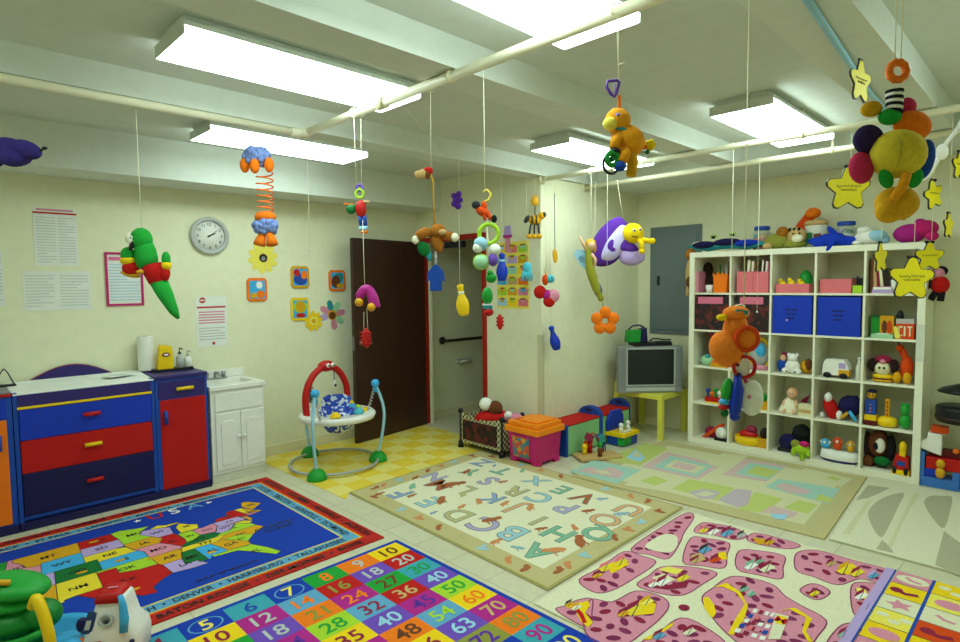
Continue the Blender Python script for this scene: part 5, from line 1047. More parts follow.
# orange baby toy close to the camera
t = H('plush_bird', 'orange plush bird with ring and rattles hanging before the cube shelf', 'plush toy', 736, 355, 'a')
t.p('body', lambda b: b.c('orangep!').sph((-10, 0, 6), (16, 14, 19), (0, -.5, 0))); t.p('neck', lambda b: b.c('orangep!').sph((-1, 0, 27), (12, 10, 15), (0, .15, 0)))
t.p('head', lambda b: b.c('orangep!').sph((-1, -1, 42), (13, 10, 7.5))); t.p('stripe_panel', lambda b: (b.c('teal').box((1, -9.5, 43.5), (12, 1.6, 4), (0, .12, 0)), b.c('gold').box((1, -9.2, 40.6), (13, 1.4, 1.6), (0, .12, 0))))
t.p('beak', lambda b: b.c('yellow!').sph((-16, -3, 38), (5.5, 4, 3.4))); t.p('crest', lambda b: b.c('cream2').tube([(-2, 0, 49), (4, 0, 50), (8, 0, 48)], 1.2, 6))
t.p('wing_pocket', lambda b: (b.c('dorange!').torus((6, -10, 17), 11, 2.6, (0, 0, .1)), b.c('orangep!').sph((6, -8, 17), (11, 4, 11))))
t.p('ring', lambda b: (b.c('red').torus((5, -8, -11), 10.5, 1.9, None, 32, 8), b.c('white').sph((5, -4, -11), (8.6, 1.5, 8.6)), b.c('darkred').sph((-1, -6.5, -9), 1.6)))
t.p('green_rattle', lambda b: (b.c('green').sph((-11, -6, -34), (5.4, 5, 12), (0, .15, 0)), b.c('sky').sph((-14, -6, -46), (5, 5, 3.4)), b.c('red').sph((-14, -6, -51), (5.4, 5, 3.4)), b.c('dgreen').sph((-13, -6, -57), (4, 4, 4.5))))
t.p('blue_rattle', lambda b: (b.c('royal').tube([(-2, -9, -20), (-2, -9, -34), (-4, -9, -50), (-4, -9, -62)], [3.4, 5.8, 6.4, 4.4], 14), b.sph((-4, -9, -60), 5), b.c('navy').sph((-1, -8, -20), (4, 4, 3.6))))
t.p('white_teether', lambda b: (b.c('white').lathe([(1, -4.5), (8, -4), (11, 0), (8, 4), (1, 4.5)], (13, -8, -42), (PI/2, 0, 0)), b.sph((13, -8, -42), (11.5, 4.4, 18)), b.c('rose').sph((8.5, -12.4, -40), (2, .8, 2.4))))
t.p('ribbon', lambda b: b.c('hotpink').tube([(5, -7, -21), (8, -7, -28)], 1.6, 6))
t.string(7, 24)
t = H('white_twine', 'white cord from the middle pipe hiding behind the orange bird', 'cord', 731, 300, 'b', 'plain cords before the cube shelf')
t.string(0, 0); t.p('bead', lambda b: b.c('white').sph((0, 0, 0), .9))
t = H('white_twine', 'white cord from the rear pipe ending near the round ball', 'cord', 757, 312, 'c', 'plain cords before the cube shelf')
t.string(0, 0); t.p('bead', lambda b: b.c('white').sph((0, 0, 0), .9))
t = H('white_twine', 'thin white cord from the left pipe between two wall plates and the spring', 'cord', 310, 250, 'u', None)
t.string(0, 0); t.p('bead', lambda b: b.c('white').sph((0, 0, 0), 1.2))
# big plush bug flower at the right
t = H('plush_flower', 'large plush flower bug with yellow belly, many coloured petals and an orange ring', 'plush toy', 894, 151, 'a')
t.p('ring', lambda b: (b.c('orange').torus((1, 0, 78), 8.5, 3.4), [b.sph((1+8.5*math.cos(i*PI/5), 0, 78+8.5*math.sin(i*PI/5)), 3.9, None, 8, 6) for i in range(10)]))
t.p('stem', lambda b: [b.c('white!' if i % 2 else 'black!').cyl((0+i*.1, 2, 60-3.2*i), (0, 2, 57-3.2*i), 8-.1*i) for i in range(7)])
t.p('collar', lambda b: b.c('green!').sph((-4, 2, 34), (11, 8, 8))); t.p('belly', lambda b: b.c('pyellowp!').sph((1, -4, -4), (27, 20, 24)))
t.p('seam', lambda b: b.c('olive').tube([(-9+.0*i, -4-20.2*math.sin(PI*i/12)*.93, -4+21.5*math.cos(PI*i/12)) for i in range(13)], .35, 5))
for x, y, z, c, rr in ((19, 2, 25, 'orange!', (19, 8, 15)), (-24, 3, 12, 'purplebl!', (15, 8, 15)), (-31, 2, -16, 'crimson!', (12, 8, 16)), (33, 3, -8, 'mblue!', (9, 8, 20)), (16, 6, 45, 'crimson!', (9, 5, 9)), (-20, 6, 43, 'gold!', (11, 5, 8))):
    t.p('petal', lambda b: b.c(c).sph((x, y, z), rr, (0, .15 if x > 0 else -.15, 0)))
t.p('lower_body', lambda b: (b.c('gold!').sph((4, -1, -52), (21, 15, 17)), b.sph((-6, -4, -60), (13, 10, 12))))
t.p('striped_edge', lambda b: [b.c('black!' if i % 2 else 'gold!').sph((4+20.5*math.cos(-1.1+i*.24), 2, -51+17*math.sin(-1.1+i*.24)), 2.6, None, 8, 6) for i in range(9)])
for x, r_ in ((-14, -.4), (15, .5)): t.p('leaf', lambda b: b.c('green!').sph((x, -10, -29), (7, 3, 10), (0, r_, 0)))
t.p('long_nose', lambda b: b.c('amber!').tube([(1, -17, -26), (-3, -18, -38), (-12, -17, -50)], [4.5, 4.6, 4], 12))
t.string(-2, 86, x1=-4); t.string(4, 86, x1=3)
# yellow stars with handwritten names
def star(px, py, R, lab, plane, turn=0.0, ztop=None, tilt=0.0, name=True, dx=2, grp='yellow name stars hanging at the right'):
    t = H('name_star', lab, 'star', px, py, plane, grp, turn)
    pts = []
    for i in range(5):
        a = PI/2+i*2*PI/5+tilt
        for da, rr in ((-.17, .93), (0, 1.0), (.17, .93)): pts.append((R*rr*math.cos(a+da), R*rr*math.sin(a+da)))
        a2 = a+PI/5; pts.append((R*.58*math.cos(a2), R*.58*math.sin(a2)))
    t.p('star_edge', lambda b: b.c('charcoal').prism([(x*1.07, z*1.07) for x, z in pts], -.7, .7))
    t.p('star_face', lambda b: b.c('staryel').prism(pts, -1.1, 1.1))
    if name:
        def nm(b):
            rr = random.Random(int(px)); b.c('charcoal')
            for ln_ in range(2 if R > 20 else 1):
                w_ = R*(.55 if ln_ == 0 else .35); z_ = R*(.12-.16*ln_)
                b.tube([(-w_+2*w_*i/22, -1.2, z_+R*.06*math.sin(i*1.9)*rr.uniform(.5, 1.4)) for i in range(23)], R*.013, 4)
        t.p('signature', nm)
    t.p('bow', lambda b: (b.c('black').sph((-2.5, 0, R*1.02), (2.6, 1, 1.6)), b.sph((2.5, 0, R*1.02), (2.6, 1, 1.6))))
    t.string(dx, R, ztop); return t
star(848, 189, 22, 'yellow name star hanging left of the big flower bug', 'b')
star(911, 279, 21.5, 'larger of the two overlapping yellow name stars before the shelf top', 'b', -.1, None, -.05)
star(929, 257, 14.5, 'smaller yellow name star overlapping the larger one at the shelf corner', 'c')
star(880, 258, 15, 'yellow name star seen edge-on below the flower bug', 'b', .62, onx(880, 226, 4.17).z, .1, False)
star(933, 195, 14.5, 'yellow name star hanging from the white ribbon, tilted sideways', 'b', .4, onx(933, 178, 4.17).z, .3, True, 0)
star(948, 226, 12.5, 'narrow yellow name star lowest on the far right string', 'b', .62, None, 0, False)
star(959, 166, 14, 'yellow name star cut off by the right photo edge', 'b', .5)
star(860, 82, 21, 'yellow name star turned sideways under the ceiling pipe near the big flower bug', (onx, 2.75), .58, 2.53, .0, True, 2)
a_, c_ = onx(903, 181, 4.17), onx(966, 122, 4.17)
one('ribbon', 'white twisted ribbon draped from the pipe behind the flower bug', 'ribbon', (0, 0, 0), lambda b: [b.c('white_').tube(catmull([tuple(onx(x, y, 4.17)) for x, y in ((897, 178), (912, 181), (926, 178), (935, 165), (945, 145), (958, 128), (966, 110))], 6), .011, 6), b.sph(tuple(onx(942, 152, 4.17)), (.02, .03, .045))])
a_, c_ = onz(832, -10, 2.51), onz(869, 94, 2.51)
one('conduit', 'pale blue conduit running along under the near ceiling beam', 'conduit', (0, 0, 0), lambda b: b.c('lblue').tube([(a_.x-.6, .62, 2.512), (3.5, .76, 2.512), (4.9, .80, 2.512)], .013, 10))
q0, q1 = onx(400, 112, 1.815), ony(446, 150, 3.3)
one('loose_string', 'slack white string running diagonally from the pipe to the ceiling beam', 'string', (0, 0, 0), lambda b: b.c('cream2').tube([(1.815, q0.y, PZ-.02), tuple(ony(425, 132, 2.9)), (ony(450, 156, 3.39).x, 3.39, 2.53)], .0016, 5))
# ------------------------------------------------------------------ white cube shelf, 5 x 5
SX, SY1, SW, SH, SD = 5.452, 2.625, 1.85, 1.85, .385
OT, IT = .05, .017; CW = (SW-2*OT-4*IT)/5; CH = (SH-2*OT-4*IT)/5
t = T('cube_shelf', 'tall white cube shelf of five by five compartments against the back wall', 'shelf', (SX, SY1, 0), -PI/2)
t.p('side_panel', lambda b: b.c('shelfwhite').bb(0, OT, 0, SD, 0, SH), .0015); t.p('side_panel', lambda b: b.c('shelfwhite').bb(SW-OT, SW, 0, SD, 0, SH), .0015)
t.p('top_panel', lambda b: b.c('shelfwhite').bb(OT, SW-OT, 0, SD, SH-OT, SH), .0015); t.p('bottom_panel', lambda b: b.c('shelfwhite').bb(OT, SW-OT, 0, SD, 0, OT), .0015)
for i in range(4):
    x = OT+CW+i*(CW+IT); t.p('divider', lambda b: b.c('shelfwhite').bb(x, x+IT, .002, SD, OT, SH-OT))
    z = OT+CH+i*(CH+IT); t.p('shelf_board', lambda b: b.c('shelfwhite').bb(OT, SW-OT, .004, SD, z, z+IT))
t.p('corner_guard', lambda b: (b.c('cguard'), b.bb(SW-.05, SW+.003, -.003, .0, .95, 1.23), b.bb(SW, SW+.003, 0, .05, .95, 1.23)))
def zf(row): return OT+(5-row)*(CH+IT) if row > 0 else SH       # floor of a row; row 0 is the top of the unit
class I(T):
    """an item in a compartment, its outline given by photo pixels; local box is -.5...5 wide, 0..1 high"""
    def __init__(s, name, label, cat, xa, xb, ytop, row, x_off=.05, depth=None, group=None, turn=0.0, zb=None):
        X = SX+x_off; a, c = onx(xa, ytop, X), onx(xb, ytop, X); w = a.y-c.y; z0 = (zf(row) if zb is None else zb)+.0008; zt = onx((xa+xb)/2, ytop, X).z; h = max(.02, zt-z0); d = depth or min(w, h)
        s.w, s.h, s.d = w, h, d
        super().__init__(name, label, cat, (X+d/2, (a.y+c.y)/2, z0), -PI/2+turn, (w, d, h), group); s.top = z0+h
def bx(b, key, x0=-.5, x1=.5, z0=0.0, z1=1.0, y0=-.5, y1=.5): return b.c(key).bb(x0, x1, y0, y1, z0, z1)
# row 1
def openbox(name, lab, xa, xb, yt, row, key, label_=None, off=.04, d=.22, grp=None):
    t = I(name, lab, 'box', xa, xb, yt, row, off, d, grp)
    def f(b):
        b.c(key); e = .02/t.w if t.w > 0 else .05; e = min(e, .06); ey = .006/d
        b.bb(-.5, .5, -.5, -.5+ey, 0, 1); b.bb(-.5, .5, .5-ey, .5, 0, 1); b.bb(-.5, -.5+e*.4, -.5+ey, .5-ey, 0, 1); b.bb(.5-e*.4, .5, -.5+ey, .5-ey, 0, 1); b.bb(-.5+e*.4, .5-e*.4, -.5+ey, .5-ey, 0, .03)
    t.p('box_shell', f)
    return t
openbox('paper_bin', 'narrow pale pink paper box at the left of the top left compartment', 694, 698.5, 271.5, 1, 'rose', off=.03)
t = I('paper_cup', 'small white cup beside the wavy orange container in the top row', 'cup', 704, 712, 285, 1, .04, .07); t.p('cup', lambda b: b.c('white').lathe([(.35, 0), (.5, 1), (.44, 1), (.3, .08)]))
t = I('storage_bin', 'orange container with a wavy rim in the top left compartment', 'bin', 713, 727.5, 271.5, 1, .04, .16)
t.p('bin_body', lambda b: (b.c('orange').prism([(-.42, 0), (.42, 0), (.5, .95), (.3, .82), (.15, 1), (0, .82), (-.15, 1), (-.3, .82), (-.5, .95)], -.5, -.44), b.bb(-.46, -.42, -.44, .5, 0, .85), b.bb(.42, .46, -.44, .5, 0, .85), b.bb(-.42, .42, .44, .5, 0, .85)))
t.p('contents', lambda b: (b.c('dgreen').cyl((-.2, 0, .05), (-.3, .1, 1.35), .05), b.c('lgrey').cyl((.1, 0, .05), (.15, .1, 1.4), .05), b.c('brown').cyl((.25, .1, .05), (.3, .2, 1.5), .06)))
t = I('plush_toy', 'dark brown soft toy at the back of the top left compartment', 'plush toy', 699, 712, 262, 1, .17, .12); t.p('body', lambda b: (b.c('dbrown!').sph((0, 0, .3), (.5, .5, .3)))); t.p('head', lambda b: (b.c('dbrown!').sph((.05, -.1, .75), (.35, .4, .25))))
openbox('paper_bin', 'pink paper box, left of the pair holding tilted books in the top row', 737, 753, 271.5, 1, 'salmon', grp=None); openbox('paper_bin', 'pink paper box, right of the pair holding tilted books in the top row', 753.3, 768.5, 271.5, 1, 'salmon')
for i, (xa, c, lab) in enumerate(((746, 'cream', 'cream book tilted in the left pink paper box'), (750, 'tan', 'tan book leaning in the left pink paper box'), (760, 'brown', 'brown book leaning in the right pink paper box'), (764, 'rose', 'rose book tilted in the right pink paper box'))):
    t = I('book', lab, 'book', xa, xa+3, 260+i % 2, 1, .07, .15, 'books in the pink paper boxes', 0, zf(1)+.009)
    t.p('cover', lambda b: b.c(c).prism([(-.5, 0), (.4, 0), (1.0, .98), (.1, 1)], -.5, .5)); t.p('pages', lambda b: b.c('paper_').prism([(-.2, .02), (.2, .02), (.8, .995), (.35, 1.005)], -.5001, .45))
openbox('paper_bin', 'low pink tray full of yellow pieces in the top row', 776, 809, 284, 1, 'salmon', d=.2)
for i, (xa, lab) in enumerate(((777, 'yellow duck-like piece at the left of the low pink tray'), (786, 'yellow piece in the middle of the low pink tray'), (796, 'yellow piece at the right of the low pink tray'))):
    t = I('toy_piece', lab, 'toy', xa, xa+9, 278.5-i % 2, 1, .07, .06, 'yellow pieces in the pink tray', 0, zf(1)+.005); t.p('body', lambda b: b.c('yellow').sph((0, 0, .42), (.5, .5, .42))); t.p('head', lambda b: b.c('yellow').sph((-.2, 0, .8), (.25, .35, .2)))
t = I('ball', 'green ball behind the yellow pieces in the top row', 'ball', 797, 811, 270, 1, .18, .11); t.p('ball', lambda b: b.c('green').sph((0, 0, .5), .5)); t.p('valve', lambda b: b.c('dgreen').cyl((0, -.49, .5), (0, -.505, .5), .03))
openbox('paper_bin', 'coral paper box alone in the fourth compartment of the top row', 820, 851.5, 279, 1, 'salmon')
openbox('paper_bin', 'small lime paper box beside the coral box in the top row', 852.5, 862, 285.5, 1, 'lime', d=.12)
t = I('toy_piece', 'dark grey piece behind the lime box in the top row', 'toy', 852, 861, 278, 1, .2, .08); t.p('body', lambda b: bx(b, 'charcoal')); t.p('knob', lambda b: b.c('grey').cyl((0, 0, 1), (0, 0, 1.15), .2))
for i, (xa, c, lean, yt) in enumerate(((871, 'brown', .0, 258), (874.5, 'tan', .1, 260), (878, 'wine', .25, 262), (882, 'cream', .4, 264), (886, 'dbrown', .5, 268))):
    t = I('book', ('leftmost brown', 'tan', 'wine red', 'cream', 'dark brown')[i]+' book leaning in the top right compartment', 'book', xa, xa+3, yt, 1, .06, .2, 'books in the top right compartment')
    t.p('cover', lambda b: b.c(c).prism([(-.5, 0), (.5, 0), (.5-lean*3, 1), (-.5-lean*3, 1)], -.5, .5)); t.p('pages', lambda b: b.c('paper_').prism([(-.3, .02), (.3, .02), (.3-lean*3, 1.002), (-.3-lean*3, 1.002)], -.48, .501))
t = I('paper_stack', 'stack of lilac and white papers before the leaning books', 'papers', 872, 893, 287, 1, .02, .16); t.p('sheets', lambda b: (bx(b, 'lilac', z1=.6), bx(b, 'white', -.45, .4, .6, 1))); t.p('slip', lambda b: b.c('magenta').bb(-.2, .3, -.45, .3, 1, 1.1))
t = I('paper_cup', 'white cup behind the large name star in the top row', 'cup', 890, 897, 280, 1, .05, .06); t.p('cup', lambda b: b.c('white').lathe([(.35, 0), (.5, 1), (.44, 1), (.3, .08)]))
# row 2: fabric bins
def fbin(xa, xb, yt, key, lab, tagc=None, d=.33, writ=False):
    t = I('fabric_bin', lab, 'storage bin', xa, xb, yt, 2, .012, d, 'fabric bins in the second row')
    t.p('bin_body', lambda b: b.c(key).bb(-.5, .5, -.5, .5, 0, .97), 0); t.p('rim', lambda b: (b.c(key), b.bb(-.5, .5, -.5, -.48, .97, 1), b.bb(-.5, .5, .48, .5, .97, 1), b.bb(-.5, -.48, -.48, .48, .97, 1), b.bb(.48, .5, -.48, .48, .97, 1)))
    if tagc: t.p('name_label', lambda b: b.c(tagc).bb(-.4, .33, -.512, -.5, .77, .97))
    if writ: t.p('printing', lambda b: [b.c('navy').bb(-.16+.02*i, .14-.03*i, -.503, -.5, .62-.11*i, .65-.11*i) for i in range(3)])
    return t
fbin(695, 729, 296, 'darkprint', 'dark red bin with pink label in the leftmost compartment of the second row', 'label')
fbin(737, 769, 296, 'darkprint', 'dark red bin with pink label behind the orange hanging bird', 'label')
t = fbin(773, 812, 296, 'royal', 'blue bin with a small white spot, left of the two', None, .33, True); t.p('spot', lambda b: b.c('lilac').prism(ell(-.12, .36, .03, .03, 10), -.505, -.5))
fbin(818, 861, 297, 'royal', 'blue bin without a spot, right of the two', None, .33, True)
t = I('toy_box', 'small green box at the back left of the rightmost second row compartment', 'box', 871, 880, 318, 2, .1, .1); t.p('box_body', lambda b: bx(b, 'green')); t.p('lid', lambda b: bx(b, 'dgreen', -.52, .52, 1, 1.12, -.52, .52))
t = I('toy_box', 'yellow patterned box between the green and the orange-red boxes', 'box', 880, 894, 316, 2, .08, .1); t.p('box_body', lambda b: bx(b, 'gold')); t.p('picture', lambda b: (b.c('brown').prism(ell(-.15, .5, .2, .3, 12), -.53, -.5), b.c('dorange').prism(ell(.2, .5, .2, .3, 12), -.53, -.5)))
t = I('toy_box', 'orange-red box with cream marks at the right of the second row', 'box', 896, 914, 324, 2, .03, .12); t.p('box_body', lambda b: bx(b, 'dorange')); t.p('marks', lambda b: (b.c('cream').bb(-.05, .05, -.53, -.5, .2, .85), b.bb(.15, .42, -.53, -.5, .75, .85), b.bb(.25, .33, -.53, -.5, .2, .75), b.bb(-.35, -.27, -.53, -.5, .2, .85), b.bb(-.27, -.12, -.53, -.5, .2, .3), b.bb(-.27, -.12, -.53, -.5, .75, .85)))
t = I('toy_box', 'yellow triangular piece leaning on the orange-red box', 'toy', 893, 901, 326, 2, .015, .02); t.p('piece', lambda b: b.c('pyellow').prism([(-.5, 1), (.1, .9), (.5, 0), (-.2, 0)], -.5, .5)); t.p('edge', lambda b: b.c('gold').bb(-.2, .5, -.52, .52, 0, .08))
t = I('toy_camera', 'grey and black toy lying on the orange-red box', 'toy', 894, 914, 314, 2, .06, .1, None, 0, None); b0 = t.o; t.p('body', lambda b: b.c('lgrey').bb(-.4, .5, -.4, .4, .48, .8)); t.p('grip', lambda b: b.c('black').sph((-.25, 0, .85), (.2, .3, .3))); t.p('stand', lambda b: b.c('charcoal').bb(-.3, .4, .1, .4, 0, .48))
t = I('paper_stack', 'flat pale green papers lying before the yellow patterned box', 'papers', 871, 893, 334.5, 2, .01, .08); t.p('sheets', lambda b: bx(b, 'mint')); t.p('slip', lambda b: b.c('white').bb(-.3, .3, -.3, .3, 1, 1.2))
# row 3
t = I('toy_dish', 'small teal and white toy at the left of the third row', 'toy', 699, 712, 354, 3, .05, .09); t.p('body', lambda b: b.c('mint').sph((0, 0, .45), (.5, .5, .45))); t.p('top', lambda b: b.c('teal').sph((.1, -.2, .75), (.22, .25, .25)))
t = I('fabric_bin', 'dark red box at the back of the left third row compartment', 'box', 709, 727, 333, 3, .1, .2); t.p('box_body', lambda b: bx(b, 'darkred')); t.p('lid', lambda b: bx(b, 'wine', -.52, .52, .9, 1, -.52, .52))
t = I('toy_xylophone', 'flat yellow and orange toy before the dark red box', 'toy', 710, 727, 361, 3, .02, .06); t.p('base', lambda b: bx(b, 'gold', z1=.5)); t.p('bar', lambda b: b.c('orange').bb(-.4, .4, -.3, .3, .5, 1))
t = I('activity_ball', 'round blue toy with a yellow arch behind the orange hanging bird', 'toy', 745, 769, 338, 3, .07, .16); t.p('ball', lambda b: (b.c('steel').sph((0, 0, .5), (.42, .42, .4)), b.c('sky').sph((.1, -.28, .6), (.22, .2, .22)))); t.p('arch', lambda b: b.c('yellow').torus((0, 0, .5), .45, .06, None, 24, 8)); t.p('base', lambda b: b.c('rose').lathe([(.4, 0), (.3, .15)]))
t = I('doll', 'small dark haired doll in blue at the left of the third compartment, third row', 'doll', 777, 788, 353, 3, .08, .07); t.p('body', lambda b: b.c('mblue!').sph((-.1, 0, .35), (.5, .5, .35))); t.p('head', lambda b: b.c('skin').sph((.0, -.1, .75), (.3, .4, .2))); t.p('hair', lambda b: b.c('wine!').sph((.05, .1, .85), (.38, .45, .18)))
t = I('plush_bear', 'white seated plush bear in the middle of the third row', 'plush toy', 781, 801, 354, 3, .03, .11); t.p('body', lambda b: b.c('white!').sph((0, 0, .35), (.38, .42, .36))); t.p('head', lambda b: (b.c('white!').sph((0, -.05, .78), (.26, .34, .22)), b.sph((-.2, 0, .92), (.1, .12, .1)), b.sph((.2, 0, .92), (.1, .12, .1))))
for x in (-.3, .3): t.p('leg', lambda b: (b.c('white!').sph((x, -.25, .14), (.2, .25, .15)), b.c('dbrown').sph((x*.7, -.48, .12), (.05, .04, .04))))
t = I('plush_toy', 'yellow and brown soft toy to the right of the white plush bear', 'plush toy', 798, 811, 357, 3, .1, .12); t.p('body', lambda b: b.c('gold!').sph((0, 0, .4), (.5, .5, .4))); t.p('head', lambda b: b.c('brown!').sph((.25, -.25, .55), (.3, .3, .35)))
t = I('toy_bus', 'white toy camper with a yellow front in the fourth compartment, third row', 'toy vehicle', 822, 849, 360, 3, .03, .13); t.p('body', lambda b: b.c('white').prism([(-.5, .15), (.5, .15), (.5, .5), (.42, .8), (.3, 1), (-.38, 1), (-.48, .7)], -.45, .45), .004); t.p('front', lambda b: b.c('gold').bb(.12, .51, -.47, .2, .15, .48)); t.p('window', lambda b: (b.c('lilac').bb(.12, .38, -.46, -.44, .55, .85)))
for x in (-.3, .3): t.p('wheel', lambda b: b.c('black').cyl((x, -.5, .16), (x, -.38, .16), .15)); t.p('wheel', lambda b: b.c('black').cyl((x, .38, .16), (x, .5, .16), .15))
t = I('bottle', 'white bottle at the right of the toy camper', 'bottle', 855, 862, 358, 3, .03, .06); t.p('bottle', lambda b: b.c('offwhite').lathe([(.45, 0), (.5, .1), (.48, .55), (.2, .75), (.2, .9)])); t.p('cap', lambda b: b.c('white').cyl((0, 0, .9), (0, 0, 1), .24))
t = I('toy_dog', 'brown eared toy dog with a red hat on a yellow striped base', 'toy', 869, 895, 356, 3, .03, .12)
t.p('base', lambda b: (b.c('gold').lathe([(.3, 0), (.42, .04), (.42, .1)]), b.c('brown').lathe([(.4, .1), (.4, .16)]), b.c('yellow').lathe([(.42, .16), (.4, .26), (.3, .3)]))); t.p('face', lambda b: (b.c('cream').sph((0, -.1, .5), (.32, .4, .26)), b.c('black').sph((-.08, -.48, .55), .05), b.sph((.1, -.48, .55), .05)))
for x in (-.42, .42): t.p('ear', lambda b: b.c('dbrown!').sph((x, 0, .62), (.2, .3, .26)))
t.p('hat', lambda b: (b.c('wine!').sph((0, 0, .85), (.34, .4, .16)), b.c('rose!').sph((.02, -.3, .78), (.12, .2, .1))))
t = I('plush_giraffe', 'orange plush giraffe leaning in the rightmost third row compartment', 'plush toy', 893, 914, 345, 3, .05, .13); t.p('body', lambda b: b.c('dorange!').sph((.1, .1, .38), (.34, .4, .34))); t.p('neck', lambda b: b.c('dorange!').tube([(.1, 0, .5), (-.05, 0, .75), (-.2, -.05, .9)], [.2, .15, .12])); t.p('head', lambda b: (b.c('dorange!').sph((-.25, -.1, .9), (.17, .3, .09)), b.c('brown').sph((-.3, -.1, 1.0), .05)))
for x in (-.28, .2): t.p('leg', lambda b: b.c('gold!').sph((x, -.3, .15), (.22, .3, .15)))
# row 4
t = I('pop_up_toy', 'small colourful pop-up toy on a red tray at the left of the fourth row', 'toy', 704, 722, 388, 4, .03, .1); t.p('base', lambda b: (b.c('red').bb(-.5, .5, -.4, .4, .08, .35), b.c('yellow').bb(-.45, .45, -.45, .45, 0, .08)), .003)
for x, z, c in ((-.4, .75, 'mblue'), (-.15, .6, 'orange'), (.05, .8, 'green'), (.25, .65, 'white'), (.4, .85, 'lime')): t.p('pop_up_figure', lambda b: (b.c(c).sph((x, 0, z), (.12, .25, .15)), b.cyl((x, 0, .3), (x, 0, z), .06)))
t = I('toy_block', 'green and yellow toy behind the white teether in the fourth row', 'toy', 758, 768, 394, 4, .06, .08); t.p('base', lambda b: bx(b, 'gold', z1=.5)); t.p('top', lambda b: b.c('green').sph((-.1, 0, .7), (.35, .4, .32)))
t = I('doll', 'bald baby doll in a cream dress sitting in the fourth row', 'doll', 776, 799, 388, 4, .04, .14); t.p('dress', lambda b: b.c('cream2!').lathe([(.5, 0), (.45, .12), (.28, .45), (.14, .58)])); t.p('head', lambda b: (b.c('skin').sph((.12, -.08, .78), (.24, .34, .22)), b.c('dbrown').sph((.1, -.4, .78), .025), b.sph((.2, -.39, .78), .025))); 
for x in (-.25, .38): t.p('arm', lambda b: b.c('skin').tube([(x*.6+.05, -.1, .5), (x, -.3, .3)], [.08, .06], 8))
for x in (-.1, .25): t.p('leg', lambda b: b.c('skin').tube([(x, -.2, .12), (x*1.3, -.6, .08)], [.09, .07], 8))
t = I('toy_plane', 'small red and wooden toy behind the bald baby doll', 'toy', 796, 811, 395, 4, .12, .1); t.p('body', lambda b: bx(b, 'tan', z1=.3)); t.p('wing', lambda b: b.c('wine').prism([(-.5, .3), (0, .3), (.3, 1), (-.2, .7)], -.1, .1))
t = I('board_book', 'flat cream book lying under the small wooden toy', 'book', 798, 812, 405, 4, .02, .09); t.p('cover', lambda b: bx(b, 'cream')); t.p('pages', lambda b: b.c('tan').bb(-.49, .49, -.51, .5, .3, .6))
t = I('plush_toy', 'red and white plush lying in the fourth compartment of the fourth row', 'plush toy', 819, 842, 394, 4, .04, .13); t.p('body', lambda b: b.c('red!').sph((-.05, 0, .4), (.3, .45, .5), (0, -.55, 0))); t.p('head', lambda b: b.c('white!').sph((-.15, -.15, .82), (.17, .3, .2))); t.p('foot', lambda b: (b.c('white!').sph((.36, -.2, .18), (.14, .3, .18)), b.sph((-.4, -.2, .12), (.1, .2, .12))))
t = I('toy_shoe', 'dark blue soft shoe with yellow and light blue stripes in the fourth row', 'toy', 836, 859, 396, 4, .06, .16); t.p('upper', lambda b: (b.c('navy!').sph((0, 0, .55), (.5, .5, .42)), b.sph((.25, -.1, .6), (.28, .4, .4)))); t.p('stripe', lambda b: b.c('gold').tube([(-.25, -.5, .1), (.05, -.55, .35)], .07)); t.p('stripe', lambda b: b.c('sky').tube([(.1, -.52, .4), (.42, -.55, .08)], .08))
t = I('stacking_robot', 'tall toy figure of blue, yellow and red blocks in the fourth row', 'toy', 864.5, 877, 390, 4, .03, .09); t.p('base', lambda b: (bx(b, 'darkred', z1=.14), bx(b, 'yellow', -.48, .48, .14, .3, -.48, .48)), .002); t.p('body', lambda b: (bx(b, 'mblue', -.42, .42, .3, .72, -.42, .42), [b.c('rose').sph((0, -.44, .38+.1*i), (.07, .1, .03)) for i in range(3)]), .002); t.p('head', lambda b: (b.c('gold').sph((0, 0, .84), (.36, .42, .13)), b.c('black').sph((-.1, -.4, .86), .04), b.sph((.12, -.4, .86), .04))); t.p('hat', lambda b: b.c('navy').sph((0, .05, .94), (.42, .45, .06)))
t = I('ring_stacker', 'yellow ring stacker with a dotted pole in the fourth row', 'toy', 875.5, 897, 400, 4, .015, .13); t.p('base', lambda b: b.c('yellow').lathe([(.3, 0), (.47, .05), (.5, .18), (.44, .3), (.25, .36)])); t.p('pole', lambda b: (b.c('gold').bb(-.1, .1, -.1, .1, .3, 1), [b.c('red').sph((0, -.12, .45+.14*i), (.05, .05, .04)) for i in range(4)]))
t = I('toy_frog', 'shiny green frog-shaped bottle at the right of the fourth row', 'toy', 898, 911, 404, 4, .03, .1); t.p('body', lambda b: b.c('green%').sph((0, 0, .3), (.48, .5, .3))); t.p('head', lambda b: (b.c('green%').sph((0, -.05, .74), (.42, .45, .25)), b.sph((-.25, -.1, .93), .1), b.sph((.25, -.1, .93), .1)))
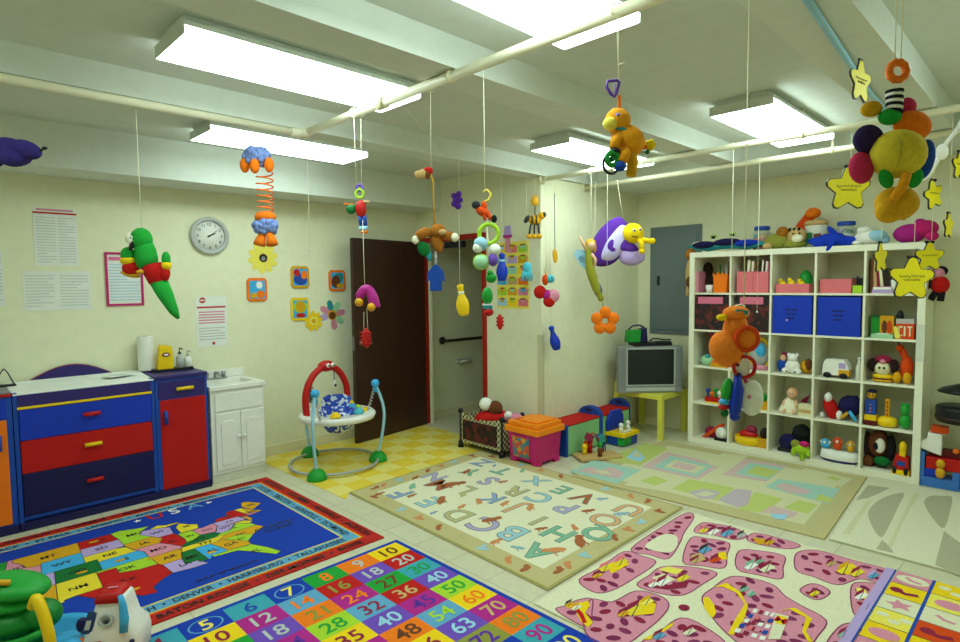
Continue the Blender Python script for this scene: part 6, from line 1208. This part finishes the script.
# row 5
t = I('toy_racket', 'orange toy blade leaning in the left bottom compartment', 'toy', 700, 722, 423, 5, .03, .1); t.p('blade', lambda b: b.c('dorange').prism([(-.5, 0), (-.3, 0), (.5, .85), (.45, 1), (.3, .95)], -.2, .2), .003); t.p('handle', lambda b: b.c('wine!').sph((-.1, .2, .35), (.3, .3, .35)))
t = I('toy_shoe', 'white and black toy shoe right of the orange blade', 'toy', 714, 726, 427, 5, .03, .08); t.p('upper', lambda b: b.c('white').sph((0, 0, .5), (.5, .5, .45))); t.p('sole', lambda b: b.c('black').bb(-.5, .5, -.45, .45, 0, .2))
t = I('toy_boat', 'yellow toy boat with a red cabin in the bottom row', 'toy boat', 732, 758, 425, 5, .02, .14); t.p('hull', lambda b: b.c('yellow').lathe([(.4, 0), (.5, .12), (.5, .36), (.42, .42)])); t.p('cabin', lambda b: (b.c('red').sph((.03, 0, .5), (.36, .4, .22)), b.c('wine').sph((.15, 0, .75), (.22, .3, .2)))); t.p('rail', lambda b: b.c('gold').torus((0, 0, .42), .46, .03, (PI/2, 0, 0)))
t = I('toy_boat', 'smaller yellow toy half hidden right of the yellow boat', 'toy boat', 757, 767, 428, 5, .06, .12); t.p('hull', lambda b: bx(b, 'gold', z1=.45)); t.p('cabin', lambda b: b.c('dbrown').sph((0, 0, .65), (.4, .4, .3)))
t = I('bag', 'black soft bag at the back of the middle bottom compartment', 'bag', 789, 811, 424, 5, .12, .14); t.p('body', lambda b: b.c('black!').sph((0, 0, .45), (.5, .5, .5))); t.p('flap', lambda b: b.c('charcoal!').sph((0, -.2, .7), (.4, .3, .25)))
t = I('toy_shoe', 'dark blue slipper left of the black bag in the bottom row', 'toy', 777, 796, 434, 5, .06, .12); t.p('upper', lambda b: b.c('navy!').sph((0, 0, .5), (.5, .5, .45))); t.p('sole', lambda b: b.c('charcoal').bb(-.48, .48, -.4, .4, 0, .18))
t = I('plush_frog', 'lime plush frog with a pink flower hanging over the front of the bottom row', 'plush toy', 789, 810, 441, 5, -.045, .09, None, 0, .0); t.p('body', lambda b: b.c('lime!').sph((0, 0, .62), (.42, .5, .26)))
for x, z in ((-.38, .3), (.4, .35), (.1, .14)): t.p('leg', lambda b: b.c('lime!').tube([(x*.7, -.1, .6), (x, -.2, z)], [.16, .1]))
t.p('flower', lambda b: b.c('hotpink!').sph((.18, -.2, .86), (.24, .3, .13))); t.p('head', lambda b: b.c('olive!').sph((-.25, -.1, .8), (.24, .35, .18)))
t = I('toy_boat', 'white toy boat with blue rim carrying three little figures', 'toy boat', 818, 857, 452, 5, .015, .13); t.p('hull', lambda b: (b.c('white').lathe([(.49, .22), (.5, .3), (.47, .95), (.4, .97)], (0, 0, 0), None, 32), b.c('purpleblue').lathe([(.42, 0), (.49, .2), (.49, .22)], (0, 0, 0), None, 32))); t.p('deck', lambda b: b.c('offwhite').lathe([(.38, .95), (.38, 1.0)]))
bt = t.top
for xa, xb, yt, c, lab in ((818, 831, 439, 'sky', 'blue figure with white ears at the left of the white boat'), (831, 843, 437.5, 'dorange', 'orange figure in the middle of the white boat'), (845, 855, 441, 'gold', 'yellow figure with raised arms at the right of the white boat')):
    t = I('toy_figure', lab, 'toy figure', xa, xb, yt, 5, .05, .05, 'little figures on the white boat', 0, bt+.0005); t.p('body', lambda b: b.c(c).sph((0, 0, .3), (.34, .45, .32))); t.p('head', lambda b: (b.c(c).sph((0, 0, .72), (.3, .4, .28)), b.c('white').sph((.0, -.35, .66), (.13, .12, .12))))
    for x in (-.38, .38): t.p('arm', lambda b: b.c('white' if c == 'sky' else c).tube([(x*.5, 0, .4), (x, -.05, .75)], [.12, .1], 8))
t = I('plush_dog', 'dark brown plush dog with a black and white face in the bottom right compartment', 'plush toy', 864, 893, 430, 5, .08, .14); t.p('body', lambda b: (b.c('dbrown!').sph((0, .1, .45), (.45, .45, .5)))); t.p('head', lambda b: (b.c('brown!').sph((-.05, -.2, .62), (.34, .36, .34)), b.c('white!').sph((.05, -.42, .6), (.2, .2, .2)), b.c('black!').sph((-.05, -.56, .58), (.1, .09, .1))))
for x in (-.42, .42): t.p('ear', lambda b: b.c('black!' if x > 0 else 'dbrown!').sph((x, -.15, .55), (.16, .25, .34)))
t.p('paw', lambda b: b.c('brown!').sph((-.35, -.3, .14), (.2, .25, .15))); t.p('scarf', lambda b: b.c('dgreen!').sph((.15, -.4, .2), (.3, .2, .12)))
t = I('toy_car', 'red and yellow toy car with a driver at the right of the bottom row', 'toy vehicle', 892, 910, 443, 5, .01, .1); t.p('body', lambda b: (b.c('red').prism([(-.45, .15), (.45, .15), (.4, .55), (-.3, .6)], -.42, .42), b.c('mblue').bb(-.2, .25, -.44, -.42, .28, .42)), .003); t.p('bumper', lambda b: b.c('yellow').bb(-.5, .5, -.5, .5, 0, .15), .003); t.p('driver', lambda b: (b.c('yellow').sph((.05, 0, .82), (.22, .4, .2)), b.bb(-.1, .22, -.3, .3, .55, .75)))
for x in (-.32, .32): t.p('wheel', lambda b: b.c('black').cyl((x, -.54, .14), (x, -.48, .14), .12))
# ---- on top of the shelf
t = I('plush_toy', 'long dark blue plush with green ringed eyes on top of the shelf, far left', 'plush toy', 690, 759, 238, 0, .04, .17)
t.p('body', lambda b: b.c('teal!').tube(catmull([(-.48, 0, .3), (-.25, 0, .45), (0, 0, .5), (.25, 0, .45), (.48, 0, .3)], 5), [.12]+[.3]*19+[.12], 12)); t.p('back_pad', lambda b: (b.c('navy!').sph((-.32, -.1, .58), (.19, .5, .3)), b.sph((.02, -.1, .7), (.2, .5, .3)), b.c('royal!').sph((.3, -.1, .55), (.18, .5, .28))))
for x in (-.16, .12): t.p('eye', lambda b: (b.c('lime').torus((x, -.35, 1.18+(.1 if x > 0 else 0)), .045, .012, None, 16, 6, 1, 2.6), b.c('black').sph((x, -.35, 1.12+(.1 if x > 0 else 0)), (.03, .09, .12))))
def jar(lab, xa, xb, yt, lid, content, off=.14):
    t = I('plastic_jar', lab, 'jar', xa, xb, yt, 0, off, None); t.k = (t.w, t.w, t.h)
    t.p('jar_wall', lambda b: b.c('clear').lathe([(.46, 0), (.48, .05), (.48, .74), (.38, .82), (.38, .86), (.36, .86), (.36, .8), (.46, .72), (.46, .06), (.44, .03)])); t.p('contents', lambda b: (b.c(content[0]).lathe([(.43, .04), (.43, .5), (.2, .55)]), b.c(content[1]).sph((.1, -.15, .57), (.3, .28, .14)), b.c(content[2]).sph((-.2, -.1, .6), (.2, .25, .12)))); t.p('jar_lid', lambda b: b.c(lid).lathe([(.42, .84), (.43, .86), (.43, .98), (.4, 1), (0.05, 1)]))
jar('clear jar of orange pieces with a blue lid, left one on the shelf top', 750, 768, 226, 'mblue', ('dorange', 'gold', 'teal')); jar('clear jar with a blue lid, right one beside the blue plush on the shelf top', 833, 855, 221, 'mblue', ('offwhite', 'dgreen', 'lilac'), .1)
t = I('photo_tub', 'white tub with a tan lid and pictures on the shelf top', 'tub', 802, 826, 220, 0, .12, .14); t.p('tub', lambda b: b.c('offwhite').lathe([(.42, 0), (.46, .04), (.48, .8), (.46, .84)])); t.p('lid', lambda b: b.c('tan').lathe([(.5, .82), (.5, .94), (.45, 1), (.05, 1)])); t.p('picture', lambda b: (b.c('dgreen').bb(-.36, -.05, -.5, -.44, .15, .55), b.c('brown').bb(0, .3, -.5, -.44, .15, .5)))
t = I('plush_toy', 'brown and tan plush cat lying on the shelf top beside the left jar', 'plush toy', 762, 788, 226, 0, .04, .13); t.p('body', lambda b: b.c('olive!').sph((0, 0, .35), (.5, .5, .35))); t.p('head', lambda b: (b.c('brownfur!').sph((.22, -.1, .72), (.24, .36, .26)), b.c('dbrown').sph((.2, -.42, .74), .04))); t.p('paw', lambda b: b.c('tan!').sph((-.3, -.35, .15), (.2, .25, .15)))
t = I('plush_toy', 'tan plush tiger head with brown stripes under the orange plush', 'plush toy', 783, 806, 226, 0, .03, .14); t.p('head', lambda b: b.c('tan!').sph((0, 0, .55), (.42, .5, .42))); t.p('face', lambda b: (b.c('cream2!').sph((.1, -.35, .45), (.25, .22, .2)), b.c('black').sph((-.05, -.46, .65), .05), b.sph((.22, -.46, .65), .05))); t.p('stripe', lambda b: [b.c('dbrown!').sph((-.25+.2*i, -.25, .85), (.05, .2, .1)) for i in range(3)]); t.p('chest', lambda b: b.c('olive!').sph((-.1, .0, .2), (.5, .45, .22)))
t = I('plush_tiger', 'orange plush tiger climbing highest on the shelf top', 'plush toy', 788, 820, 208, 0, .16, .16); t.p('body', lambda b: b.c('dorange!').tube([(-.32, 0, .18), (-.1, 0, .5), (.15, 0, .78)], [.22, .24, .2], 14)); t.p('head', lambda b: (b.c('orange!').sph((.22, -.1, .87), (.24, .4, .14)), b.c('black').sph((.2, -.46, .9), .03))); t.p('leg', lambda b: b.c('dorange!').tube([(-.3, -.1, .3), (-.42, -.3, .1)], [.13, .1])); t.p('leg', lambda b: b.c('dorange!').tube([(.1, -.1, .6), (.12, -.3, .1)], [.12, .09])); t.p('tail', lambda b: b.c('brown!').tube([(-.4, 0, .2), (-.55, .1, .5)], .05))
t = I('plush_dolphin', 'royal blue plush dolphin lying at the front of the shelf top', 'plush toy', 809, 854, 226, 0, .0, .16); t.p('body', lambda b: b.c('royal!').tube(catmull([(-.48, 0, .12), (-.2, 0, .28), (.1, 0, .3), (.42, .05, .15)], 6), [.12]+[.3]*6+[.36]*6+[.26]*6, 12)); t.p('fin', lambda b: b.c('royal!').sph((0, 0, .65), (.09, .14, .4), (0, -.3, 0))); t.p('flipper', lambda b: b.c('royal!').sph((-.02, -.42, -.02), (.07, .14, .3), (0, .25, 0)))
t = I('plush_toy', 'white and pale blue plush rabbit at the shelf top right of the jars', 'plush toy', 852, 888, 225, 0, .02, .17); t.p('body', lambda b: b.c('white!').sph((-.08, 0, .4), (.42, .5, .4))); t.p('head', lambda b: b.c('white!').sph((-.2, -.1, .75), (.22, .35, .24))); t.p('blanket', lambda b: (b.c('lblue!').sph((.15, -.15, .45), (.3, .42, .3)), b.sph((.35, .0, .25), (.15, .3, .22)))); t.p('paw', lambda b: b.c('white!').sph((-.38, -.3, .12), (.14, .2, .12)))
t = I('plush_toy', 'magenta plush heart cushion at the right end of the shelf top', 'plush toy', 889, 938, 219, 0, .08, .18); t.p('body', lambda b: b.c('magenta!').sph((-.1, 0, .42), (.36, .5, .42))); t.p('head', lambda b: b.c('hotpink!').sph((.22, -.1, .6), (.28, .42, .36))); t.p('ear', lambda b: b.c('magenta!').sph((.1, 0, .9), (.12, .2, .14))); t.p('paw', lambda b: b.c('hotpink!').sph((.38, -.3, .25), (.14, .2, .2)))
# ---- hanging beside the shelf
q = onx(684, 274, SX+.1); k = mpp(q)
t = T('hanging_puppet', 'tan and brown cloth puppet hanging on the left side of the cube shelf', 'puppet', (SX+.10, SY1+.035, q.z), -PI/2, k)
t.p('body', lambda b: (b.c('tan!').sph((0, 0, 0), (5, 5, 16)), b.c('brown!').sph((1, -3, -8), (4, 4, 6)))); t.p('head', lambda b: (b.c('brownfur!').sph((0, -1, 19), (5, 5, 6)))); t.p('leg', lambda b: b.c('tan!').tube([(-2, -1, -12), (-2, -2, -22)], 2)); t.p('leg', lambda b: b.c('brown!').tube([(2, -1, -12), (2, -2, -23)], 2)); t.p('loop', lambda b: b.c('cream2').tube([(0, 0, 24), (2, 0, 30), (8, 0, 31)], .6, 5))
yr = SY1-SW-.045; q = onx(937, 285, SX+.12); k = mpp(q)
t = T('hanging_doll', 'red and black cloth doll hanging on the right side of the cube shelf', 'doll', (SX+.12, yr-.02, q.z), -PI/2, k)
t.p('body', lambda b: b.c('red!').sph((0, 0, 0), (8, 7, 9))); t.p('head', lambda b: (b.c('rose!').sph((-1, -2, 12), (5, 5, 5)), b.c('black!').sph((0, 1, 14), (6, 5, 5)))); t.p('leg', lambda b: b.c('black!').tube([(-3, -1, -7), (-7, -2, -15)], 3)); t.p('leg', lambda b: b.c('black!').tube([(2, -1, -7), (1, -2, -16)], 3)); t.p('arm', lambda b: b.c('black!').tube([(-6, -1, 4), (-10, -3, -3)], 2.4)); t.p('loop', lambda b: b.c('cream2').tube([(0, 0, 17), (-4, 0, 26), (-10, 0, 27)], .6, 5))
# ---- floor toys right of the shelf
q = onz(935, 488); k = mpp(q)
t = T('toy_tower', 'blue toy tower with white chute, red roof and yellow figure beside the shelf', 'toy', (q.x+.06, q.y-.012, 0), -PI/2+.04, k*.92)
t.p('base', lambda b: (b.c('tblue').bb(-18, 18, -8, 14, 0, 11), b.bb(-18, -12, -8, 14, 11, 38), b.bb(12, 18, -8, 14, 11, 20)), .004); t.p('blue_box', lambda b: b.c('royal').bb(-12, 6, -7, 8, 12, 20))
t.p('cross_block', lambda b: (b.c('red').bb(-11, 19, -7, 12, 20, 33)), .004); t.p('back_block', lambda b: b.c('darkred').bb(-10, 17, 0, 12, 33, 41), .003)
t.p('figure', lambda b: (b.c('gold').sph((2, -11, 18), (4.4, 3.5, 6)), b.sph((2, -11, 28), (4, 3.5, 5)))); t.p('chute', lambda b: b.c('white').prism([(-18, 42), (-6, 38), (2, 36), (2, 59), (-10, 60), (-11, 52), (-18, 48)], -7, 8), .004)
t.p('roof', lambda b: b.c('dorange').bb(-8, 7, -6, 8, 60, 67), .004); t.p('knob', lambda b: b.c('orange').sph((14, -2, 42), 3))
q = onz(957, 486)
t = T('toy_drum_set', 'black toy drum and cymbal on a black post at the right photo edge', 'toy drum', (5.58, .50, 0), -PI/2, 1)
t.p('post', lambda b: b.c('black').cyl((.09, 0, 0), (.09, 0, .90), .028)); t.p('foot', lambda b: b.c('black').lathe([(.13, 0), (.13, .02), (.03, .05)], (.09, 0, 0)))
t.p('drum', lambda b: (b.c('black').lathe([(.16, .52), (.17, .55), (.17, .62), (.165, .63), (.16, .635)], (-.03, -.08, 0)), b.c('dbrown').lathe([(.172, .535), (.175, .55), (.172, .565)], (-.03, -.08, 0)), b.c('charcoal').bb(-.02, .1, -.06, .0, .55, .6)))
t.p('cymbal', lambda b: b.c('black').lathe([(.19, .735), (.16, .76), (.05, .80), (.02, .82)], (-.01, -.04, 0), (0, .0, 0))); t.p('wing_nut', lambda b: b.c('gold').sph((.05, -.05, .825), (.03, .03, .02)))
# ---- toys in the lower left corner of the photo
ZR = .0095
q = onz(34, 664, ZR); k = mpp(q)
t = T('toy_garden', 'green and blue plastic play garden with a yellow arch, lower left corner', 'toy', (q.x, q.y, ZR), RZC, k)
def blob(b, c, r_, rot=None): b.sph(c, r_, rot, 24, 14)
t.p('basin', lambda b: (b.c('sky').lathe([(46, 0), (52, 4), (54, 16), (50, 22), (44, 18), (40, 12), (1, 11)], (8, 4, 0), None, 30), b.sph((34, 0, 16), (24, 20, 14)), b.sph((8, -18, 14), (30, 16, 14))))
t.p('trunk', lambda b: b.c('dgreen2').lathe([(26, 12), (20, 30), (18, 60)], (-16, 8, 0)))
t.p('lower_leaf', lambda b: (blob(b.c('dgreen2'), (-22, 2, 44), (30, 24, 15)), blob(b, (6, 6, 48), (19, 16, 15)), b.c('green').torus((-14, 0, 36), 28, 4, (PI/2, 0, 0), 28, 8)))
t.p('upper_leaf', lambda b: (blob(b.c('green'), (-20, 6, 78), (34, 24, 11), (0, .15, 0)), blob(b, (-26, 4, 64), (30, 22, 9), (0, .1, 0))))
t.p('vine', lambda b: b.c('gold').tube(catmull([(-34, -12, 84), (-22, -12, 90), (-12, -8, 88)], 5), 3, 8))
t.p('arch', lambda b: b.c('yellow').tube(catmull([(12, -12, 66), (19, -16, 76), (28, -20, 62), (34, -22, 40), (34, -22, 18)], 6), [5]*25, 12))
t.p('flower_wheel', lambda b: (b.c('sky').sph((46, -12, 22), (13, 12, 11)), b.c('purple').torus((44, -24, 26), 5.4, 2.5, (-.6, 0, 0)), b.c('hotpink').sph((44, -25, 27), (4, 2, 4)), b.c('gold').sph((41, -26, 28), 2)))
q = onz(118, 656, ZR); k = mpp(q); k = (k*.92, k*.85, k*.84)
t = T('toy_helicopter', 'white toy rescue vehicle with red panels and blue windows, lower left', 'toy vehicle', (q.x, q.y, ZR), RZC+.12, k)
def loftz(b, secs, e=.38, n=28):
    vs = []; fs = []
    for z, xa, xb, hy in secs:
        for j in range(n):
            a = 2*PI*j/n; sq = lambda v: math.copysign(abs(v)**e, v); vs.append(((xa+xb)/2+(xb-xa)/2*sq(math.cos(a)), hy*sq(math.sin(a)), z))
    for i in range(len(secs)-1):
        for j in range(n): fs.append((i*n+j, i*n+(j+1) % n, (i+1)*n+(j+1) % n, (i+1)*n+j))
    fs.append(tuple(range(n-1, -1, -1))); fs.append(tuple((len(secs)-1)*n+j for j in range(n))); return b.add(vs, fs, True)
t.p('body', lambda b: loftz(b.c('white'), ((4, -22, 24, 18), (9, -27, 29, 23), (30, -27, 30, 24), (40, -25, 28, 23), (50, -21, 20, 20), (66, -16, 17, 17), (76, -13, 15, 15), (80, -11, 13, 13))))
t.p('roof_hatch', lambda b: (loftz(b.c('red'), ((74, -16, 15, 17.5), (82, -14, 12, 15), (85, -11, 9, 12))), b.c('rose').box((0, -3, 86.2), (9, 2.5, .6), (0, .1, .3))))
t.p('side_window', lambda b: b.c('panelblue').add([(-26, -21, 42), (-15, -21.5, 42), (-11, -18, 64), (-19, -17.5, 66), (-24, -18, 42), (-14, -18, 42), (-10, -15, 64), (-18, -15, 66)], [(0, 1, 2, 3), (0, 4, 5, 1), (1, 5, 6, 2), (2, 6, 7, 3), (3, 7, 4, 0)]))
t.p('window_mark', lambda b: b.c('lgrey').add([(-22, -21.6, 47), (-17, -21.8, 47), (-15, -20, 57), (-20, -19.8, 57)], [(0, 1, 2, 3)]))
t.p('windshield', lambda b: b.c('sky%').tube([(12, -15, 82), (15, -17, 72), (17, -19.5, 56), (17, -23, 42)], [2.4, 3.6, 4.6, 4], 12))
t.p('porthole', lambda b: (b.c('lgrey').torus((-1, -20, 56), 6, 1.8, (-.25, 0, 0)), b.c('grey').sph((-1, -19, 56), (5.4, 2, 5.4)), b.c('charcoal').sph((0, -21, 55), 2.4)))
t.p('lower_panel', lambda b: b.c('darkred2').prism([(-17, 8), (14, 8), (17, 30), (4, 27), (-6, 34), (-17, 33)], -25.5, -22))
for x in (-19, 20):
    for y in (-20, 16): t.p('wheel', lambda b: b.c('royal').cyl((x, y, 6), (x, y+5, 6), 6))
t.p('side_knob', lambda b: (b.c('navy').sph((-30, -8, 46), (6, 6, 9)), b.cyl((-30, -8, 46), (-16, -4, 46), 3))); t.p('orange_light', lambda b: b.c('orange').sph((-27, -18, 30), (4, 4, 6))); t.p('green_light', lambda b: b.c('green').sph((-24, -22, 18), (6, 4, 5)))
t.p('headlight', lambda b: b.c('navy').cyl((24, -21, 30), (25, -24, 30), 2.6))

# ------------------------------------------------------------------ light from outside the room is none; soft ambient only
w = bpy.data.worlds.new('world'); sc.world = w; w.use_nodes = True
w.node_tree.nodes['Background'].inputs[0].default_value = (.55, .6, .5, 1); w.node_tree.nodes['Background'].inputs[1].default_value = .05
vs = sc.view_settings; vs.view_transform = 'Standard'; vs.look = 'None'; vs.exposure = EXPO; vs.gamma = 1; vs.use_curve_mapping = False
sc.cycles.max_bounces = 8; sc.cycles.use_denoising = True; sc.cycles.sample_clamp_indirect = 8
